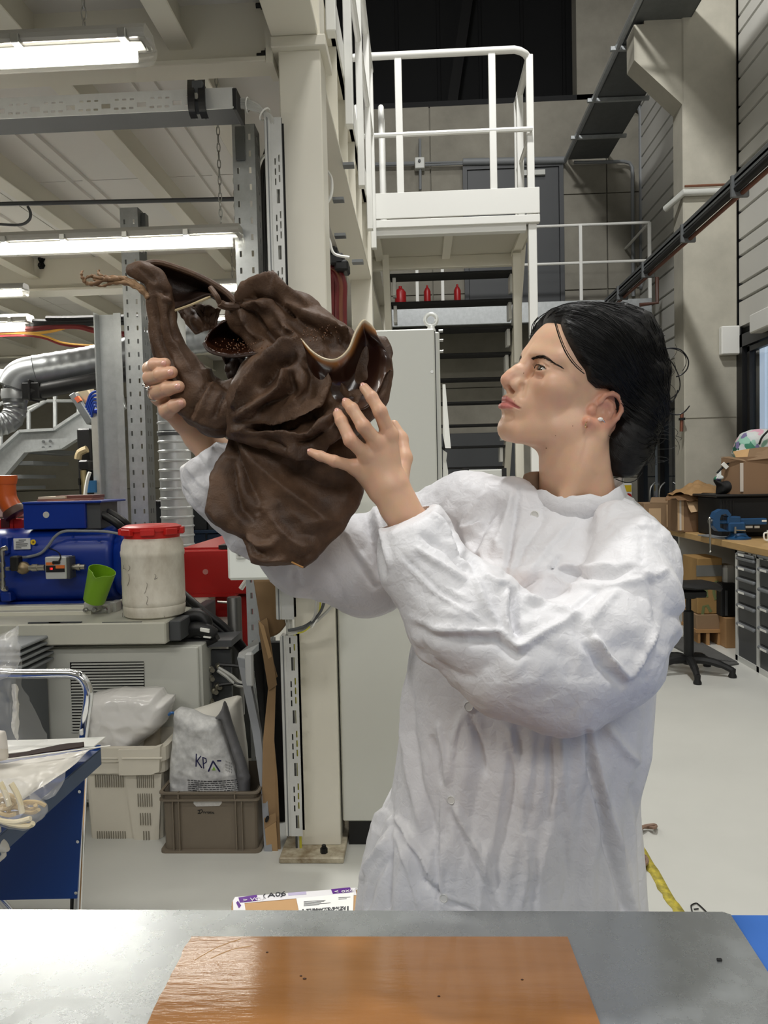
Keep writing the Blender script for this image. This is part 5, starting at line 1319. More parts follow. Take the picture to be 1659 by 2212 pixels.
tb_ = nmesh('clear_bag', V, Q, mat('buff_film', (206, 196, 176), .4), None, loc=tuple(P(325, 1610, 3.16))); tag(tb_, 'buff plastic wrapping tucked beside the milky bag', 'bag')
bt_ = thing('blue_tie', 'small blue cable tie at the edge of the milky bag', 'tie', P(372, 1543, 3.0))
MB().tube(spline([P(365, 1544, 3.0), P(370, 1540, 2.99), P(377, 1541, 3.0), P(378, 1547, 3.01)], 4), .006, 6).build('tie', mat('tie_blue', (60, 110, 170), .4), bt_, True)

M_CRB = mat('taupe_crate', (112, 102, 88), .5, var=.06, vscale=8, bump=.06, bscale=260)
gc2 = thing('taupe_crate', 'grey brown stacking crate marked Diverse in black pen', 'crate', P(455, 1862, 2.87))
Y = 2.86; x0 = P(352, 1780, Y).x; x1 = P(556, 1780, Y).x; H = P(455, 1710, Y).z
crate(gc2, x0, x1, Y, Y + .32, H, M_CRB, .002, .004)
zr0 = P(455, 1727, Y).z
for (za, zb_, ex) in ((H - .006, H, .012), (zr0 - .003, zr0 + .004, .012), (0.0, .010, .012)):
    V, Fc = loft([ring(za, x0 - ex, x1 + ex, Y - ex, Y + .32, .02), ring(zb_, x0 - ex, x1 + ex, Y - ex, Y + .32, .02), ring(zb_, x0 + .003, x1 - .003, Y + .003, Y + .316, .02), ring(za, x0 + .003, x1 - .003, Y + .003, Y + .316, .02)], True, False)
    n = 16; Fc = Fc + [((3*n + k), (3*n + (k + 1) % n), (k + 1) % n, k) for k in range(n)]
    MB().add(V, Fc).build('rim', M_CRB, gc2)
for (a, b, c, d) in ((373, 1728, 375.4, 1856), (386, 1728, 388.4, 1856), (509, 1728, 511.4, 1856), (522, 1728, 524.4, 1856), (449, 1846, 451.5, 1858), (383, 1711, 386, 1727), (505, 1711, 508, 1727)): bxp(a, b, c, d, Y - .011, .012).build('rib', M_CRB, gc2)
m = MB(); hp = [(418, 1728), (479, 1727), (479, 1735), (474, 1741), (424, 1742), (418, 1736)]
m.prism([P(x, y, Y - .0015) for x, y in hp], (0, .002, 0)); m.build('hand_grip', mat('grip_white', (206, 204, 200), .5, var=.25, vscale=60), gc2)
bq = bvh_of([P(300, 1650, Y), P(600, 1650, Y), P(600, 1900, Y), P(300, 1900, Y)], [(0, 1, 2, 3)])
hand = [([(427, 1751), (436, 1749), (438, 1753), (433, 1757), (427, 1757)], 1.6), ([(431, 1751), (430, 1757)], 1.5), ([(440, 1753), (440, 1757)], 1.3), ([(442, 1753), (444, 1757), (446, 1753)], 1.3), ([(447, 1755), (450, 1753), (449, 1757), (452, 1756)], 1.3), ([(452, 1753), (453, 1757)], 1.2), ([(456, 1753), (454, 1755), (457, 1756), (455, 1758)], 1.2), ([(458, 1755), (461, 1754), (459, 1757), (463, 1757)], 1.2)]
strokes('marker_writing', bq, hand, M_BLACKM, gc2, 1.5)
# sacks standing in it
V, Q = pillow([(430, 1760), (418, 1545), (417, 1533), (446, 1524), (485, 1510), (512, 1503), (521, 1507), (524, 1540), (534, 1620), (543, 1760)], 3.1, .06, .05, .008, .012, 9, 11)
sk2 = nmesh('white_sack', V, Q, mat('white_sack_film', (226, 223, 214), .4, bump=.1, bscale=30), None, loc=tuple(P(480, 1720, 3.1))); tag(sk2, 'plain white sack standing behind the printed sack in the taupe crate', 'sack')
sk = thing('printed_sack', 'crumpled white sack printed with dark blue letters standing in the taupe crate', 'sack', P(440, 1720, 2.98))
V, Q = pillow([(372, 1790), (367, 1712), (370, 1640), (376, 1580), (378, 1535), (388, 1528), (402, 1531), (417, 1534), (440, 1545), (466, 1551), (479, 1552), (494, 1598), (511, 1652), (524, 1712), (528, 1790)], 2.98, .055, .045, .005, .020, 11, 21)
M_SACK = mat('sack_paper', (214, 214, 212), .45, var=.2, vscale=16, vrgb=(164, 164, 164), bump=.15, bscale=40)
nmesh('sack_body', V, Q, M_SACK, sk); bs = bvh_of(V, Q)
V, Q = pillow([(464, 1551), (472, 1543), (480, 1530), (484, 1514), (489, 1522), (493, 1535), (510, 1590), (528, 1640), (540, 1680), (537, 1790), (526, 1790), (511, 1652), (494, 1598), (479, 1553)], 2.96, .035, .02, .005, .010, 16, 31)
nmesh('grey_gusset', V, Q, mat('gusset_grey', (108, 108, 110), .5, var=.2, vscale=18, bump=.1, bscale=40), sk)
M_INK = mat('navy_ink', (26, 24, 70), .6)
strokes('lettering', bs, [([(424, 1628), (423.5, 1656)], 2.6), ([(434, 1633), (425, 1645)], 2.4), ([(426, 1644), (436, 1659)], 2.6), ([(438, 1635), (440, 1660)], 2.4), ([(438, 1636), (445, 1639), (446, 1646), (440, 1650)], 2.2), ([(450, 1667), (460, 1644), (475, 1667)], 3.4), ([(469, 1643.5), (478, 1643.5)], 3)], M_INK, sk)
strokes('green_triangle', bs, [([(462, 1656), (462, 1664)], [1, 8])], mat('leaf_green', (130, 170, 70), .6), sk)
lines = []
rl_ = random.Random(4)
for k in range(6):
    y = 1685 + k*4.3; x = 405 + (1 if k else 0); x1_ = 512 + k*1.5
    while x < x1_:
        w = rl_.uniform(4, 11); lines.append(([(x, y + 3.0*math.sin((x - 405)/32)), (min(x + w, x1_), y + 3.0*math.sin((x + w - 405)/32))], 1.5 if k else 1.9)); x += w + 1.6
for k in range(4):
    for yy in (1643, 1650, 1656, 1662): lines.append(([(488 + k*4, yy + k*1.5), (488.5 + k*4, yy + 4 + k*1.5)], .8))
strokes('small_print', bs, lines, mat('print_grey', (60, 60, 62), .7), sk)['kind'] = 'stuff'

# ---------------------------------------------------------------- cardboard parcel on the floor in front of the table
zp = .30
pc = thing('parcel', 'flat cardboard parcel with white tape, purple stickers and a shipping label', 'parcel', PZ(635, 1950, 0))
tl, tr_ = PZ(501, 1944, zp), PZ(770, 1917, zp); ex = (tr_ - tl).normalized(); ey = Vector((-ex.y, ex.x, 0)); Lx = (tr_ - tl).length
m = MB(); c = tl + ex*Lx/2 - ey*.19; c.z = zp/2; m.obox(c, ex*Lx/2, ey*.19, Vector((0, 0, zp/2)), .004); m.build('box', mat('parcel_card', (186, 148, 104), .7, bump=.04, bscale=200), pc)
def top(px, name, mm, lift=.0006, smooth=False):
    m = MB(); m.prism([PZ(x, y, zp + lift) for x, y in px], (0, 0, .0006)); return m.build(name, mm, pc)
M_TAPE = mat('white_tape', (228, 226, 228), .25); M_PUR = mat('purple_print', (92, 40, 132), .3)
top([(503, 1946), (508, 1938), (768, 1918), (770, 1934), (640, 1941), (528, 1951), (534, 1990), (505, 1990)], 'white_tape', M_TAPE)
top([(515, 1939), (555, 1933), (557, 1946), (518, 1950)], 'purple_sticker', M_PUR, .0014)
top([(715, 1921), (756, 1917), (761, 1927), (719, 1931)], 'purple_sticker', M_PUR, .0014)
top([(622, 1929), (661, 1926), (662, 1932), (623, 1935)], 'lilac_print', mat('lilac_print', (186, 178, 204), .4), .0014)
top([(640, 1941), (764, 1929), (762, 1990), (650, 1990)], 'shipping_label', mat('label_paper', (238, 238, 234), .5), .002)
m = MB(); rl_ = random.Random(9)
def ink(x, y, w, h, lift=.0032): m.prism([PZ(x, y, zp + lift), PZ(x + w, y - .07*w, zp + lift), PZ(x + w, y - .07*w + h, zp + lift), PZ(x, y + h, zp + lift)], (0, 0, .0003))
for k in range(5): ink(656, 1947.5 + k*2.2, rl_.uniform(34, 62), .6)
ink(731, 1939, 26, .7); ink(731, 1942, 18, .7)
for k in range(44):
    x = 661 + k*1.95
    for yy in range(5):
        if rl_.random() < .62: ink(x, 1963.6 + yy*2.0 - .07*(x - 661), 1.7, 1.7)
ink(653, 1964, 3, 12); ink(750, 1957.5, 3, 12)
m.build('label_print', M_PRINT, pc)['kind'] = 'stuff'
o = PZ(584, 1934.5, zp + .003)
text_mesh('marker_letters', 'A06', .030, M_PRINT, pc, PZ(578, 1938, zp + .003), ex, ey)
m = MB()
for (cx, s) in ((573, -1), (606, 1)):
    pts = [PZ(cx + s*q[0], 1935 - .07*(cx - 580) + q[1], zp + .003) for q in ((0, -4.5), (3, -2.5), (3.5, 0), (3, 2.5), (0, 4))]; m.tube(pts, .0012, 4)
m.build('bracket_marks', M_PRINT, pc)
for (x, y, t_) in ((524, 1948, '> VOP'), (722, 1929.5, '< oxoPore')):
    text_mesh('sticker_letters', t_, .022, M_TAPE, pc, PZ(x, y, zp + .0035), ex, ey)
m = MB(); m.prism([PZ(x, y, zp + .002) for x, y in ((510, 1950), (514, 1946), (521, 1956), (516, 1962))], (0, 0, .0005)); m.build('purple_arrow', M_PUR, pc)
ls = tl - ey*.05; m = MB()
m.obox(tl - ey*.12 - ex*.001 + Vector((0, 0, -.05)), ex*.0008, ey*.1, Vector((0, 0, .045))); m.build('side_label', mat('side_label', (206, 208, 204), .4, var=.4, vscale=60, vrgb=(90, 120, 80)), pc)
# ---------------------------------------------------------------- workbench along the right wall
BX, BZ = 2.34, .885
M_WOOD = mat('bench_wood', (188, 154, 104), .45, var=.15, vscale=5, stretch=(6, .8, 6))
wbn = thing('workbench', 'long workbench with pale wooden top along the right wall', 'workbench', (2.75, 6, 0))
MB().box((BX - .02, 4.2, BZ - .055), (WRX - .01, 7.6, BZ), .006).build('worktop', M_WOOD, wbn)
MB().box((BX + .03, 7.15, 0), (WRX - .05, 7.19, BZ - .055)).build('support_panel', mat('bench_panel', (196, 196, 192), .5), wbn)
MB().box((BX + .03, 7.2, .1), (BX + .5, 7.58, BZ - .06)).build('side_cupboard', M_DGREY, wbn)
MB().box((BX + .02, 7.18, 0), (WRX - .05, 7.6, .1)).build('base_rail', mat('bench_panel', (196, 196, 192), .5), wbn)
MB().box((WRX - .06, 5.8, .0), (WRX - .03, 7.15, BZ - .06)).build('back_panel', M_DGREY, wbn)
dc = thing('drawer_cabinet', 'grey drawer cabinet with two columns of dark drawers under the bench', 'cabinet', (2.7, 5.2, 0))
MB().box((BX + .03, 4.3, .0), (WRX - .1, 5.83, BZ - .06), .004).build('carcass', mat('carcass_grey', (184, 185, 182), .45), dc)
fr = MB()
M_DRW = mat('drawer_dark', (72, 74, 76), .4); M_HND = mat('drawer_handle', (128, 131, 134), .35, .3)
hz1 = [.815, .785, .715, .632, .54, .437, .298, .03]; hz2 = [.838, .745, .605, .475, .335, .20, .03]
M_FRL = mat('cabinet_frame', (198, 199, 195), .45)
for (ya, yb) in ((5.79, 5.83), (5.43, 5.47), (5.03, 5.07), (4.3, 4.34)): fr.box((BX, ya, .0), (BX + .03, yb, BZ - .06))
fr.box((BX, 4.3, 0), (BX + .03, 5.83, .04)); fr.box((BX, 4.3, BZ - .085), (BX + .03, 5.83, BZ - .06)); fr.build('front_frame', M_FRL, dc)
for (ya, yb, hz) in ((5.47, 5.79, hz1), (5.07, 5.43, hz2), (4.34, 5.03, hz2)):
    for i in range(len(hz) - 1):
        d = MB().box((BX + .006, ya + .006, hz[i + 1] + .008), (BX + .026, yb - .006, hz[i] + .006), .003).build('drawer', M_DRW, dc)
        MB().box((BX - .02, ya + .01, hz[i] - .026), (BX + .006, yb - .01, hz[i]), .008).build('handle', M_HND, d)
        if (i + len(hz)) % 2 == 0 or i > 3: MB().box((BX - .0212, yb - .16, hz[i] - .022), (BX - .02, yb - .06, hz[i] - .006)).build('label_strip', M_WHITEPL, d)
m = MB()
for (ya, yb) in ((5.6, 5.66), (5.53, 5.55), (5.3, 5.36), (5.12, 5.16)): m.box((BX - .002, ya, BZ - .082), (BX, yb, BZ - .063))
m.build('dark_tags', M_BLACK, dc)['kind'] = 'stuff'
# vise
vi = thing('bench_vise', 'blue steel bench vise with long handle on the wooden bench edge', 'vise', P(1595, 1158, 6.0))
M_VB = mat('vise_blue', (30, 72, 112), .38, var=.1, vscale=20)
Y = 6.0
def vb(n, x0, y0, x1, y1, dy=0, dp=.1, ch=.006, mm=None): m = MB(); bxp(x0, y0, x1, y1, Y + dy, dp, m, ch); return m.build(n, mm or M_VB, vi)
c = P(1594, 1160, Y + .06); MB().lathe((c.x, c.y, BZ), [(.095, 0), (.095, .012), (.075, .02), (.062, .035), (.058, .05)], 24).build('swivel_base', M_VB, vi, True)
vb('body', 1575, 1128, 1612, 1150, .0, .12, .012); vb('fixed_jaw', 1572, 1116, 1601, 1132, .01, .1); vb('slide_bar', 1598, 1120, 1657, 1134, .03, .06, .005); vb('front_bar', 1548, 1124, 1580, 1132, .03, .06)
o = [P(x, y, Y + .01) for x, y in ((1552, 1148), (1541, 1136), (1541, 1120), (1547, 1107), (1560, 1100), (1572, 1101), (1580, 1112), (1576, 1118), (1568, 1110), (1558, 1112), (1555, 1122), (1556, 1140), (1575, 1148))]
MB().prism(o, (0, .09, 0)).build('front_jaw', M_VB, vi)
MB().cyl(P(1530, 1126, Y + .05), P(1543, 1126, Y + .05), .017, 12).build('screw_head', M_STEEL, vi, True)
MB().tube([P(1533, 1120, Y + .03), P(1535, 1192, Y + .03)], .008, 8).build('handle_rod', M_STEEL, vi, True)
MB().sphere(P(1535, 1192, Y + .03), .012).build('handle_ball', M_STEEL, vi, True)
MB().sphere(P(1533, 1120, Y + .03), .013).build('handle_ball', M_STEEL, vi, True)
MB().tube([P(1588, 1145, Y - .02), P(1610, 1146, Y - .02)], .006, 8).build('lock_lever', M_STEEL, vi, True)
MB().tube([P(1588, 1138, Y - .02), P(1588, 1152, Y - .02)], .009, 8).build('lock_bolt', M_STEEL, vi, True)
vb('label', 1646, 1123, 1656, 1127, .028, .004, 0, M_WHITEPL)
# boxes and bags on the bench
M_CB = mat('box_cardboard', (140, 114, 86), .75, var=.06, vscale=9); M_CBL = mat('box_cardboard_light', (188, 158, 122), .75); M_CBT = mat('box_tape', (150, 132, 112), .3)
def sit(y0, Y, x): return P(x, y0, Y)
b1 = thing('cardboard_box', 'taped cardboard box behind the open one, nearest the coat shoulder', 'box', P(1428, 1140, 7.35))
Y = 7.3; x0, x1 = P(1391, 1100, Y).x, P(1462, 1100, Y).x; zt = P(1430, 1086, Y).z
MB().box((x0, Y, BZ), (x1, Y + .25, zt), .004).build('box_body', M_CB, b1)
m = MB(); bxp(1402, 1098, 1428, 1140, Y - .003, .004, m); m.build('brown_panel', M_CBL, b1)
m = MB(); bxp(1440, 1090, 1456, 1138, Y - .003, .004, m); m.build('brown_panel', M_CBL, b1)
m = MB(); m.prism([P(1404, 1086, Y), P(1460, 1086, Y), P(1458, 1074, Y + .2), P(1408, 1074, Y + .2)], (0, .01, .0)); m.build('flap', M_CB, b1)
b2 = thing('cardboard_box', 'open cardboard box with torn front flap and kraft paper on top', 'box', P(1510, 1147, 7.0))
Y = 6.85; x0, x1 = P(1466, 1110, Y).x, P(1552, 1110, Y).x; zt = P(1510, 1078, Y).z
MB().box((x0, Y, BZ), (x1, Y + .3, zt), .004).build('box_body', mat('box_brown', (132, 104, 78), .75), b2)
m = MB(); bxp(1464, 1078, 1477, 1146, Y - .004, .006, m); m.build('corner_strip', M_CBL, b2)
m = MB(); bxp(1468, 1080, 1472, 1146, Y - .006, .004, m); m.build('clear_tape', mat('glossy_tape', (206, 198, 188), .15), b2)
m = MB(); m.prism([P(1482, 1079, Y - .01), P(1545, 1074, Y - .01), P(1556, 1098, Y - .09), P(1540, 1101, Y - .09), P(1520, 1103, Y - .09), P(1493, 1107, Y - .09), P(1488, 1098, Y - .06)], (0, .006, .0)); m.build('torn_flap', M_CBL, b2)
def leaf_sheet(nm, rows, mm, par, amp=.012, fr=14, sd=0, t=.002):
    V, Q = patch(rows, 14, 20, amp, fr, sd, (0, -.4, .9)); V, Q = thick(V, Q, t); return nmesh(nm, V, Q, mm, par, smooth=False)
kp = thing('kraft_paper', 'crumpled brown kraft packing paper heaped on the open box', 'paper', P(1500, 1060, 6.9))
M_KR = mat('kraft', (160, 126, 84), .6, var=.1, vscale=10)
leaf_sheet('sheet', [[(1441, 1070, 6.9), (1470, 1062, 6.8), (1500, 1066, 6.75), (1553, 1062, 6.8)], [(1446, 1064, 7.0), (1480, 1052, 6.95), (1510, 1050, 6.9), (1556, 1058, 6.95)], [(1460, 1062, 7.1), (1490, 1044, 7.1), (1525, 1042, 7.1), (1548, 1050, 7.1)]], M_KR, kp, .05, 9, 2)
leaf_sheet('sheet', [[(1438, 1084, 6.85), (1452, 1076, 6.8), (1480, 1080, 6.78), (1520, 1076, 6.78)], [(1440, 1072, 6.9), (1466, 1066, 6.85), (1500, 1070, 6.8), (1545, 1068, 6.8)], [(1460, 1060, 7), (1490, 1060, 6.95), (1520, 1060, 6.9), (1555, 1060, 6.9)]], mat('kraft_dark', (118, 88, 58), .65), kp, .05, 10, 5)
bcz = thing('black_crate', 'black plastic crate stack behind the vise carrying bags and a box', 'crate', P(1610, 1130, 6.3))
Y = 6.25; zc1 = P(1600, 1068, Y).z
MB().box((P(1556, 1100, Y).x, Y, BZ), (WRX - .04, Y + .5, zc1 - .02), .01).build('crate_body', M_BLACKM, bcz)
MB().box((P(1545, 1100, Y).x, Y - .02, zc1 - .02), (WRX - .03, Y + .52, zc1), .006).build('rim', M_BLACK, bcz)
m = MB()
for k in range(4): bxp(1562 + k*7, 1082, 1564 + k*7, 1120, Y - .006, .01, m)
m.build('ribs', M_BLACK, bcz)['kind'] = 'stuff'
m = MB(); bxp(1596, 1128, 1660, 1150, 6.12, .1, m, .004); m.build('low_tray', M_BLACK, bcz)
for (a, b) in ((1606, 1626), (1630, 1641)): m = MB(); bxp(a, 1136, b, 1141, 6.115, .006, m); m.build('white_label', M_WHITEPL, bcz)
b3 = thing('cardboard_box', 'large cardboard box with raised flap on the black crates', 'box', P(1630, 1065, 6.35))
Y = 6.3; x0, x1 = P(1612, 1020, Y).x, P(1700, 1020, Y).x; zt = P(1630, 992, Y).z
MB().prism([(x0, Y, zc1), (x1, Y - .05, zc1), (x1, Y + .3, zc1), (x0 - .12, Y + .2, zc1)], (0, 0, zt - zc1 + .02)).build('box_body', mat('box_brown', (132, 104, 78), .75), b3)
m = MB(); m.prism([P(1584, 975, Y + .2), P(1620, 969, Y + .05), P(1614, 995, Y), P(1590, 988, Y + .1)], (0, .008, 0)); m.build('raised_flap', mat('box_flap', (196, 158, 110), .7), b3)
m = MB(); m.prism([P(1555, 987, Y + .15), P(1575, 986, Y + .1), P(1614, 994, Y), P(1612, 997, Y), P(1580, 992, Y + .1)], (0, .01, 0)); m.build('side_flap', M_CB, b3)
m = MB(); m.prism([P(1620, 969, Y + .02), P(1665, 964, Y), P(1665, 990, Y - .05), P(1614, 995, Y - .005)], (0, .008, 0)); m.build('front_flap', M_CB, b3)
m = MB(); bxp(1599, 1000, 1606, 1062, Y + .02, .006, m); m.build('clear_tape', mat('glossy_tape', (206, 198, 188), .15), b3)
# printed cloth bags: colour blotches on pale cloth
def floral():
    m = mat('floral_cloth', (196, 196, 196), .6); nt = m.node_tree; b = nt.nodes['Principled BSDF']
    tc_ = nt.nodes.new('ShaderNodeTexCoord'); v = nt.nodes.new('ShaderNodeTexVoronoi'); v.inputs['Scale'].default_value = 17; v.inputs['Randomness'].default_value = 1
    n = nt.nodes.new('ShaderNodeTexNoise'); n.inputs['Scale'].default_value = 9; mx = nt.nodes.new('ShaderNodeMixRGB'); mx.inputs[0].default_value = .18
    nt.links.new(tc_.outputs['Object'], mx.inputs[1]); nt.links.new(tc_.outputs['Object'], n.inputs['Vector']); nt.links.new(n.outputs['Color'], mx.inputs[2]); nt.links.new(mx.outputs[0], v.inputs['Vector'])
    s = nt.nodes.new('ShaderNodeSeparateColor'); cr = nt.nodes.new('ShaderNodeValToRGB'); cr.color_ramp.interpolation = 'CONSTANT'
    cols = [(0, (206, 208, 204)), (.28, (58, 128, 100)), (.42, (200, 206, 204)), (.58, (218, 170, 186)), (.68, (34, 84, 66)), (.78, (150, 196, 176)), (.9, (120, 112, 150))]
    e = cr.color_ramp.elements
    for i, (p_, c) in enumerate(cols):
        el = e[i] if i < 2 else e.new(p_); el.position = p_; el.color = lin(c)
    nt.links.new(v.outputs['Color'], s.inputs[0]); nt.links.new(s.outputs[0], cr.inputs[0]); nt.links.new(cr.outputs[0], b.inputs['Base Color'])
    return m
M_FLO = floral()
V, Q = pillow([(1582, 980), (1590, 955), (1602, 936), (1622, 928), (1650, 926), (1680, 930), (1690, 980), (1640, 1010), (1600, 1000)], 6.62, .14, .12, .012, .02, 6, 41)
f1 = nmesh('floral_bag', V, Q, M_FLO, None, loc=tuple(P(1630, 985, 6.62))); tag(f1, 'cloth bag with green and pink leaf print bulging above the large box', 'bag')
f2 = thing('floral_backpack', 'green and pink leaf print backpack slumped left of the large box', 'backpack', P(1575, 1062, 6.5))
V, Q = pillow([(1541, 1036), (1552, 1022), (1568, 1000), (1585, 992), (1602, 996), (1606, 1030), (1608, 1062), (1590, 1062), (1566, 1045)], 6.55, .08, .07, .012, .015, 8, 44); nmesh('bag_body', V, Q, M_FLO, f2)
V, Q = pillow([(1541, 1036), (1560, 1040), (1568, 1032), (1606, 1050), (1608, 1068), (1548, 1068), (1549, 1050)], 6.5, .085, .06, .012, .012, 8, 47); nmesh('black_bottom', V, Q, M_BLACKM, f2)
MB().tube([P(1549, 1022, 6.44), P(1566, 1004, 6.44), P(1592, 994, 6.44), P(1600, 1030, 6.44)], .008, 6).build('strap', M_BLACKM, f2, True)
MB().obox(P(1566, 1006, 6.43), (.02, 0, -.02), (0, .005, 0), (.012, 0, .012), .002).build('buckle', M_WHITEPL, f2)
MB().tube(spline([P(1640, 960, 6.45), P(1646, 945, 6.45), P(1660, 930, 6.45)], 4), .008, 6).build('strap', M_BLACKM, f1, True)
sh = thing('loose_papers', 'loose white papers and a grey tray beside the vise', 'paper', P(1640, 1160, 5.7))
for (x, y, w, d, r) in ((2.62, 5.62, .16, .12, .3), (2.72, 5.75, .2, .14, -.2), (2.56, 5.5, .1, .08, .1)):
    MB().obox((x, y, BZ + .003), Vector((math.cos(r), math.sin(r), 0))*w/2, Vector((-math.sin(r), math.cos(r), 0))*d/2, (0, 0, .003)).build('sheet', M_WHITEPL, sh)
MB().obox((2.40, 6.28, BZ + .004), (.09, .02, 0), (-.02, .2, 0), (0, 0, .004)).build('grey_tray', M_GREYP, sh)
mg = thing('white_mug', 'white mug whose handle just enters the picture right of the vise', 'mug', P(1664, 1150, 5.7))
c = P(1670, 1150, 5.7); c.z = BZ
MB().lathe(c, [(.036, 0), (.04, .01), (.042, .09), (.038, .09), (.036, .012)], 24).build('cup', M_WHITEPL, mg, True)
MB().tube(spline([c + Vector(q) for q in ((-.04, 0, .075), (-.062, 0, .07), (-.066, 0, .045), (-.058, 0, .022), (-.04, 0, .018))], 5), .006, 8).build('handle', M_WHITEPL, mg, True)
# things stored under the bench
Y = 6.35
k1 = thing('printed_carton', 'brown carton with faded green lettering stored under the bench', 'carton', P(1535, 1345, Y))
m = MB(); bxp(1507, 1206, 1560, 1326, Y, .35, m, .004); m.build('carton_body', mat('carton_brown', (150, 118, 70), .75, var=.1, vscale=8), k1)
m = MB(); bxp(1505, 1221, 1560, 1245, Y - .003, .01, m); m.build('grey_strap', mat('strap_grey', (104, 104, 100), .5), k1)
M_GRP = mat('faded_green_print', (104, 112, 70), .8)
m = MB()
for pts in ([(1514, 1290), (1519, 1256), (1523, 1256), (1527, 1290)], [(1516, 1276), (1525, 1276)], [(1548, 1256), (1543, 1262), (1542, 1280), (1546, 1295), (1552, 1290), (1554, 1272), (1551, 1258), (1548, 1256)], [(1516, 1340), (1520, 1310), (1528, 1308), (1536, 1322)]):
    m.tube([P(x, y, Y - .002) for x, y in pts], .012, 4)
V_ = m.v; m.v = [(v[0], Y - .002 + (v[1] - Y + .002)*.05, v[2]) for v in V_]; m.build('green_lettering', M_GRP, k1)
k2 = thing('wooden_pallet_box', 'low wooden pallet box under the printed carton', 'pallet', P(1535, 1390, Y))
zt = P(1535, 1327, Y).z
m = MB(); bxp(1505, 1328, 1556, 1362, Y - .02, .35, m, .004); m.build('box_body', M_CB, k2)
M_PAL = mat('pallet_wood', (168, 128, 82), .7, var=.15, vscale=8)
for (a, b) in ((1505, 1510), (1523, 1530), (1548, 1560)):
    m = MB(); x = P(a, 1380, Y).x; x2 = P(b, 1380, Y).x; m.box((x, Y - .03, 0), (x2, Y + .3, P(1530, 1362, Y).z)); m.build('pallet_block', M_PAL, k2)
m = MB(); bxp(1504, 1360, 1561, 1367, Y - .035, .36, m); m.build('pallet_deck', M_PAL, k2)
k3 = thing('black_bin', 'black bin with a pale grey insert beside the printed carton', 'bin', P(1575, 1330, Y - .1))
m = MB(); bxp(1558, 1260, 1590, 1332, Y - .1, .25, m, .008); m.build('bin_body', M_BLACKM, k3)
m = MB(); bxp(1566, 1222, 1592, 1266, Y - .05, .2, m, .02); m.build('insert', mat('bin_insert', (150, 150, 146), .5), k3)
m = MB(); bxp(1567, 1276, 1572, 1330, Y - .106, .01, m); m.build('grey_label', M_DGREY, k3)
k4 = thing('plywood_box', 'plain plywood box on the floor beneath the black bin', 'box', P(1580, 1420, Y - .2))
m = MB(); x = P(1568, 1380, Y - .15).x; m.box((x, Y - .15, 0), (x + .3, Y + .15, P(1580, 1333, Y - .1).z), .003); m.build('box_body', mat('plywood', (150, 116, 78), .65, var=.1, vscale=6), k4)
# mat and stool
fm = thing('floor_mat', 'dark ribbed anti fatigue mat on the floor before the bench', 'mat', PZ(1510, 1420, 0))
q = [PZ(1429, 1385, 0), PZ(1488, 1376, 0), PZ(1596, 1436, 0), PZ(1560, 1442, 0), PZ(1505, 1425, 0)]
M_MAT = mat('rubber_mat', (84, 84, 82), .8, var=.2, vscale=12)
MB().prism(q, (0, 0, .012)).build('mat_base', M_MAT, fm)
a, b, c, d = q[0], q[1], q[2], q[4]
for k in range(14):
    t = (k + .5)/14; p0 = a.lerp(b, t); p1 = d.lerp(c, t); p0.z = p1.z = .014
    MB().bar(p0.lerp(p1, .02), p0.lerp(p1, .98), .018, .006).build('mat_rib', M_MAT, fm)
stl = thing('work_stool', 'black standing stool on a five foot base behind the white coat', 'stool', PZ(1488, 1462, 0))
c = PZ(1488, 1455, 0); c.z = 0
M_ST = mat('stool_black', (20, 20, 20), .5)
for k, a in enumerate((195, 262, 335, 45, 120)):
    a = math.radians(a); dr = Vector((math.cos(a), math.sin(a), 0)); e = c + dr*.28
    MB().tube(spline([c + Vector((0, 0, .1)), c + dr*.1 + Vector((0, 0, .105)), c + dr*.2 + Vector((0, 0, .085)), e + Vector((0, 0, .05))], 5), [.03]*6 + [.027]*5 + [.022]*5, 8).build('base_arm', M_ST, stl, True)
    MB().lathe(e, [(.026, 0), (.028, .012), (.02, .03), (.022, .06), (.012, .065)], 12).build('foot', M_ST, stl, True)
MB().lathe(c, [(.04, .07), (.045, .12), (.034, .13), (.034, .3), (.034, .44), (.028, .445), (.018, .45), (.018, .53), (.05, .535), (.05, .56)], 16).build('gas_column', M_ST, stl, True)
MB().obox(c + Vector((0, 0, .57)), (.1, 0, 0), (0, .08, 0), (0, 0, .025), .01).build('seat_mechanism', M_ST, stl)
sec = []
for i, (x, zz, hw) in enumerate(((-.2, .0, .02), (-.19, .035, .1), (-.12, .012, .16), (0, .0, .18), (.12, .002, .17), (.19, -.012, .12), (.215, -.025, .03))):
    s_ = []
    for k in range(12): a = 2*math.pi*k/12; s_.append(c + Vector((x, math.cos(a)*hw, .625 + zz + math.sin(a)*.027)))
    sec.append(s_)
V, Fc = loft(sec, True, True); MB().add(V, Fc).build('seat', M_ST, stl, True)
sec = [[c + Vector((x + math.cos(a)*.02, math.sin(a)*hw, z)) for a in np.linspace(0, 6.283, 11)[:-1]] for x, z, hw in ((-.2, .62, .04), (-.235, .7, .12), (-.25, .8, .15), (-.255, .9, .13), (-.25, .96, .06))]
V, Fc = loft(sec, True, True); MB().add(V, Fc).build('backrest', M_ST, stl, True)
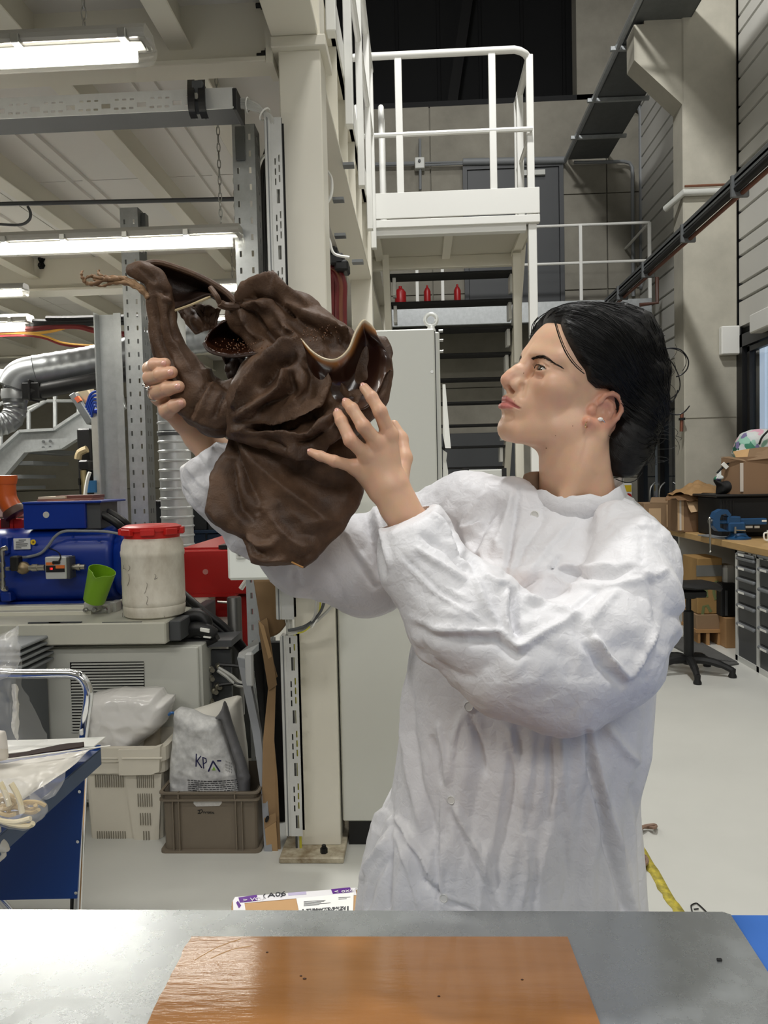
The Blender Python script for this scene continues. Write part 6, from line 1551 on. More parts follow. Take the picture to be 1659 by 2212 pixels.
# floor tape, cord and wire
yt = thing('yellow_tape', 'worn yellow marking tape stuck on the floor right of the coat', 'tape', PZ(1420, 1900, 0))
l = [(1375, 1808), (1380, 1828), (1384, 1846), (1392, 1868), (1397, 1880), (1404, 1886), (1416, 1908), (1420, 1920), (1431, 1931), (1432, 1938), (1442, 1952), (1452, 1962), (1458, 1985)]
r = [(1376, 1806), (1388, 1825), (1397, 1838), (1408, 1858), (1414, 1868), (1422, 1878), (1437, 1905), (1445, 1920), (1452, 1932), (1460, 1945), (1467, 1952), (1477, 1966), (1492, 1985)]
V = []; 
for a, b in zip(l, r): V += [PZ(*a, .0015), PZ(*b, .0015)]
Fc = [(2*i, 2*i + 1, 2*i + 3, 2*i + 2) for i in range(len(l) - 1)]
m = MB().add(V, Fc); V2 = np.array(m.v); Q = np.array(m.f); V2, Q = thick(V2, Q[:, ::-1], .0012)
nmesh('tape_strip', V2, Q, mat('hazard_yellow', (206, 188, 72), .45, var=.35, vscale=26, vrgb=(128, 120, 60), bump=.5, bscale=50), yt, smooth=False)
M_CORD = mat('brown_cord', (128, 104, 88), .6)
for i, (lb, pts, hgt) in enumerate((('brown knotted cord loop on the floor at the coat edge, the upper of two', [(1365, 1776), (1378, 1779), (1386, 1786), (1396, 1784), (1412, 1782), (1417, 1784), (1414, 1788), (1400, 1787), (1390, 1787), (1382, 1793), (1374, 1800), (1368, 1806), (1372, 1792), (1384, 1786), (1374, 1782)], .02), ('brown knotted cord loop lying on the yellow tape, the lower of two', [(1376, 1838), (1386, 1844), (1395, 1852), (1398, 1860), (1392, 1868), (1384, 1862), (1386, 1852), (1380, 1848), (1378, 1858), (1388, 1866), (1386, 1876), (1378, 1884)], .02))):
    t = thing('knotted_rope', lb, 'rope', PZ(pts[3][0], pts[3][1], 0), 'knotted cords by the coat')
    MB().tube(spline([PZ(x, y, .006 + hgt*abs(math.sin(k*1.3))) for k, (x, y) in enumerate(pts)], 5), .0065, 7).build('cord', M_CORD, t, True)
tw = thing('wire_hook', 'thin bent dark wire on the floor behind the table corner', 'wire', PZ(1505, 1960, 0))
MB().tube(spline([PZ(x, y, .004) for x, y in ((1497, 1976), (1493, 1960), (1494, 1955), (1503, 1951), (1508, 1953), (1517, 1961), (1526, 1970))], 4), .0022, 5).build('wire', M_BLACK, tw, True)
MB().tube([PZ(1499, 1964, .004), PZ(1509, 1963, .004)], .0022, 5).build('wire_end', M_BLACK, tw, True)
# ---------------------------------------------------------------- table in front
TZ = .855
tbl = thing('work_table', 'blue topped work table under the steel sheet in front', 'table', PZ(900, 2100, 0))
bk0, bk1 = PZ(0, 1986, TZ - .004), PZ(1659, 1974, TZ - .004); yb = PZ(1620, 1974, TZ - .004).y
MB().box((-1.2, -.1, TZ - .045), (1.05, yb, TZ - .004), .003).build('table_top', mat('table_blue', (44, 98, 176), .55, var=.04, vscale=20), tbl)
for (x, y) in ((-1.12, .0), (.97, .0), (-1.12, yb - .08), (.97, yb - .08)): MB().box((x, y, 0), (x + .05, y + .05, TZ - .045), .004).build('leg', M_GREYP, tbl)
e0, e1 = PZ(1566, 1969.5, TZ), PZ(1659, 2113, TZ)
ys = e0.y
def M_sheet():
    m = mat('zinc_sheet', (172, 176, 177), .25, .72); nt = m.node_tree; b = nt.nodes['Principled BSDF']
    tc_ = nt.nodes.new('ShaderNodeTexCoord'); n = nt.nodes.new('ShaderNodeTexNoise'); n.inputs['Scale'].default_value = 26; n.inputs['Detail'].default_value = 6; n.inputs['Roughness'].default_value = .7
    nt.links.new(tc_.outputs['Object'], n.inputs['Vector'])
    r = nt.nodes.new('ShaderNodeMapRange'); r.inputs['From Min'].default_value = .3; r.inputs['From Max'].default_value = .7; r.inputs['To Min'].default_value = .2; r.inputs['To Max'].default_value = .34
    nt.links.new(n.outputs['Fac'], r.inputs['Value']); nt.links.new(r.outputs[0], b.inputs['Roughness'])
    bp = nt.nodes.new('ShaderNodeBump'); bp.inputs['Strength'].default_value = .03; bp.inputs['Distance'].default_value = .004; nt.links.new(n.outputs['Fac'], bp.inputs['Height']); nt.links.new(bp.outputs[0], b.inputs['Normal'])
    return m
zs = thing('zinc_sheet', 'grey zinc steel sheet covering the table under the brown sheet', 'metal sheet', (0, .7, TZ - .004))
dx = (e1 - e0)/(e1.y - e0.y)
pr_ = e0 + dx*(-.1 - e0.y); ch = .006
MB().prism([(-1.18, -.1, TZ - .0035), (pr_.x, -.1, TZ - .0035), (e0.x + ch*.8, ys - ch, TZ - .0035), (e0.x - ch*.5, ys, TZ - .0035), (-1.18, ys, TZ - .0035)], (0, 0, .0035)).build('sheet', M_sheet(), zs)
bs_ = thing('brown_sheet', 'glossy translucent brown bioplastic sheet lying on the zinc sheet', 'sheet', PZ(800, 2100, TZ))
def M_amber():
    m = mat('amber_sheet', (160, 110, 62), .1, var=.12, vscale=14, vrgb=(146, 98, 52), coat=1.0, ior=1.65, stretch=(.25, 2.5, 1)); nt = m.node_tree; b = nt.nodes['Principled BSDF']
    tc_ = nt.nodes.new('ShaderNodeTexCoord'); mp = nt.nodes.new('ShaderNodeMapping'); mp.inputs['Scale'].default_value = (7, 46, 7); n = nt.nodes.new('ShaderNodeTexNoise'); n.inputs['Scale'].default_value = 2.2; n.inputs['Detail'].default_value = 6; n.inputs['Roughness'].default_value = .6
    nt.links.new(tc_.outputs['Object'], mp.inputs['Vector']); nt.links.new(mp.outputs[0], n.inputs['Vector'])
    bp = nt.nodes.new('ShaderNodeBump'); bp.inputs['Strength'].default_value = .06; bp.inputs['Distance'].default_value = .004; nt.links.new(n.outputs['Fac'], bp.inputs['Height']); nt.links.new(bp.outputs[0], b.inputs['Normal']); nt.links.new(bp.outputs[0], b.inputs['Coat Normal'])
    return m
c4 = [PZ(412, 2027, TZ), PZ(1226, 2027.5, TZ), PZ(1295, 2212, TZ), PZ(318, 2212, TZ)]
fl = c4[3] + (c4[3] - c4[0])*1.0; fr_ = c4[2] + (c4[2] - c4[1])*1.0
rr = random.Random(2); left = [c4[0].lerp(fl, k/30) + Vector((rr.uniform(-.0012, .0012), 0, 0)) for k in range(31)]
MB().prism([tuple(p + Vector((0, 0, .0005))) for p in left + [fr_, c4[1]]], (0, 0, .002)).build('sheet', M_amber(), bs_)
M_SPK = mat('dark_speck', (60, 34, 16), .6)
for i, (x, y) in enumerate(((658, 2114), (577, 2057), (650, 2108), (948, 2152), (1128, 2116))):
    MB().sphere(PZ(x, y, TZ + .0028), .0012 if i else .0016, 8, 5, (1.4, 1, .5)).build('speck', M_SPK, bs_)
for (x0, y0, x1, y1) in ((420, 2074, 520, 2028), (455, 2070, 545, 2043)):
    MB().tube(spline([PZ(x0, y0, TZ + .0026), PZ((x0 + x1)/2, (y0 + y1)/2 - 5, TZ + .0026), PZ(x1, y1, TZ + .0026)], 6), .0005, 4).build('scratch', mat('pale_scratch', (206, 168, 120), .3), bs_)
ck = MB(); ck.obox(PZ(1554, 2073, TZ + .0015), (.0028, 0, 0), (0, .0016, 0), (0, 0, .0012), .0004); o = ck.build('black_chip', M_BLACK, None, loc=tuple(PZ(1554, 2073, TZ))); tag(o, 'tiny black chip lying on the zinc sheet near its blue edge', 'chip')

# ---------------------------------------------------------------- blue trolley at the left
M_TB = mat('trolley_blue', (18, 66, 140), .4, var=.05, vscale=5)
tro = thing('blue_trolley', 'blue sheet metal trolley with bent chrome handle at the left edge', 'trolley', P(100, 1980, 1.95))
TYZ = P(215, 1617, 1.92).z; xR = P(219, 1640, 1.92).x
MB().box((-2.0, 1.04, TYZ - .004), (xR, 1.92, TYZ), .0015).build('tray_top', M_TB, tro)
MB().box((xR - .003, 1.04, TYZ - .042), (xR, 1.92, TYZ), .001).build('side_apron', mat('trolley_blue_grey', (62, 82, 112), .45), tro)
MB().box((-2.0, 1.917, TYZ - .042), (xR, 1.92, TYZ + .01), .001).build('end_apron', M_TB, tro)
pnl = [P(-80, 1660, 1.9), P(184, 1650, 1.9), P(166, 1941, 1.9), P(-80, 1946, 1.9)]
MB().prism(pnl, (0, .004, 0)).build('end_panel', M_TB, tro)
for (x, y) in ((172, 1710), (168, 1818), (164, 1929)): MB().lathe(P(x, y, 1.898), [(.0042, 0), (.0042, .0012), (.0018, .0014)], 12, (0, -1, 0)).build('screw', M_CHROME, tro, True)
hp = spline([P(-120, 1446, 1.96), P(30, 1455, 1.96), P(120, 1455, 1.96)], 4) + spline([P(150, 1455, 1.96), P(172, 1461, 1.96), P(187, 1480, 1.96), P(191, 1506, 1.96), P(184, 1560, 1.96), P(177, 1620, 1.96), P(176, 1680, 1.96)], 8)
MB().tube(hp, .0125, 16).build('handle', M_CHROME, tro, True)
MB().tube([P(182, 1650, 1.93), P(168, 1960, 1.93), P(163, 2120, 1.93)], .0105, 14).build('leg', M_CHROME, tro, True)
MB().tube([P(166, 1650, 2.0), P(160, 1960, 2.0), P(158, 2090, 2.0)], .0105, 12).build('leg', M_BLACK, tro, True)
MB().tube([P(-10, 1930, 1.94), P(60, 2010, 1.94), P(95, 2050, 1.94)], .009, 12).build('brace', M_CHROME, tro, True)
MB().obox(P(176, 1582, 1.945), (.004, 0, 0), (0, .004, 0), (0, 0, .008), .002).build('clip', M_WHITEPL, tro)
# what lies on it
M_FILM = mat('clear_film', (244, 244, 242), .1, alpha=.16, spec=1.0); M_FILMW = mat('pale_film', (232, 228, 218), .2, alpha=.7, spec=.8)
wbd = thing('white_board', 'thin white board at the far edge of the blue trolley tray', 'board', P(100, 1610, 1.8))
MB().prism([P(-60, 1602, 1.88), P(90, 1600, 1.88), P(228, 1594, 1.89), P(203, 1614, 1.78), P(100, 1620, 1.72), P(-60, 1640, 1.7)], (0, 0, .003)).build('board', M_WHITEPL, wbd)
bst = thing('brown_strip', 'dark brown leathery strip lying across the white board', 'strip', P(90, 1620, 1.75))
V, Q = patch([[(-60, 1632, 1.72), (40, 1626, 1.72), (90, 1618, 1.72), (135, 1609, 1.74), (181, 1604, 1.76)], [(-60, 1648, 1.68), (40, 1637, 1.68), (90, 1628, 1.68), (135, 1622, 1.7), (182, 1614, 1.72)]], 6, 30, .003, 30, 1); V, Q = thick(V, Q, .002, (0, .3, -1)); nmesh('strip', V, Q, mat('dark_leather_strip', (40, 24, 18), .7, spec=.2), bst)
fm_ = thing('film_sheet', 'glossy pale plastic film sagging over the trolley tray edge', 'film', P(80, 1680, 1.6))
V, Q = patch([[(-60, 1658, 1.62), (60, 1642, 1.65), (150, 1628, 1.68), (238, 1612, 1.74)], [(-60, 1690, 1.58), (50, 1672, 1.6), (120, 1652, 1.64), (196, 1619, 1.7)], [(-60, 1730, 1.52), (40, 1704, 1.56), (100, 1682, 1.6), (163, 1650, 1.66)], [(-60, 1770, 1.46), (20, 1745, 1.5), (66, 1716, 1.56), (140, 1668, 1.62)]], 36, 44, .016, 18, 4); V2, Q2 = thick(V, Q, .0006); nmesh('film', V2, Q2, M_FILMW, fm_)
MB().tube(spline([P(-60, 1650, 1.6), P(60, 1634, 1.63), P(150, 1622, 1.66), P(238, 1611, 1.72)], 8), .0016, 6).build('rolled_edge', mat('film_edge', (238, 236, 228), .15), fm_, True)
V, Q = patch([[(60, 1716, 1.55), (100, 1690, 1.58), (140, 1668, 1.6)], [(66, 1728, 1.53), (110, 1720, 1.55), (136, 1690, 1.58)], [(64, 1732, 1.53), (90, 1732, 1.54), (120, 1718, 1.55)]], 22, 22, .012, 26, 9); nmesh('hanging_film', V, Q, M_FILM, fm_)
cf = thing('clear_film', 'crumpled clear film standing up in front of the grey bin', 'film', P(40, 1500, 1.7))
V, Q = patch([[(-80, 1380, 1.68), (-20, 1376, 1.66), (20, 1362, 1.66), (38, 1350, 1.66)], [(-80, 1440, 1.66), (-20, 1430, 1.64), (20, 1420, 1.62), (44, 1425, 1.66)], [(-60, 1470, 1.64), (-10, 1480, 1.62), (20, 1470, 1.6), (46, 1470, 1.66)], [(-40, 1530, 1.62), (10, 1530, 1.6), (30, 1540, 1.6), (70, 1530, 1.68)], [(-40, 1610, 1.6), (14, 1620, 1.58), (60, 1615, 1.6), (104, 1600, 1.68)]], 50, 44, .02, 16, 13); nmesh('film', V, Q, M_FILM, cf)
V, Q = patch([[(-80, 1400, 1.7), (-30, 1390, 1.69), (36, 1352, 1.68)], [(-80, 1450, 1.7), (-30, 1440, 1.68), (40, 1430, 1.68)], [(-80, 1490, 1.7), (-30, 1480, 1.68), (18, 1462, 1.69)]], 30, 26, .03, 14, 17); nmesh('film_fold', V, Q, mat('film_haze', (226, 224, 218), .25, alpha=.38, spec=.8), cf)
V, Q = patch([[(22, 1480, 1.63), (30, 1478, 1.62), (38, 1482, 1.63)], [(26, 1520, 1.62), (33, 1530, 1.61), (40, 1540, 1.62)], [(22, 1570, 1.6), (28, 1590, 1.6), (38, 1600, 1.61)]], 36, 12, .012, 40, 19); nmesh('white_fold', V, Q, M_FILMW, cf)
V, Q = pillow([(-30, 1575), (8, 1580), (12, 1598), (16, 1640), (-30, 1650)], 1.62, .02, .02, .004, .006, 20, 3); wp_ = nmesh('white_lump', V, Q, mat('white_lump', (226, 218, 206), .5), None, loc=tuple(P(0, 1640, 1.62))); tag(wp_, 'white plastic lump at the left edge of the trolley tray', 'plastic piece')
cb_ = thing('coil_bag', 'clear bag of pale yellow coiled gel strands hanging off the trolley', 'bag', P(40, 1740, 1.45))
M_GEL = mat('yellow_gel', (224, 196, 140), .25, trans=.25, sss=.0, coat=.5)
rg = random.Random(12)
for k in range(15):
    cx, cy = rg.uniform(-30, 76), rg.uniform(1712, 1770); 
    if cx > 50 and cy < 1735: cy += 28
    rr_ = rg.uniform(9, 22); a0 = rg.uniform(0, 6); yy = 1.46 + rg.uniform(-.03, .02)
    MB().tube(spline([P(cx + rr_*math.cos(a0 + q*.8)*(1 + .1*q), cy + rr_*.62*math.sin(a0 + q*.8), yy + .004*q) for q in range(8)], 4), .0042, 7).build('gel_strand', M_GEL, cb_, True)
for pts in ([(0, 1690), (12, 1715), (20, 1740)], [(24, 1692), (40, 1722), (48, 1756)], [(-30, 1760), (20, 1779), (60, 1784), (72, 1778)], [(-20, 1770), (30, 1776), (66, 1768)]):
    MB().tube(spline([P(x, y, 1.43) for x, y in pts], 6), .0055, 8).build('gel_strand', mat('cream_gel', (236, 222, 186), .25, coat=.5), cb_, True)
V, Q = pillow([(-60, 1690), (10, 1688), (48, 1700), (62, 1726), (80, 1738), (94, 1752), (94, 1768), (76, 1776), (72, 1786), (40, 1782), (0, 1770), (-60, 1772)], 1.45, .055, .04, .006, .014, 20, 23); nmesh('bag_film', V, Q, M_FILM, cb_)
V, Q = pillow([(-30, 1782), (0, 1788), (4, 1812), (16, 1826), (20, 1838), (10, 1840), (12, 1852), (0, 1862), (-30, 1850)], 1.45, .012, .012, .003, .01, 40, 29); nmesh('film_tail', V, Q, M_FILMW, cb_)
# ---------------------------------------------------------------- the person: head
def axes(al, p, r):
    al, p, r = map(math.radians, (al, p, r)); Z = np.array([0, 0, 1.])
    f0 = np.array([-math.cos(al), -math.sin(al), 0]); l0 = np.array([math.sin(al), -math.cos(al), 0])
    f = math.cos(p)*f0 + math.sin(p)*Z; u = -math.sin(p)*f0 + math.cos(p)*Z
    return np.stack([f, math.cos(r)*l0 - math.sin(r)*u, math.cos(r)*u + math.sin(r)*l0], 1)
HA = axes(25, 21, 9)                       # columns: forward, her left, up
HS = 0.00104                               # head units are millimetres
NT = np.array([121.5, 0, -15.])
def head_origin(): return np.array(P(1083, 815, 1.185)) - HA @ (NT*HS)
HO = head_origin()
def HW(v): return HO + HA @ (np.asarray(v, float)*HS)
def HL(X): return ((X - HO) @ HA)/HS
def _m(v): return [np.array(v, float), np.array([v[0], -v[1], v[2]], float)]
def skull(q): return sd_ell(q, (-1, 0, 46), (95, 75, 84))
def head_f(q):
    """signed distance of the bare head in head millimetres"""
    s = np.abs(q[:, 1]); Qs = np.stack([q[:, 0], s, q[:, 2]], 1)       # mirror symmetric
    d = skull(q)
    d = smin(d, sd_ell(Qs, (38, 0, -6), (55.5, 61, 62)), 22)
    d = smin(d, sd_ell(Qs, (34, 0, -46), (54, 47, 44)), 18)
    d = smin(d, sd_chain(Qs, A((4, 50, -36), (30, 44, -59), (69, 16, -80)), [20, 19, 14], 6), 22)
    d = smin(d, sd_ell(q, (75, 0, -77), (18, 21, 17)), 14)
    d = smin(d, sd_ell(Qs, (58, 45, -6), (24, 17, 18)), 14)                # cheek bones
    d = smin(d, sd_ell(q, (82, 0, -42), (18.5, 27, 25)), 12)              # muzzle
    d = smin(d, sd_cap(Qs, (86, 8, 33), (69, 45, 34), 8, 6), 20)           # brow ridge
    d = smax(d, -sd_ell(Qs, (96, 31, 14), (17, 18, 12.5)), 13)             # eye sockets
    d = smax(d, -sd_ell(Qs, (90, 15, 10), (9, 4, 14)), 9)                  # beside the nose root
    n = sd_chain(q, A((85, 0, 32), (92.5, 0, 18), (102.3, 0, 4), (108, 0, -6), (112.3, 0, -14)), [8, 6.4, 6.6, 7.4, 8.6], 7)
    n = smin(n, sd_cap(Qs, (110, 3, -17), (107, 4, -18), 6.4, 6), 6)
    n = smin(n, sd_ell(Qs, (98.5, 12.5, -20), (10.5, 5.4, 6.8)), 5)            # wings
    n = smin(n, sd_cap(q, (111, 0, -19), (100, 0, -28), 4.2, 5), 5)
    n = smin(n, sd_chain(Qs, A((88, 6, 22), (94, 7, 2), (96, 10, -12)), [3.5, 5.5, 6], 6), 12)
    d = smin(d, n, 6)
    d = smax(d, -sd_ell(Qs, (102.5, 7.4, -26), (9.5, 4.4, 6.0)), 2)           # nostrils
    d = smax(d, -sd_cap(Qs, (94.5, 19, -17), (91, 25, -31), 1.6, 1.2), 8)        # nasolabial crease
    d = smax(d, -sd_cap(q, (110, 0, -31), (108, 0, -38), 2.4, 2.2), 4)        # philtrum
    lu = sd_chain(Qs, A((100.2, 0, -40.5), (99.6, 5, -40), (94, 15, -43.5), (87.5, 24, -47.5)), [4.9, 5.1, 4.0, 2.2], 2)
    ll = sd_chain(Qs, A((99.0, 0, -52.5), (97, 8, -52), (92, 17, -50), (87.5, 23, -48)), [7.0, 6.6, 4.6, 2.4], 2)
    d = smin(d, lu, 3.5); d = smin(d, ll, 3.5)
    d = smax(d, -sd_chain(Qs, A((109, 0, -46.2), (105, 7, -46.4), (97, 17, -47), (88, 26, -48.8)), [1.8, 1.8, 1.9, 1.5], .5), 1.8)
    d = smax(d, -sd_cap(Qs, (103, 0, -64.5), (95, 14, -63), 6.5, 5), 7)        # under the lower lip
    # eyelids round the eyeball, opened by an almond
    e = sd_ell(Qs, (74.5, 31, 15), (14.4, 15.4, 13.8)); d = smin(d, e, 5)
    alm = np.maximum(sd_ell(Qs, (90, 31.5, 8.0), (16.5, 19, 10.8)), sd_ell(Qs, (90, 32, 20.8), (16.5, 19.5, 10.6)))
    d = smax(d, -alm, 1.2)
    d = smax(d, -sd_chain(Qs, A((90.5, 18, 21), (89.5, 30, 23.5), (80, 45, 18)), [1.3, 1.5, 1.2], 1), 2.5)   # lid fold
    d = smax(d, -sd_cap(Qs, (92, 22, 3), (82, 40, 2), 1.5, 1.5), 6)           # below the eye
    return d
# near ear, drawn where it stands in a plane against the head
EARN = HA @ np.array([-.30, .93, .12]); EARN /= np.linalg.norm(EARN); EARC = HW((-2, 71, -2))
def EP(zx, zy, out=0.0):
    px, py = 1020 + zx/3.19, 600 + zy/3.19; r = np.array(ray(px, py)); t = ((EARC + EARN*out*HS - np.array(CAMP)) @ EARN)/(r @ EARN)
    return HL((np.array(CAMP) + r*t)[None, :])[0]
hel = A(*[EP(*p) for p in ((868, 900, 2), (888, 850, 6), (918, 808, 10), (965, 796, 12), (1008, 815, 13), (1032, 862, 14), (1028, 918, 14), (1000, 968, 12), (962, 1002, 9), (925, 1018, 6))])
ahe = A(*[EP(*p) for p in ((930, 850, 8), (958, 878, 10), (962, 920, 10), (940, 955, 8), (905, 972, 6))])
lob = A(*[EP(*p) for p in ((925, 1010, 5), (880, 1018, 4), (835, 1010, 3), (800, 988, 1))])
def ear_f(q):
    mid = EP(930, 900, 4)
    d = sd_chain(q, hel, [2.6, 2.8, 3.2, 3.4, 3.6, 3.6, 3.4, 3.4, 4.0, 4.8], 1.5)
    d = smin(d, sd_chain(q, ahe, [2.2, 2.8, 3.0, 3.0, 3.0], 2), 2.5)
    d = smin(d, sd_chain(q, lob, [6.2, 6.6, 6, 5], 2), 5)
    ne = ((HW(np.array([0, 0, 0])) - HO) + 0, ) and (EARN @ HA)
    pl = np.abs((q - EP(950, 905, 3)) @ ne) - 2.0
    disc = sd_ell(q, EP(950, 900, 2), (31, 14, 31)); d = smin(d, smax(pl, disc, 3), 4)
    d = smin(d, sd_ell(q, EP(828, 908, 0), (5, 3, 6)), 4)                # tragus
    d = smax(d, -sd_ell(q, EP(885, 915, 5), (9.5, 8, 12)), 2.5)             # concha
    return d
def far_ear(q): return sd_ell(q, (-12, -77, 0), (16, 7, 30))
def body_head(X):
    q = HL(X); d = head_f(q)
    d = smin(d, ear_f(q), 2.5); d = smin(d, far_ear(q), 4)
    dm = d*HS
    # neck and upper chest, leaning from the skull base to the collar
    nk = sd_chain(X, A(P(1255, 880, 1.215), P(1240, 950, 1.213), P(1242, 1010, 1.213), P(1246, 1075, 1.228), P(1250, 1150, 1.24)), [.047, .0485, .050, .055, .062], .02)
    dm = smin(dm, nk, .016)
    jl = sd_cap(X, P(1290, 945, 1.172), P(1205, 1110, 1.168), .009, .006); dm = smin(dm, jl, .02)     # neck muscle
    return dm
hlo = np.array([min(P(1060, 640, 1.1).x, P(1060, 640, 1.35).x), 1.04, P(1200, 1150, 1.2).z]); hhi = np.array([P(1420, 900, 1.3).x, 1.36, P(1200, 640, 1.3).z + .02])
V_head, Q_head = sdf_mesh(body_head, hlo, hhi, .0016, newton=3)
qh = HL(V_head)
def skin_mat():
    m = mat('skin', (226, 176, 144), .42, sss=.22, spec=.45); nt = m.node_tree; b = nt.nodes['Principled BSDF']
    at = nt.nodes.new('ShaderNodeVertexColor'); at.layer_name = 'tint'
    tc_ = nt.nodes.new('ShaderNodeTexCoord'); n = nt.nodes.new('ShaderNodeTexNoise'); n.inputs['Scale'].default_value = 70; n.inputs['Detail'].default_value = 5
    nt.links.new(tc_.outputs['Object'], n.inputs['Vector'])
    mx = nt.nodes.new('ShaderNodeMixRGB'); mx.blend_type = 'MULTIPLY'; mx.inputs[0].default_value = .16
    nt.links.new(at.outputs[0], mx.inputs[1]); nt.links.new(n.outputs['Color'], mx.inputs[2]); nt.links.new(mx.outputs[0], b.inputs['Base Color'])
    n2 = nt.nodes.new('ShaderNodeTexNoise'); n2.inputs['Scale'].default_value = 900; n2.inputs['Detail'].default_value = 3; nt.links.new(tc_.outputs['Object'], n2.inputs['Vector'])
    bp = nt.nodes.new('ShaderNodeBump'); bp.inputs['Strength'].default_value = .12; bp.inputs['Distance'].default_value = .001; nt.links.new(n2.outputs['Fac'], bp.inputs['Height']); nt.links.new(bp.outputs[0], b.inputs['Normal'])
    return m
M_SKIN = skin_mat()
BASE = np.array(lin((224, 182, 152))[:3])
def mixc(C, w, rgb): w = np.clip(w, 0, 1)[:, None]; return C*(1 - w) + np.array(lin(rgb)[:3])*w
def head_tint(q):
    s = np.abs(q[:, 1]); Qs = np.stack([q[:, 0], s, q[:, 2]], 1); C = BASE[None, :].repeat(len(q), 0)
    C = mixc(C, .30*np.exp(-((q[:, 0] - 62)**2/500 + (s - 46)**2/260 + (q[:, 2] + 14)**2/420)), (214, 130, 110))
    C = mixc(C, .42*np.exp(-((q[:, 0] - 112)**2/200 + s**2/160 + (q[:, 2] + 15)**2/120)), (206, 122, 104))
    C = mixc(C, .40*np.exp(-((q[:, 0] - 84)**2/200 + (s - 30)**2/150 + (q[:, 2] - 4)**2/40)), (176, 122, 104))
    C = mixc(C, .30*np.exp(-((q[:, 0] - 84)**2/300 + (s - 33)**2/220 + (q[:, 2] - 24)**2/40)), (184, 128, 106))
    up = sd_chain(Qs, A((106, 0, -42.2), (104, 5, -41.8), (97, 15, -44.6), (89, 23.5, -47.6)), [4.4, 4.6, 3.6, 1.6]); lo_ = sd_chain(Qs, A((105, 0, -51), (103, 8, -50.6), (96, 17, -49.4), (89, 22.5, -48)), [5.6, 5.2, 3.4, 1.4])
    C = mixc(C, .9*np.clip((1.6 - np.minimum(up, lo_))/2.2, 0, 1), (190, 108, 104))
    C = mixc(C, .5*np.clip((8 - np.abs(ear_f(q)))/6, 0, 1)*(q[:, 0] < 14)*(q[:, 1] > 60), (216, 138, 116))
    # hair roots darken the scalp under the hair
    return C
T_head = head_tint(qh)
# ---------------------------------------------------------------- hair, eyes, brows
BVH_H = bvh_of(V_head, Q_head)
C0 = np.array([-1., 0, 40.])
def azel(q):
    v = q - C0; return np.degrees(np.arctan2(np.abs(v[:, 1]), v[:, 0])), np.degrees(np.arctan2(v[:, 2], np.hypot(v[:, 0], v[:, 1])))
hp_ = []
for p in ((1197, 684), (1206, 706), (1218, 736), (1231, 762), (1246, 788), (1261, 808), (1266, 830), (1284, 846), (1312, 846)):
    h = hit(BVH_H, *p, 0)
    if h is not None: hp_.append(HL(np.array(h)[None, :])[0])
ha, he = azel(np.array(hp_)); o_ = np.argsort(ha); ha = ha[o_]; he = he[o_]
ha = np.concatenate([[-1], ha, [ha[-1] + 12, 130, 181]]); he = np.concatenate([[he[0]], he, [he[-1] - 4, -42, -58]])
def sstep(a, b, x): t = np.clip((x - a)/(b - a), 0, 1); return t*t*(3 - 2*t)
BUN = HL(np.array(P(1392, 905, 1.22))[None, :])[0]
bd_ = (BUN - C0)/np.linalg.norm(BUN - C0); bu_ = np.cross(bd_, [0, 1, 0]); bu_ /= np.linalg.norm(bu_); bv_ = np.cross(bd_, bu_)
def psi(q):
    v = q - C0; return np.arctan2(v @ bv_, v @ bu_), np.arccos(np.clip((v @ bd_)/np.maximum(1e-6, np.linalg.norm(v, axis=1)), -1, 1))
BL = [(1338, 718, 1.225, 60), (1368, 738, 1.222, 58), (1388, 806, 1.222, 58), (1386, 876, 1.215, 56), (1366, 938, 1.208, 50), (1346, 984, 1.206, 46)]
BLc = [(HL(np.array(P(x, y, Y))[None, :])[0], r*Y/F_/HS) for x, y, Y, r in BL]
def hair_f(q):
    az, el = azel(q); m = el - np.interp(az, ha, he)
    ps, rho = psi(q)
    t = -7 + 20*sstep(-3, 13, m) + 3*sstep(20, 60, m)
    pv = np.stack([np.cos(ps)*7, np.sin(ps)*7, rho*1.1], 1)
    rg = 1.3*fbm(pv*1.6, 5, 3)*sstep(2, 14, m)
    d = skull(q) - t*np.where(q[:, 1] > 0, 1, 1)
    b = None
    for c, r in BLc:
        e = np.linalg.norm(q - c, axis=1) - r; b = e if b is None else smin(b, e, 22)
    bn = b + 2.2*fbm(np.stack([ps*3, rho*6, q[:, 2]*.03], 1), 9, 3)
    return smin(d, bn, 16) - rg
def hair_w(X): return hair_f(HL(X))*HS
V_hair, Q_hair = sdf_mesh(hair_w, np.array([P(1130, 700, 1.3).x, 1.10, P(1300, 1060, 1.2).z]), np.array([P(1470, 700, 1.2).x, 1.37, P(1300, 610, 1.2).z]), .0026, newton=2)
def hair_mat():
    m = mat('black_hair', (9, 8, 8), .4, spec=.32); nt = m.node_tree; b = nt.nodes['Principled BSDF']
    b.inputs['Anisotropic'].default_value = .5
    at = nt.nodes.new('ShaderNodeVertexColor'); at.layer_name = 'flow'
    mp = nt.nodes.new('ShaderNodeMapping'); mp.inputs['Scale'].default_value = (60, 60, 5); n = nt.nodes.new('ShaderNodeTexNoise'); n.inputs['Scale'].default_value = 3; n.inputs['Detail'].default_value = 6; n.inputs['Roughness'].default_value = .75
    nt.links.new(at.outputs[0], mp.inputs[0]); nt.links.new(mp.outputs[0], n.inputs['Vector'])
    bp = nt.nodes.new('ShaderNodeBump'); bp.inputs['Strength'].default_value = .55; bp.inputs['Distance'].default_value = .002; nt.links.new(n.outputs['Fac'], bp.inputs['Height']); nt.links.new(bp.outputs[0], b.inputs['Normal'])
    return m
M_HAIR = hair_mat(); M_STR = mat('hair_strand', (10, 9, 9), .36, spec=.4)
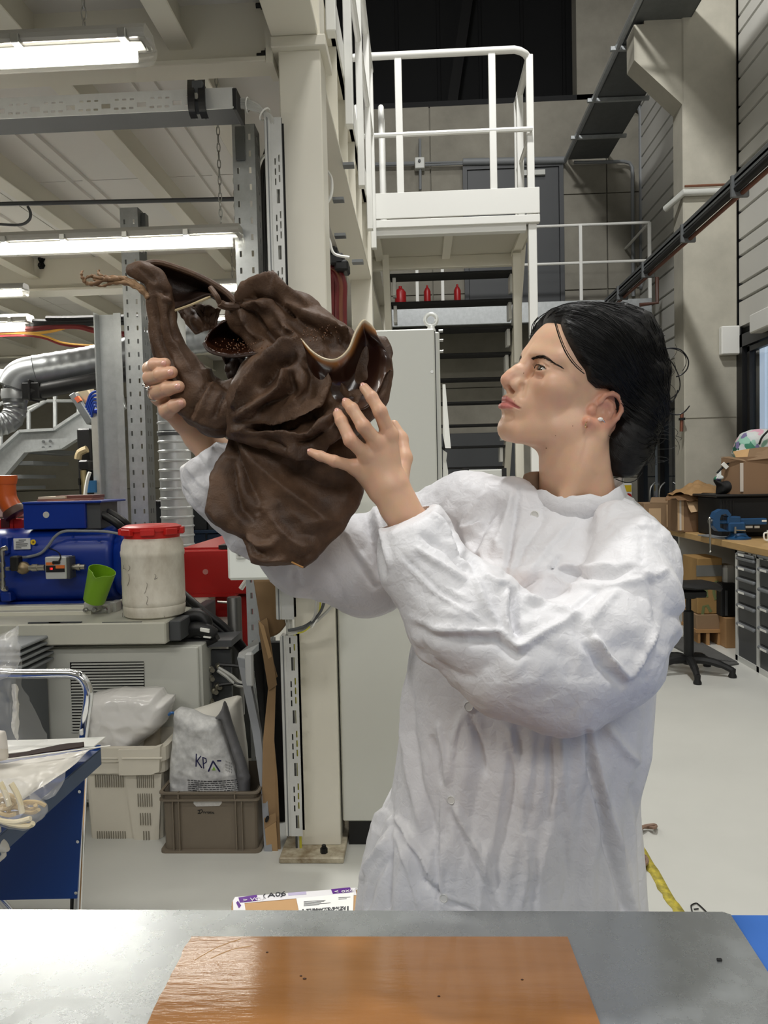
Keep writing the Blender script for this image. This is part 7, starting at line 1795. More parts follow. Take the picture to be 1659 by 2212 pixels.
person = thing('person', 'woman in a white crinkled coat holding up crumpled brown leather, black hair pinned up', 'person', tuple(P(1150, 1700, 1.2))[:2] + (0,))
hair = nmesh('hair', V_hair, Q_hair, M_HAIR, person)
ps, rho = psi(HL(V_hair)); a = hair.data.color_attributes.new('flow', 'FLOAT_COLOR', 'POINT')
a.data.foreach_set('color', np.stack([np.cos(ps)*.5, np.sin(ps)*.5, rho, np.ones_like(ps)], 1).astype(np.float32).ravel())
# fine strands over the mass
rgn = np.random.default_rng(7); SV = MB()
N_ST = 700
AZ = rgn.uniform(0, 175, N_ST); SG = np.where(rgn.uniform(size=N_ST) < .62, 1, -1); EL = np.interp(AZ, ha, he) + np.abs(rgn.normal(0, 26, N_ST)) + 5
EL = np.minimum(EL, 88)
st0 = np.stack([np.cos(np.radians(EL))*np.cos(np.radians(AZ)), SG*np.cos(np.radians(EL))*np.sin(np.radians(AZ)), np.sin(np.radians(EL))], 1)
T = np.linspace(0, .9, 13); allp = []
jit = rgn.normal(0, .10, (N_ST, 3))
for t in T:
    e = bd_ + jit; v = st0*(1 - t) + e*t; v /= np.linalg.norm(v, axis=1)[:, None]; allp.append(v)
D = np.stack(allp, 1); R0 = np.full(D.shape[:2], 100.0); Pq = C0 + D*R0[..., None]
fl_ = Pq.reshape(-1, 3); dn = D.reshape(-1, 3); rr_ = np.full(len(fl_), 150.0)
for _ in range(9): rr_ = rr_ - np.clip(hair_f(C0 + dn*rr_[:, None]), -12, 12)*.9
lift = np.repeat(np.abs(rgn.normal(.3, .7, N_ST)), len(T)); fl_ = C0 + dn*(rr_ + lift)[:, None]
Wp = (HO + (fl_ @ HA.T)*HS).reshape(N_ST, len(T), 3)
for i in range(N_ST): SV.tube([Vector(p) for p in Wp[i]], [.0005]*(len(T) - 1) + [.0002], 3, cap=False)
stn = SV.build('hair_strands', M_STR, hair, True, ang=180); stn['kind'] = 'stuff'
LK = MB()
for pts, Y, r in (([(1197, 690), (1203, 712), (1213, 742), (1228, 772), (1246, 794), (1263, 808)], 1.128, .0008), ([(1200, 692), (1209, 722), (1222, 754), (1240, 782), (1258, 800)], 1.126, .0006), ([(1196, 690), (1206, 725), (1220, 760), (1236, 785)], 1.124, .0004),
                  ([(1430, 755), (1452, 752), (1472, 757), (1486, 776), (1485, 795), (1474, 808), (1460, 814)], 1.2, .0011), ([(1436, 752), (1460, 755), (1478, 766), (1482, 785), (1474, 802)], 1.2, .0006), ([(1440, 770), (1456, 790), (1468, 820), (1466, 845), (1448, 862)], 1.2, .0009),
                  ([(1436, 850), (1450, 868), (1460, 855), (1464, 842)], 1.2, .0012), ([(1430, 875), (1444, 890), (1462, 896), (1478, 890), (1490, 876)], 1.2, .0010), ([(1425, 870), (1445, 893), (1470, 894), (1485, 882)], 1.2, .0006), ([(1420, 900), (1432, 920), (1448, 912), (1456, 890)], 1.2, .0007), ([(1400, 985), (1418, 960), (1432, 925), (1430, 900)], 1.2, .0007), ([(1396, 1005), (1410, 985), (1420, 955)], 1.2, .0006), ([(1330, 1035), (1352, 1042), (1372, 1038), (1388, 1020)], 1.2, .0007),
                  ([(1260, 655), (1300, 648), (1340, 650), (1380, 664)], 1.21, .0003), ([(1380, 668), (1405, 680), (1424, 712)], 1.21, .0006), ([(1150, 716), (1156, 696), (1172, 680), (1190, 672)], 1.25, .0008), ([(1148, 722), (1150, 702), (1163, 684)], 1.25, .0008)):
    s_ = spline([P(x, y, Y) for x, y in pts], 6); LK.tube(s_, [r]*(len(s_) - 1) + [r*.4], 5)
rk = random.Random(8)
for k in range(60):
    x, y = rk.uniform(1385, 1440), rk.uniform(720, 1010); dx_ = rk.uniform(8, 34); dy_ = rk.uniform(-22, 26)
    s_ = spline([P(x - 22, y - dy_*.3, 1.195), P(x + dx_*.4, y, 1.2), P(x + dx_, y + dy_, 1.2), P(x + dx_*.9, y + dy_*1.9, 1.2)], 4); LK.tube(s_, [.0004]*(len(s_) - 1) + [.0002], 3)
LK.build('loose_locks', M_STR, hair, True, ang=180)['kind'] = 'stuff'
# eyes
M_EYE = mat('eye_white', (226, 220, 212), .08, coat=.5); M_IRIS = mat('iris_hazel', (92, 74, 52), .15, coat=.6, var=.5, vscale=400); M_PUP = mat('pupil', (8, 8, 8), .1, coat=.6)
for sd_ in (1, -1):
    c = HW((74.5, 31*sd_, 15)); gz = HA @ np.array([.95, .10 if sd_ > 0 else .10, -.24]); gz = gz/np.linalg.norm(gz)
    e = MB().lathe(c, [(12.2*HS*math.sin(t), -12.2*HS*math.cos(t)) for t in np.linspace(.02, math.pi - .02, 16)], 24, gz).build('eyeball', M_EYE, person, True, ang=180)
    MB().lathe(c, [(.0066*math.sqrt(max(0.0, 1 - 0)) if False else r_, math.sqrt((12.35*HS)**2 - r_**2)) for r_ in (.0061, .005, .0036, .0022)], 24, gz, cap=False).build('iris', M_IRIS, e, True, ang=180)
    MB().lathe(c, [(r_, math.sqrt((12.42*HS)**2 - r_**2)) for r_ in (.0024, .0014, .0003)], 16, gz).build('pupil', M_PUP, e, True, ang=180)
# eyebrows and lashes as separate hairs
def hairs(nm, guide, n, wid, L, r, sd, slope):
    g = spline([Vector(p) for p in guide], 20); m = MB(); rq = random.Random(sd)
    for k in range(n):
        i = rq.randint(0, len(g) - 2); c = g[i]; t = (g[i + 1] - g[i]).normalized(); f = i/len(g); w = wid[0] + (wid[1] - wid[0])*f
        off = (rq.random() - .5)*w; v = np.array(c) + np.array([0, 0, off])
        px, py = proj(HW(v)); e1 = v + np.array(t)*L*.5 + np.array([0, 0, slope*(1 - f)*L*.4 - off*.3]); e2 = v + np.array(t)*L + np.array([0, 0, slope*(1 - f)*L*.5 - off*.6])
        q = np.array([v, e1, e2])
        for _ in range(4):
            fq, gq = fgrad(head_f, q, .4); q = q - (fq - .45)[:, None]*gq/np.maximum(.05, (gq*gq).sum(1))[:, None]
        m.tube([Vector(HW(x)) for x in q], [r, r, r*.4], 3, cap=False)
    return m.build(nm, M_STR, person, True, ang=180)
for sd_ in (1, -1):
    g = [(90, 10*sd_, 29), (88, 18*sd_, 31.5), (82, 32*sd_, 33), (73, 45*sd_, 29.5), (65, 52*sd_, 25)]
    hairs('eyebrow', g, 230, (5.6, 1.4), 5, .00022, 3 + sd_, .6)['kind'] = 'stuff'
    up = [(86, 18*sd_, 14), (89, 24*sd_, 17), (88.8, 31*sd_, 18.0), (85, 39*sd_, 16.8), (78.5, 46*sd_, 14)]
    m = MB(); s_ = spline([Vector(HW(p)) for p in up], 5); m.tube(s_, .00075, 4)
    for k in range(16):
        b0 = Vector(HW(np.array(s_[0]))) if False else s_[2 + int(k*(len(s_) - 3)/16)]; fw = Vector(HA[:, 0]); ot = Vector(HA[:, 1])*sd_*(k - 6)*.06; upv = Vector(HA[:, 2])
        m.tube([b0, b0 + (fw + ot)*.0028 + upv*.0006, b0 + (fw + ot)*.0048 + upv*.003], [.00022, .0002, .0001], 3, cap=False)
    m.build('eyelashes', M_STR, person, True, ang=180)['kind'] = 'stuff'
# small marks on the skin
M_MOLE = mat('mole', (96, 60, 44), .6)
for (x, y) in ((1180, 968), (1131, 806), (1112, 866), (1200, 941), (1237, 920)):
    h = hit(BVH_H, x, y, 0)
    if h is not None: MB().sphere(h, .0009 if x == 1180 else .0006, 8, 5).build('mole', M_MOLE, person, True)
# earrings
M_SILV = mat('silver', (226, 224, 220), .18, 1.0); M_PEARL = mat('pearl', (236, 230, 222), .2, coat=.5)
def EW(*a): return Vector(HW(EP(*a)))
ec = thing('ear_cuff', 'silver ear cuff with small pearls clipped to the ear', 'earring', EW(905, 990, 12))
MB().tube(spline([EW(888, 978, 9), EW(905, 985, 11), EW(918, 1005, 11), EW(936, 1022, 9), EW(955, 1010, 4)], 5), .0009, 6).build('band', M_SILV, ec, True)
for (x, y, o, r) in ((882, 976, 9, .0036), (936, 1021, 10, .0024), (961, 998, 9, .0022)): MB().sphere(EW(x, y, o), r, 12, 8, (1.2, 1, .9)).build('pearl', M_PEARL, ec, True)
eh = thing('hoop_earring', 'tiny gold hoop earring in the ear lobe', 'earring', EW(788, 1012, 4))
MB().tube(spline([EW(792, 992, 6), EW(782, 1005, 9), EW(780, 1026, 9), EW(788, 1036, 6), EW(795, 1020, 0)], 5), .0008, 6).build('hoop', mat('gold', (232, 206, 160), .2, 1.0), eh, True)
# ---------------------------------------------------------------- hands, legs, the whole body
def PN(px, py, Y): return np.array(P(px, py, Y))
def CH(l): return np.array([PN(a, b, c) for a, b, c, r in l]), [r*c/F_ for a, b, c, r in l]
LH = dict(arm=[(935, 1215, 1.075, 50), (896, 1150, 1.068, 45), (860, 1090, 1.062, 40), (845, 1052, 1.058, 41)],
          met=[[(850, 1068, 1.062, 26), (841, 942, 1.05, 18)], [(838, 1064, 1.057, 27), (815, 958, 1.043, 19)], [(826, 1060, 1.057, 25), (793, 984, 1.043, 17.5)], [(815, 1055, 1.062, 22), (768, 1010, 1.05, 15.5)]],
          fin=[[(841, 940, 1.05, 17), (821, 889, 1.036, 14.6), (803, 858, 1.04, 12.6), (787, 838, 1.05, 10.6)], [(814, 957, 1.043, 17), (785, 921, 1.026, 15), (761, 883, 1.034, 12.8), (749, 871, 1.044, 11)],
               [(792, 984, 1.043, 16), (757, 951, 1.028, 14.6), (737, 909, 1.036, 12.6), (730, 894, 1.044, 11)], [(767, 1009, 1.05, 14.5), (722, 996, 1.035, 12), (692, 985, 1.038, 10.6), (672, 977, 1.043, 8.8)]],
          thumb=[(858, 1050, 1.072, 24), (872, 990, 1.094, 18), (866, 948, 1.11, 14.5), (851, 918, 1.116, 11)])
RH = dict(arm=[(520, 1045, 1.215, 42), (470, 985, 1.20, 38), (432, 942, 1.19, 33), (408, 910, 1.18, 32)],
          met=[[(404, 900, 1.18, 24), (344, 808, 1.165, 18)], [(402, 903, 1.178, 24), (337, 828, 1.165, 18)], [(402, 906, 1.178, 23), (344, 856, 1.163, 17)], [(402, 910, 1.178, 22), (362, 886, 1.16, 16)]],
          fin=[[(344, 806, 1.165, 17.5), (324, 797, 1.125, 15.4), (334, 788, 1.096, 14), (357, 785, 1.088, 12)], [(337, 828, 1.165, 18), (326, 816, 1.12, 16.6), (347, 809, 1.089, 15), (371, 804, 1.083, 13)],
               [(344, 856, 1.163, 17.5), (340, 846, 1.12, 16.4), (362, 839, 1.09, 15.4), (386, 835, 1.084, 13)], [(362, 886, 1.16, 16), (361, 887, 1.125, 16), (376, 877, 1.097, 14), (393, 870, 1.092, 11.5)]],
          thumb=[(404, 893, 1.195, 20), (404, 850, 1.205, 15), (414, 815, 1.2, 12)])
def hand_f(H):
    ar = CH(H['arm']); me = [CH(l) for l in H['met']]; fi = [CH(l) for l in H['fin']]; th = CH(H['thumb'])
    def f(X):
        d = sd_chain(X, *ar, .01)
        for m_ in me: d = smin(d, sd_chain(X, *m_), .011)
        g = None
        for c, r in fi:
            e = sd_chain(X, c, r, .004)
            g = e if g is None else np.minimum(g, e)
        d = smin(d, g, .006)
        for c, r in fi: d = smin(d, np.linalg.norm(X - c[0], axis=1) - r[0]*1.02, .006)
        return smin(d, sd_chain(X, *th, .006), .009)
    pts = np.concatenate([ar[0], th[0]] + [c for c, r in fi]); return f, pts.min(0) - .035, pts.max(0) + .035
parts_ = [(V_head, Q_head, T_head)]
for H in (LH, RH):
    f, lo, hi = hand_f(H); V, Q = sdf_mesh(f, lo, hi, .0017, newton=2)
    C = BASE[None, :].repeat(len(V), 0)
    for l in H['fin']:
        c, r = CH(l)
        for i, w in ((1, .42), (2, .28), (3, .4)): C = mixc(C, w*np.exp(-((V - c[i])**2).sum(1)/(r[i]*1.0)**2), (206, 124, 98))
        C = mixc(C, .3*np.exp(-((V - c[0])**2).sum(1)/(r[0]*1.1)**2), (208, 140, 112))
    # fine creases across the knuckles
    N = vnormals(V, Q)
    for l in H['fin']:
        c, r = CH(l)
        for i in (1, 2):
            t = (c[i + 1] - c[i - 1]); t /= np.linalg.norm(t); s_ = (V - c[i]) @ t; near = np.linalg.norm(V - c[i], axis=1) < r[i]*1.5
            V = V - N*(.00022*np.cos(s_/.0022*6.283)*np.exp(-(s_/.004)**2)*near)[:, None]
    parts_.append((V, Q, C))
# trousers and feet are hidden by the table; the skin surface of the legs stops at the ankles
bx_ = P(1120, 1900, 1.24).x; by_ = 1.215
def core_f(X):
    d = sd_chain(X, A((bx_ + .02, by_, .95), (bx_ + .03, by_, 1.12), (bx_ + .06, by_, 1.25)), [.13, .11, .095], .05)
    for s in (-.085, .085):
        d = smin(d, sd_chain(X, A((bx_ + s, by_ + s*.3, .9), (bx_ + s*1.05, by_ + s*.3, .5), (bx_ + s*1.05, by_ + s*.3 + .01, .09)), [.085, .06, .042], .03), .03)
    d = smin(d, sd_chain(X, A(PN(1340, 1180, 1.14), PN(1225, 1430, 1.02), PN(935, 1215, 1.075)), [.032, .034, .028], .01), .03)
    return smin(d, sd_chain(X, A(PN(1060, 1130, 1.25), PN(800, 1220, 1.28), PN(520, 1045, 1.215)), [.042, .036, .024], .01), .03)
V, Q = sdf_mesh(core_f, (bx_ - .62, by_ - .35, .02), (bx_ + .3, by_ + .22, 1.48), .014, newton=1); parts_.append((V, Q, BASE[None, :].repeat(len(V), 0)))
n0 = 0; VV = []; QQ = []; TT = []
for V, Q, C in parts_: VV.append(V); QQ.append(Q + n0); TT.append(C); n0 += len(V)
body = nmesh('body', np.concatenate(VV), np.concatenate(QQ), M_SKIN, person)
TT = np.concatenate(TT); a = body.data.color_attributes.new('tint', 'FLOAT_COLOR', 'POINT'); a.data.foreach_set('color', np.concatenate([TT, np.ones((len(TT), 1))], 1).astype(np.float32).ravel())
M_TRS = mat('dark_trousers', (44, 46, 54), .8)
def trs_f(X): return np.maximum(core_f(X) - .012, np.maximum(X[:, 2] - 1.0, .07 - X[:, 2]))
V, Q = sdf_mesh(trs_f, (bx_ - .25, by_ - .22, .04), (bx_ + .28, by_ + .22, 1.05), .014, newton=1); nmesh('trousers', V, Q, M_TRS, person)
for s in (-.09, .09):
    sec = [[(bx_ + s + x*1.0 - .0, by_ + s*.3 + math.cos(a_)*w, max(0, h + math.sin(a_)*h)) for a_ in np.linspace(0, 6.283, 17)[:-1]] for x, w, h in ((.07, .02, .02), (.06, .035, .05), (.0, .042, .055), (-.08, .046, .036), (-.15, .044, .025), (-.18, .02, .014))]
    V, Fc = loft(sec, True, True); MB().add(V, Fc).build('shoe', M_BLACK, person, True)
# nails
M_NAIL = mat('fingernail', (226, 172, 156), .25, coat=.4)
cam_v = np.array(CAMP)
for H in (LH, RH):
    for l in H['fin']:
        c, r = CH(l); t = c[3] - c[2]; t /= np.linalg.norm(t); n = (cam_v - c[3]); n = n + np.array([0, 0, .35 if H is LH else .05]); n = n - t*(n @ t); n /= np.linalg.norm(n); b = np.cross(t, n)
        o = c[3] + t*r[3]*.18 + n*r[3]*.80
        S = MB().sphere((0, 0, 0), 1, 12, 8); Vn = [Vector(o + t*v[0]*r[3]*.72 + b*v[1]*r[3]*.62 + n*(v[2]*r[3]*.24 - (v[1]**2)*r[3]*.16)) for v in S.v]
        MB().add(Vn, S.f).build('fingernail', M_NAIL, body, True, ang=180)
rg_ = thing('finger_ring', 'silver ring with small pearl beads on the far hand', 'ring', tuple(PN(316, 834, 1.13)))
rc = PN(336, 848, 1.135)
for (x, y, Y, r) in ((312, 832, 1.118, .0034), (318, 839, 1.112, .003), (322, 836, 1.108, .0022)): MB().sphere(P(x, y, Y), r, 10, 7).build('bead', M_SILV, rg_, True)
MB().tube([Vector(rc + np.array([math.cos(q)*.0115*1.0, math.sin(q)*.006, math.sin(q)*.0125])) for q in np.linspace(0, 6.283, 21)[:-1]], .0011, 6, close=True).build('band', M_SILV, rg_, True)
# ---------------------------------------------------------------- the white coat
TOR = [  # pixel row, left, right, middle depth, half depth
    (1052, 1135, 1340, 1.235, .058), (1072, 1110, 1362, 1.235, .064), (1098, 1065, 1392, 1.235, .072), (1140, 1000, 1424, 1.225, .098), (1200, 960, 1440, 1.21, .13), (1300, 920, 1432, 1.2, .14), (1400, 886, 1418, 1.2, .142), (1500, 868, 1406, 1.2, .142), (1600, 858, 1398, 1.2, .142),
    (1680, 848, 1378, 1.2, .14), (1722, 840, 1374, 1.2, .142), (1748, 822, 1375, 1.2, .145), (1782, 802, 1377, 1.2, .147), (1850, 784, 1382, 1.2, .15), (1970, 764, 1388, 1.21, .155), (2150, 748, 1396, 1.22, .165), (2500, 740, 1410, 1.22, .18)]
tz_ = []; tcx = []; trx = []; tcy = []; try_ = []
for (py, l, r, Y, hd) in TOR:
    a = P(l, py, Y); b = P(r, py, Y); tz_.append((a.z + b.z)/2); tcx.append((a.x + b.x)/2); trx.append((b.x - a.x)/2); tcy.append(Y); try_.append(hd)
tz_, tcx, trx, tcy, try_ = [np.array(v)[::-1] for v in (tz_, tcx, trx, tcy, try_)]
def torso_f(X):
    z = X[:, 2]; cx = np.interp(z, tz_, tcx); rx = np.interp(z, tz_, trx); cy = np.interp(z, tz_, tcy); ry = np.interp(z, tz_, try_)
    u = (X[:, 0] - cx)/rx; v = (X[:, 1] - cy)/ry
    k = (np.abs(u)**2.3 + np.abs(v)**2.3)**(1/2.3); g = np.sqrt((u/rx)**2 + (v/ry)**2)/np.maximum(k, 1e-6) + 1e-6
    d = (k - 1)/np.maximum(g, 1/rx*.6)
    return np.maximum(np.maximum(d*.8, z - tz_[-1]), .6 - z)
NS = CH([(868, 1090, 1.06, 36), (886, 1118, 1.06, 52), (898, 1165, 1.04, 72), (915, 1225, 1.02, 89), (1000, 1335, .992, 113), (1110, 1420, .975, 124), (1215, 1450, .985, 124), (1306, 1390, 1.01, 126), (1358, 1290, 1.05, 100), (1368, 1205, 1.09, 82), (1335, 1145, 1.13, 66)])
FS = CH([(440, 966, 1.19, 34), (456, 992, 1.19, 50), (474, 1030, 1.2, 76), (560, 1110, 1.225, 86), (680, 1190, 1.26, 95), (790, 1225, 1.28, 98), (900, 1168, 1.29, 96), (1010, 1124, 1.27, 93), (1095, 1108, 1.24, 78)])
def cut(c, n): c = np.asarray(c, float); n = np.asarray(n, float); n = n/np.linalg.norm(n); return lambda X: (X - c) @ n
nd = PN(845, 1040, 1.058) - PN(890, 1130, 1.066); fd = PN(415, 925, 1.185) - PN(470, 1000, 1.195)
cutN = cut(PN(880, 1110, 1.062), nd + np.array([0.006, 0, -.004])); cutF = cut(PN(446, 968, 1.19), fd)
armN = CH(LH['arm']); armF = CH(RH['arm'])
def sleeve(X, S, cutf, arm, bias):
    d = sd_chain(X, S[0], S[1], .035)
    d = smax(d, cutf(X), .004)
    hole = np.maximum(sd_chain(X, arm[0], [q + bias for q in arm[1]], .01), -cutf(X) - .05)      # open cuff round the wrist
    return smax(d, -hole, .003)
def coat_f(X):
    d = torso_f(X)
    d = smin(d, sleeve(X, FS, cutF, armF, .004), .03)
    d = smin(d, sleeve(X, NS, cutN, armN, .004), .012)
    return smax(d, -sd_chain(X, A(P(1240, 990, 1.214), P(1246, 1068, 1.222)), [.07, .066]), .004)
V, Q = sdf_mesh(coat_f, (P(385, 1000, 1.2).x - .02, .86, .59), (P(1475, 1300, 1.1).x + .03, 1.42, P(1100, 1000, 1.2).z + .03), .004, newton=2)
V = vsmooth(V, Q, 2, .4); N = vnormals(V, Q)
PXY = projn(V); FR = ((np.array(CAMP) - V)*N).sum(1) > 0
def brush(V, N, items, PXY=None, FR=None):
    """press folds into the cloth: (polyline, width px, height m, sharp?)"""
    PXY = projn(V) if PXY is None else PXY; FR = ((np.array(CAMP) - V)*N).sum(1) > 0 if FR is None else FR
    D = np.zeros(len(V)); wgt = np.clip(((np.array(CAMP) - V)*N).sum(1)/np.linalg.norm(V - np.array(CAMP), axis=1)*3 + .25, 0, 1)
    for pts, w, h in items:
        p = np.array(pts, float); lo = p.min(0) - 3*w; hi = p.max(0) + 3*w
        I = np.where(FR & (PXY > lo).all(1) & (PXY < hi).all(1))[0]
        if not len(I): continue
        X = PXY[I]; best = np.full(len(I), 1e9); tt = np.zeros(len(I)); L = np.concatenate([[0], np.cumsum(np.linalg.norm(np.diff(p, axis=0), axis=1))])
        for i in range(len(p) - 1):
            e = p[i + 1] - p[i]; t = np.clip(((X - p[i]) @ e)/(e @ e), 0, 1); d = np.linalg.norm(X - p[i] - t[:, None]*e, axis=1); m = d < best
            best = np.where(m, d, best); tt = np.where(m, (L[i] + t*(L[i + 1] - L[i]))/L[-1], tt)
        tp = np.sqrt(np.clip(np.minimum(tt, 1 - tt)*5, 0, 1)); q = np.clip(1 - best/(w*1.6), 0, 1)
        D[I] += h*(q**1.7)*tp*wgt[I]
    return V + N*D[:, None]
zz = V[:, 2]
cr = creases(V*np.array([8, 8, 8.]) + .35*fbm(V*7, 2, 2)[:, None], 3); cr2 = creases(V*np.array([20, 20, 24]) + .5*fbm(V*14, 5, 2)[:, None], 8); cr3 = creases(V*58, 15)
slv = np.clip((sd_chain(V, NS[0], [r*.96 for r in NS[1]], .03) < .012).astype(float) + (V[:, 2] > 1.20)*.8, 0, 1)       # crinkled most on sleeves and yoke
low = 1 - np.clip((zz - .9)/.3, 0, 1)*.0
amp = np.where(PXY[:, 1] > 1470, .55, 1.0)
msk = np.clip(.55 + .9*fbm(V*7 + 3, 31, 2), .12, 1.25)
V = V + N*((cr - .3)*.0175*(.22 + .78*slv) + (.3 - cr2)*.0085*msk*(.3 + .7*slv) + (.3 - cr3)*.0012*msk)[:, None]*amp[:, None]
# long hanging folds in the skirt of the coat
sk_ = np.clip((1.13 - zz)/.12, 0, 1); th_ = np.arctan2(V[:, 1] - 1.2, V[:, 0] - np.interp(zz, tz_, tcx))
fv = np.stack([np.cos(th_)*3.4, np.sin(th_)*3.4, zz*.9], 1)
V = V + N*(sk_*(.010*fbm(fv*1.3, 21, 2) + .0035*fbm(np.stack([th_*9, zz*2.2, zz*0], 1), 25, 2)))[:, None]
FOLDS = [
    ([(874, 1332), (932, 1359), (1079, 1363), (1119, 1399), (1168, 1368), (1244, 1332), (1293, 1395), (1360, 1468)], 12, .006), ([(885, 1352), (940, 1378), (1075, 1384), (1118, 1420), (1175, 1390)], 16, -.006),
    ([(1110, 1274), (1113, 1337), (1121, 1376)], 10, -.016), ([(1096, 1270), (1092, 1330), (1110, 1376)], 10, .007), ([(1128, 1288), (1184, 1306), (1240, 1332)], 9, .008), ([(1025, 1239), (1050, 1300), (1079, 1355)], 10, .006), ([(1040, 1235), (1070, 1262), (1098, 1268)], 11, .007),
    ([(1280, 1377), (1320, 1425), (1360, 1468)], 9, .008), ([(1360, 1468), (1392, 1420), (1427, 1363)], 10, .006), ([(1262, 1390), (1310, 1450), (1350, 1488)], 12, -.007), ([(1250, 1334), (1268, 1370), (1285, 1380)], 9, -.006),
    ([(1208, 1196), (1200, 1216), (1190, 1232)], 7, -.010), ([(1204, 1226), (1266, 1240), (1324, 1241), (1372, 1226)], 8, -.007), ([(1212, 1216), (1270, 1226), (1330, 1222)], 8, .005), ([(1188, 1232), (1230, 1262), (1320, 1262), (1400, 1250)], 10, .005), ([(1170, 1245), (1140, 1262), (1120, 1276)], 10, -.008),
    ([(1387, 1135), (1386, 1180), (1383, 1235)], 4, -.0035), ([(860, 1203), (932, 1274), (990, 1310), (1079, 1363)], 5, .003), ([(868, 1200), (940, 1268), (996, 1302)], 5, -.003),
    ([(954, 1112), (981, 1136), (999, 1194), (1025, 1203), (1034, 1240)], 10, -.009), ([(930, 1105), (960, 1130), (985, 1180), (1010, 1215)], 10, .007), ([(905, 1150), (960, 1180), (1000, 1215), (1030, 1240)], 11, -.006), ([(895, 1180), (950, 1215), (1010, 1250)], 11, .006), ([(1000, 1150), (1040, 1130), (1050, 1133)], 8, .005),
    ([(1119, 1050), (1112, 1110), (1100, 1180), (1086, 1258)], 9, -.007), ([(1108, 1055), (1090, 1130), (1060, 1200)], 11, .005), ([(1080, 1080), (1040, 1150), (1010, 1200)], 12, -.007), ([(1050, 1062), (1010, 1120), (990, 1160)], 11, .005), ([(1180, 1110), (1130, 1180), (1100, 1250)], 12, -.005), ([(1250, 1110), (1190, 1170), (1130, 1250)], 12, .004),
    ([(1300, 1260), (1250, 1310), (1230, 1330)], 9, -.006), ([(1340, 1270), (1290, 1330), (1262, 1352)], 9, .005), ([(1400, 1240), (1420, 1290), (1424, 1350)], 10, -.005), ([(1390, 1235), (1408, 1250), (1440, 1230)], 8, .005),
    ([(790, 1100), (808, 1180), (826, 1250)], 9, -.007), ([(806, 1085), (824, 1160), (838, 1230)], 9, .006), ([(745, 1160), (780, 1220), (812, 1275)], 9, -.006), ([(735, 1140), (770, 1190), (806, 1235)], 9, .005), ([(410, 960), (440, 1010), (452, 1030)], 7, -.005), ([(400, 1000), (430, 1040), (460, 1060)], 8, .004), ([(470, 950), (452, 985), (446, 1010)], 7, .005),
    ([(885, 1440), (887, 1584), (905, 1680), (932, 1785), (945, 1970)], 10, -.006), ([(868, 1450), (868, 1580), (884, 1690), (915, 1800)], 12, .006), ([(945, 1560), (962, 1640), (960, 1700)], 9, .007), ([(930, 1590), (950, 1660), (956, 1700)], 8, -.007), ([(945, 1715), (944, 1850), (945, 1975)], 5, -.005), ([(952, 1715), (951, 1850), (952, 1975)], 6, .003),
    ([(980, 1738), (1012, 1800), (1043, 1851), (1079, 1967)], 10, .008), ([(968, 1745), (1000, 1830), (1036, 1900), (1062, 1970)], 10, -.006), ([(1013, 1540), (1034, 1600), (1052, 1680)], 9, -.006), ([(1000, 1536), (980, 1600), (970, 1690)], 9, .005), ([(1100, 1572), (1120, 1660), (1125, 1740)], 10, .006), ([(1186, 1590), (1190, 1710), (1182, 1800)], 9, -.006), ([(1204, 1588), (1214, 1640), (1222, 1750)], 9, .005),
    ([(1266, 1575), (1276, 1640), (1288, 1695), (1320, 1851), (1347, 1970)], 8, -.012), ([(1280, 1570), (1300, 1690), (1335, 1830), (1362, 1970)], 13, .009), ([(1310, 1570), (1350, 1620), (1380, 1650)], 12, .006), ([(1130, 1790), (1140, 1880), (1120, 1970)], 10, .006), ([(1220, 1800), (1228, 1900), (1215, 1970)], 10, -.005),
    ([(843, 1745), (838, 1800), (836, 1860), (835, 1975)], 7, -.010), ([(851, 1762), (909, 1851), (945, 1925)], 8, .009), ([(846, 1775), (890, 1850), (920, 1930)], 7, -.006), ([(848, 1800), (880, 1870), (900, 1960)], 7, .005), ([(830, 1745), (800, 1775), (782, 1830)], 9, .007), ([(836, 1775), (806, 1810), (790, 1850)], 8, -.007), ([(834, 1810), (800, 1860), (775, 1900)], 9, .008), ([(834, 1850), (806, 1905), (790, 1970)], 8, -.006),
    ([(958, 1950), (935, 1925), (905, 1900)], 7, -.006), ([(962, 1950), (1000, 1965), (1030, 1975)], 7, -.006), ([(1360, 1690), (1378, 1800), (1388, 1960)], 10, -.005)]
V = brush(V, N, [(p, w*.9, h*1.35) for p, w, h in FOLDS], PXY, FR); V = vsmooth(V, Q, 1, .25)
def coat_mat():
    m = mat('crinkled_white', (220, 220, 223), .5, spec=.35); nt = m.node_tree; b = nt.nodes['Principled BSDF']
    tc_ = nt.nodes.new('ShaderNodeTexCoord'); hs = None
    for sc, st in ((38, .32), (110, .25)):
        n = nt.nodes.new('ShaderNodeTexNoise'); n.inputs['Scale'].default_value = sc*.5; n.inputs['Detail'].default_value = 2
        ad = nt.nodes.new('ShaderNodeMixRGB'); ad.blend_type = 'ADD'; ad.inputs[0].default_value = .02
        v = nt.nodes.new('ShaderNodeTexVoronoi'); v.feature = 'DISTANCE_TO_EDGE'; v.inputs['Scale'].default_value = sc
        nt.links.new(tc_.outputs['Object'], n.inputs['Vector']); nt.links.new(tc_.outputs['Object'], ad.inputs[1]); nt.links.new(n.outputs['Color'], ad.inputs[2]); nt.links.new(ad.outputs[0], v.inputs['Vector'])
        bp = nt.nodes.new('ShaderNodeBump'); bp.inputs['Strength'].default_value = st; bp.invert = sc > 100; bp.inputs['Distance'].default_value = .006 if sc < 100 else .0025
        nt.links.new(v.outputs['Distance'], bp.inputs['Height'])
        if hs is not None: nt.links.new(hs.outputs[0], bp.inputs['Normal'])
        hs = bp
    nt.links.new(hs.outputs[0], b.inputs['Normal']); return m
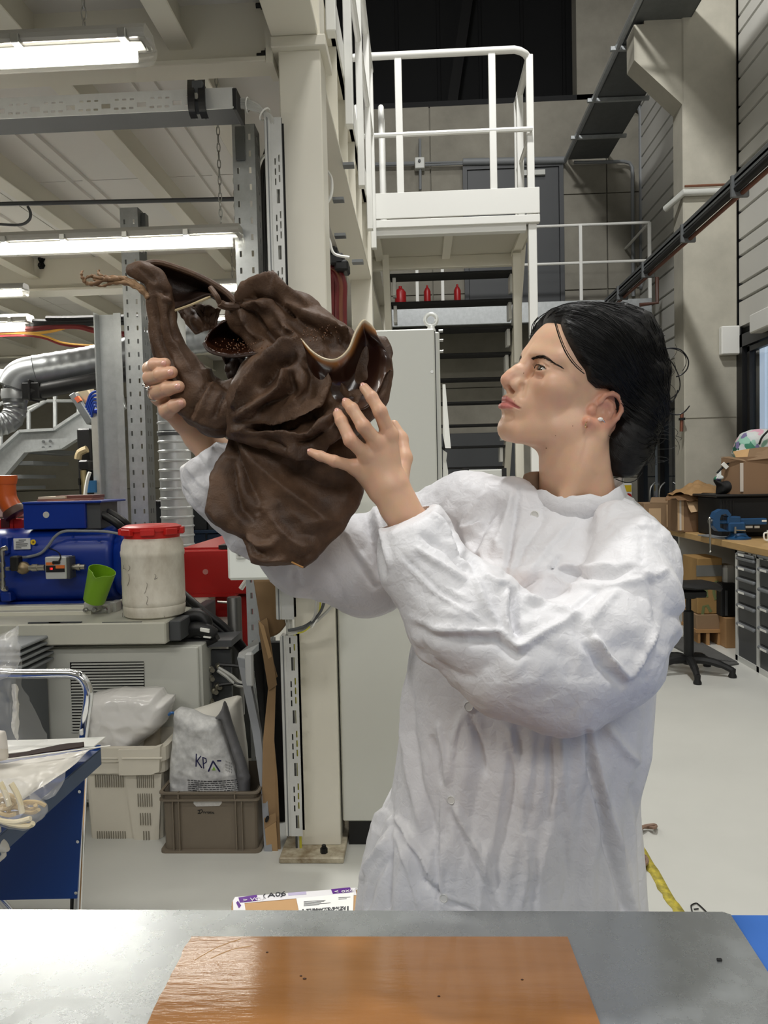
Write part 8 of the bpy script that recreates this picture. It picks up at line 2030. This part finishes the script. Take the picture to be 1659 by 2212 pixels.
M_COAT = coat_mat()
coat = nmesh('lab_coat', V, Q, M_COAT, person); BVH_C = bvh_of(V, Q)
# stand-up collar
sec = []
cc_ = P(1240, 1046, 1.228)
for i in range(48):
    a = 2*math.pi*i/48; ca, sa = math.cos(a), math.sin(a); fr = max(0, -sa)           # sa<0 faces the camera
    rx, ry = .079, .073; top = -.018*fr**1.2 + .006*max(0, ca)**3 + .0025*math.sin(a*7) + .0015*math.sin(a*13 + 1)
    pts = []
    for (k, dz) in ((.93, top), (.945, top + .0012), (.96, top), (1.0, -.012 - .012*fr), (1.05, -.030 - .022*fr)):
        pts.append((cc_.x + ca*rx*k + .0012*math.sin(a*9 + dz*200), 1.228 + sa*ry*k, cc_.z + dz))
    pts += [(cc_.x + ca*rx*.98, 1.228 + sa*ry*.98, cc_.z - .03 - .022*fr), (cc_.x + ca*rx*.915, 1.228 + sa*ry*.915, cc_.z - .012 - .012*fr)]
    sec.append(pts)
V2, Fc = loft(sec + [sec[0]], True, False); MB().add(V2, Fc).build('collar', M_COAT, coat, True, ang=180)
M_BTN = mat('button_white', (214, 214, 210), .3)
for (x, y, r) in ((1155, 1112, .0062), (1013, 1526, .0072), (975, 1728, .0062), (959, 1940, .0062)):
    h = hit(BVH_C, x, y, .001)
    if h is not None:
        ax = Vector((-.35, -1, .1)).normalized(); MB().lathe(h, [(r, -.002), (r, .0012), (r*.86, .0022), (r*.7, .0012), (.0004, .0012)], 20, ax).build('button', M_BTN, coat, True)
# the brown shirt collar under it
V2, Q2 = pillow([(1121, 1062), (1127, 1040), (1132, 1024), (1146, 1019), (1165, 1018), (1170, 1060), (1150, 1075)], 1.235, .010, .012, .003, .002, 30, 5)
nmesh('shirt_collar', V2, Q2, mat('brown_shirt', (122, 98, 78), .8), person)
# ---------------------------------------------------------------- the crumpled brown leather she holds up
def leather_mat(name, rgb, v2, rough, bump=.35, coat=0.0):
    m = mat(name, rgb, rough, var=.5, vscale=16, vrgb=v2, spec=.34, coat=coat, rvar=.16, detail=7); nt = m.node_tree; b = nt.nodes['Principled BSDF']
    tc_ = nt.nodes.new('ShaderNodeTexCoord'); n = nt.nodes.new('ShaderNodeTexNoise'); n.inputs['Scale'].default_value = 420; n.inputs['Detail'].default_value = 4
    v = nt.nodes.new('ShaderNodeTexNoise'); v.inputs['Scale'].default_value = 70; v.inputs['Detail'].default_value = 6
    nt.links.new(tc_.outputs['Object'], n.inputs['Vector']); nt.links.new(tc_.outputs['Object'], v.inputs['Vector'])
    b1 = nt.nodes.new('ShaderNodeBump'); b1.inputs['Strength'].default_value = bump; b1.inputs['Distance'].default_value = .0012; nt.links.new(n.outputs['Fac'], b1.inputs['Height'])
    b2 = nt.nodes.new('ShaderNodeBump'); b2.inputs['Strength'].default_value = bump*.8; b2.inputs['Distance'].default_value = .004; nt.links.new(v.outputs['Fac'], b2.inputs['Height']); nt.links.new(b1.outputs[0], b2.inputs['Normal'])
    nt.links.new(b2.outputs[0], b.inputs['Normal']); return m
M_LEA = leather_mat('brown_leather', (97, 73, 55), (64, 47, 36), .54, .45)
M_LEAD = leather_mat('dark_leather', (56, 38, 28), (38, 26, 20), .5)
M_WET = leather_mat('wet_leather', (62, 34, 20), (36, 18, 12), .16, .7, .6)
lea = thing('brown_leather', 'large crumpled sheet of dark brown leather held up in both hands', 'leather', tuple(P(640, 900, 1.1)))
Yb = 1.105
# hanging lower panel
lp = [(486, 925), (480, 960), (470, 1010), (455, 1065), (449, 1090), (450, 1112), (459, 1130), (478, 1143), (500, 1152), (524, 1163), (532, 1180), (538, 1198), (545, 1215), (566, 1221), (600, 1223), (632, 1216), (648, 1220), (660, 1228), (676, 1216), (700, 1192), (735, 1156), (766, 1112), (776, 1092), (783, 1066), (781, 1045), (765, 1010), (788, 1000), (792, 945), (775, 912), (690, 905), (560, 915)]
def offp(X):
    px = projn(X); u = (px[:, 0] - 610)/170; v = (px[:, 1] - 1075)/150
    return .012*u*u - .018*np.clip(v, -1, 1) + .006
V, Q = pillow(lp, 1.10, .020, .045, .0032, 0.0, 10, 3, offp); N = vnormals(V, Q)
LF = [([(492, 935), (520, 1000), (545, 1060), (560, 1110)], 14, -.016), ([(500, 945), (560, 1010), (640, 1075), (700, 1120), (740, 1130)], 20, .012), ([(480, 975), (470, 1050), (462, 1105), (480, 1135)], 16, .015), ([(498, 990), (505, 1050), (520, 1100), (548, 1130)], 13, -.014),
      ([(560, 1110), (580, 1095), (605, 1085)], 10, .004), ([(575, 1100), (610, 1150), (650, 1180), (690, 1180)], 22, .010), ([(540, 1060), (555, 1095), (578, 1098)], 10, .009), ([(610, 1000), (680, 1040), (750, 1060)], 28, -.010), ([(620, 970), (700, 990), (760, 1030)], 18, .006),
      ([(522, 1160), (545, 1190), (575, 1205)], 9, -.012), ([(530, 1158), (560, 1180), (590, 1178), (600, 1160)], 9, .011), ([(538, 1195), (570, 1210), (620, 1208)], 8, .008), ([(640, 1216), (655, 1205), (680, 1190)], 7, -.006), ([(620, 1100), (660, 1130), (720, 1130)], 14, .006), ([(600, 1120), (640, 1155), (700, 1160)], 10, -.004)]
V = brush(V, N, LF); V = V + vnormals(V, Q)*(.0016*fbm(V*38, 4, 3) + .0035*(creases(V*11 + .4*fbm(V*9, 3, 2)[:, None], 7) - .3))[:, None]; V = vsmooth(V, Q, 1, .4)
nmesh('lower_panel', V, Q, M_LEA, lea)
# folded upper bundle
def bun_f(X):
    d = sd_chain(X, *CH([(524, 668, 1.12, 30), (575, 655, 1.12, 46), (640, 690, 1.125, 52), (735, 735, 1.125, 38)]), .02)
    d = smin(d, sd_chain(X, *CH([(520, 690, 1.13, 30), (590, 735, 1.13, 48), (690, 750, 1.13, 50)]), .02), .02)
    d = smin(d, sd_chain(X, *CH([(648, 775, 1.1, 42), (585, 815, 1.1, 56), (560, 860, 1.1, 62), (530, 905, 1.095, 40)]), .02), .022)
    d = smin(d, sd_chain(X, *CH([(560, 870, 1.105, 58), (650, 850, 1.11, 75), (715, 830, 1.11, 66)]), .02), .02)
    d = smin(d, sd_chain(X, *CH([(800, 755, 1.105, 34), (800, 800, 1.105, 42), (785, 850, 1.1, 46), (750, 900, 1.095, 46)]), .02), .02)
    d = smin(d, sd_chain(X, *CH([(500, 940, 1.09, 14), (560, 940, 1.085, 26), (640, 962, 1.075, 28), (705, 925, 1.075, 32), (745, 895, 1.085, 34)]), .01), .012)
    d = smax(d, -sd_chain(X, *CH([(690, 760, 1.03, 34), (712, 800, 1.035, 60), (752, 812, 1.04, 70), (796, 778, 1.048, 50)])), .012)      # hollow of the wet lip
    d = smax(d, -sd_chain(X, *CH([(470, 720, 1.02, 30), (520, 740, 1.05, 34)])), .01)
    return d
V, Q = sdf_mesh(bun_f, tuple(np.minimum(PN(420, 600, 1.1), PN(860, 1010, 1.1)) - .05), tuple(np.maximum(PN(420, 590, 1.1), PN(880, 1010, 1.1)) + .08), .0033, newton=1); N = vnormals(V, Q)
UF = [([(655, 732), (610, 752), (575, 775), (548, 806), (522, 850), (503, 885)], 12, .016), ([(640, 765), (606, 785), (585, 815), (560, 838)], 13, -.018), ([(604, 785), (612, 815), (604, 838), (572, 858), (530, 885), (505, 905)], 11, .016), ([(625, 800), (632, 840), (606, 868), (555, 892)], 12, -.018),
      ([(688, 760), (704, 795), (706, 830), (690, 868), (640, 893), (575, 906), (500, 935)], 12, .016), ([(660, 770), (678, 810), (672, 845), (640, 868)], 14, -.009), ([(712, 870), (660, 905), (600, 918), (530, 925)], 9, -.024), ([(735, 888), (700, 912), (676, 935), (650, 945), (600, 940), (520, 932)], 9, .013), ([(700, 930), (672, 952), (640, 955)], 9, -.012), ([(745, 905), (715, 945), (680, 978), (640, 985), (620, 970)], 11, .012), ([(560, 945), (600, 958), (625, 975)], 9, -.008),
      ([(516, 655), (540, 625), (585, 606), (612, 632), (660, 660)], 12, .016), ([(518, 658), (550, 640), (590, 640), (610, 660), (640, 690)], 8, -.014), ([(520, 660), (560, 650), (585, 668), (610, 700), (650, 735)], 10, .014), ([(522, 664), (545, 680), (575, 715), (610, 745)], 10, -.014), ([(524, 668), (535, 700), (560, 735)], 10, .012), ([(600, 650), (660, 680), (720, 705), (750, 725)], 12, .012), ([(620, 670), (670, 705), (720, 735)], 9, -.012), ([(575, 655), (600, 690), (612, 715)], 9, -.012), ([(640, 680), (690, 720), (700, 740)], 9, .008), ([(735, 705), (752, 722), (748, 740)], 8, .010), ([(720, 712), (738, 730), (735, 745)], 6, -.009),
      ([(822, 720), (836, 770), (830, 830), (806, 890)], 9, .010), ([(806, 740), (814, 790), (800, 850), (770, 890)], 11, -.010), ([(720, 790), (735, 830), (745, 860)], 9, .008), ([(730, 850), (745, 870), (765, 860)], 8, -.014), ([(560, 770), (548, 790), (530, 815)], 7, -.008), ([(590, 870), (560, 880), (530, 905)], 7, .006)]
V = brush(V, N, [(p, w*.88, h*1.25) for p, w, h in UF]); V = V + vnormals(V, Q)*(.0022*fbm(V*32, 7, 3) + .0055*(creases(V*19 + .4*fbm(V*12, 3, 2)[:, None], 5) - .3))[:, None]; V = vsmooth(V, Q, 1, .35)
nmesh('folded_bundle', V, Q, M_LEA, lea)
# left tube, twisted at the top
def tube_f(X):
    d = sd_chain(X, *CH([(284, 583, 1.10, 13), (310, 586, 1.10, 15), (335, 600, 1.105, 16), (347, 628, 1.11, 16), (347, 655, 1.115, 21), (352, 700, 1.12, 25), (364, 745, 1.125, 28), (396, 805, 1.125, 39), (428, 858, 1.125, 50), (470, 885, 1.12, 54), (530, 880, 1.115, 56)]), .02)
    d = smin(d, sd_chain(X, *CH([(330, 660, 1.125, 10), (333, 720, 1.13, 12), (352, 790, 1.135, 16), (385, 850, 1.135, 20)]), .01), .008)
    return d
V, Q = sdf_mesh(tube_f, tuple(np.minimum(PN(262, 560, 1.1), PN(600, 950, 1.1)) - .03), tuple(np.maximum(PN(262, 560, 1.1), PN(600, 950, 1.1)) + .06), .003, newton=1); N = vnormals(V, Q)
TF = [([(335, 640), (340, 690), (350, 740), (372, 800), (400, 850)], 8, -.010), ([(352, 640), (358, 690), (372, 735), (402, 785), (440, 820)], 10, .009), ([(370, 655), (368, 700), (380, 740)], 8, -.008), ([(346, 630), (354, 645), (368, 652)], 6, .008), ([(340, 622), (352, 632), (366, 636)], 5, -.008), ([(300, 577), (318, 592), (338, 612)], 5, -.006),
      ([(452, 820), (432, 850), (412, 880), (402, 905)], 5, -.009), ([(462, 822), (444, 855), (430, 890), (420, 915)], 6, .007), ([(490, 838), (474, 870), (462, 905)], 6, -.008), ([(440, 805), (462, 800), (500, 822), (512, 842)], 7, .010), ([(450, 818), (470, 818), (496, 840)], 6, -.010), ([(410, 900), (440, 915), (480, 925)], 9, .005), ([(385, 770), (420, 800), (440, 835)], 9, -.004)]
V = brush(V, N, TF); V = V + vnormals(V, Q)*(.0014*fbm(V*40, 17, 3) + .0045*(creases(V*26 + .4*fbm(V*16, 3, 2)[:, None], 9) - .3))[:, None]; V = vsmooth(V, Q, 1, .35); nmesh('left_tube', V, Q, M_LEA, lea)
def lsheet(nm, rows, mm, t=.003, nu=30, nv=30, amp=.003, fr=30, sd=1):
    V, Q = patch(rows, nu, nv, amp, fr, sd); V, Q = thick(V, Q, t); return nmesh(nm, V, Q, mm, lea)
lsheet('dark_flap', [[(300, 574, 1.10), (338, 566, 1.12), (392, 581, 1.125), (440, 600, 1.12), (484, 626, 1.115), (512, 652, 1.11)], [(322, 582, 1.105), (352, 598, 1.14), (400, 610, 1.15), (440, 622, 1.15), (480, 648, 1.14), (508, 664, 1.12)], [(342, 610, 1.11), (366, 636, 1.14), (400, 640, 1.15), (436, 634, 1.15), (474, 654, 1.14), (504, 672, 1.12)], [(356, 632, 1.115), (374, 668, 1.12), (410, 656, 1.12), (452, 640, 1.12), (478, 655, 1.115), (500, 678, 1.12)]], M_LEAD, .004)
MB().tube(spline([P(300, 575, 1.098), P(338, 567, 1.115), P(392, 582, 1.12), P(440, 602, 1.115), P(484, 628, 1.11), P(512, 655, 1.10)], 8), .0045, 8).build('flap_roll', M_LEA, lea, True)
MB().tube(spline([P(455, 622, 1.10), P(468, 640, 1.09), P(476, 655, 1.095), P(492, 662, 1.1), P(520, 662, 1.1)], 8), [.004]*16 + [.006]*17, 8).build('flap_fold', M_LEA, lea, True)
MB().tube([P(375, 672, 1.118), P(412, 659, 1.117), P(455, 641, 1.117)], .0018, 6).build('pale_edge', mat('edge_highlight', (206, 186, 146), .3), lea, True)  # pale tube stands in for the bright highlight along the flap edge
lsheet('wet_mouth', [[(440, 742, 1.09), (446, 724, 1.10), (468, 700, 1.11), (496, 686, 1.115), (530, 690, 1.11), (560, 706, 1.1)], [(442, 746, 1.085), (462, 730, 1.14), (490, 716, 1.16), (520, 714, 1.16), (550, 722, 1.14), (575, 736, 1.11)], [(444, 750, 1.08), (466, 752, 1.11), (496, 752, 1.13), (526, 750, 1.13), (552, 752, 1.12), (578, 756, 1.1)], [(446, 752, 1.085), (470, 764, 1.075), (500, 769, 1.075), (528, 767, 1.08), (556, 763, 1.085), (580, 764, 1.09)]], M_WET, .003, 30, 40, .006, 60, 3)
MB().tube(spline([P(440, 742, 1.088), P(452, 758, 1.078), P(476, 767, 1.074), P(505, 770, 1.074), P(532, 768, 1.078), P(560, 764, 1.084)], 8), .0022, 7).build('mouth_rim', M_LEAD, lea, True)
# crumbs of crystal on the wet parts
rg = random.Random(3); m = MB()
for k in range(150):
    if k < 90: x, y, Y = rg.gauss(515, 26), rg.gauss(748, 7), 1.072
    else: x, y, Y = rg.gauss(690, 26), rg.gauss(722, 9), 1.062
    m.sphere(P(x, y, Y + rg.uniform(-.004, .01)), rg.uniform(.0004, .0011), 5, 4)
cr_ = m.build('wet_grains', mat('amber_grains', (104, 66, 38), .08, coat=1.0), lea, True, ang=180); cr_['kind'] = 'stuff'
# translucent lip on the right, light through its thin edge put into the colour
rows = [[(652, 731, 1.062), (674, 756, 1.052), (700, 772, 1.048), (726, 774, 1.047), (750, 754, 1.049), (766, 716, 1.054), (783, 691, 1.058), (796, 696, 1.062), (806, 712, 1.066)], [(658, 744, 1.06), (678, 772, 1.055), (704, 792, 1.055), (732, 794, 1.056), (758, 770, 1.06), (775, 732, 1.066), (786, 712, 1.068), (800, 720, 1.066), (818, 730, 1.066)],
        [(664, 762, 1.065), (684, 796, 1.065), (712, 822, 1.07), (742, 824, 1.078), (768, 800, 1.086), (786, 764, 1.088), (800, 744, 1.082), (816, 744, 1.072), (832, 752, 1.068)], [(668, 785, 1.075), (692, 826, 1.075), (722, 852, 1.075), (752, 858, 1.08), (784, 840, 1.08), (806, 806, 1.076), (822, 780, 1.07), (834, 774, 1.066), (842, 780, 1.07)], [(676, 800, 1.085), (700, 850, 1.08), (730, 876, 1.07), (758, 888, 1.066), (794, 880, 1.062), (818, 846, 1.062), (832, 812, 1.066), (838, 800, 1.07), (844, 800, 1.076)]]
V, Q = patch(rows, 40, 56, .0012, 40, 5); nv_ = len(V); V, Q = thick(V, Q, .0026)
mt = mat('translucent_lip', (120, 70, 36), .3, coat=.35, trans=.0); nt = mt.node_tree; at = nt.nodes.new('ShaderNodeVertexColor'); at.layer_name = 'tint'; nt.links.new(at.outputs[0], nt.nodes['Principled BSDF'].inputs['Base Color'])
lip = nmesh('translucent_lip', V, Q, mt, lea)
per = int(np.where(np.abs(np.diff(V[:200, 0])) > .03)[0][0]) + 1 if (np.abs(np.diff(V[:200, 0])) > .03).any() else 57
ri = (np.arange(len(V)) % nv_)//per; fr = ri/ri.max()
C = BASE[None, :].repeat(len(V), 0)*0 + np.array(lin((206, 190, 160))[:3]); C = mixc(C, sstep(.02, .12, fr), (150, 96, 44)); C = mixc(C, sstep(.1, .26, fr), (44, 22, 13)); C = mixc(C, sstep(.75, 1., fr), (80, 54, 38))
a = lip.data.color_attributes.new('tint', 'FLOAT_COLOR', 'POINT'); a.data.foreach_set('color', np.concatenate([C, np.ones((len(C), 1))], 1).astype(np.float32).ravel())
MB().tube(spline([P(655, 1226, 1.076), P(642, 1220, 1.076), P(630, 1214, 1.078)], 4), .0014, 6).build('pale_edge', mat('amber_edge', (176, 128, 72), .3), lea, True)
# dried twisted root strands at the far left
rt_ = MB(); M_ROOT = leather_mat('dried_strand', (168, 136, 102), (112, 84, 60), .5)
for pts, r in (([(322, 644), (302, 622), (270, 606), (235, 602), (205, 612), (188, 612), (179, 602), (176, 590), (179, 585)], .0038), ([(322, 640), (300, 616), (268, 601), (240, 604), (214, 600), (190, 598), (182, 606)], .0036), ([(318, 640), (296, 618), (262, 600), (232, 598), (216, 594), (212, 586), (216, 583)], .0030), ([(320, 646), (298, 624), (268, 612), (240, 612), (222, 618), (204, 616)], .0030), ([(310, 630), (280, 612), (250, 610), (226, 606), (200, 604)], .0034), ([(206, 596), (196, 596), (186, 602)], .0022)):
    s_ = spline([P(x, y, 1.1 + .004*math.sin(i*2.1 + r*900)) for i, (x, y) in enumerate(pts)], 8); n = len(s_); rt_.tube(s_, [r*(.9 + .25*math.sin(i*1.3))*(1 - .75*(i/n)**3) for i in range(n)], 7)
rt_.build('dried_strands', M_ROOT, lea, True, ang=180)
# limp strips hanging behind
lsheet('hanging_strip', [[(376, 664, 1.16), (400, 656, 1.17), (440, 660, 1.16), (475, 668, 1.15)], [(400, 690, 1.165), (420, 690, 1.15), (445, 690, 1.165), (470, 692, 1.15)], [(425, 722, 1.16), (440, 715, 1.15), (452, 712, 1.16), (468, 710, 1.15)]], M_LEA, .004, 20, 40, .010, 60, 8)
lsheet('hanging_strip', [[(478, 770, 1.12), (500, 770, 1.14), (530, 768, 1.12)], [(490, 800, 1.13), (506, 804, 1.12), (530, 806, 1.13)], [(492, 830, 1.12), (510, 836, 1.13), (530, 836, 1.12)]], M_LEAD, .004, 20, 30, .008, 50, 6)
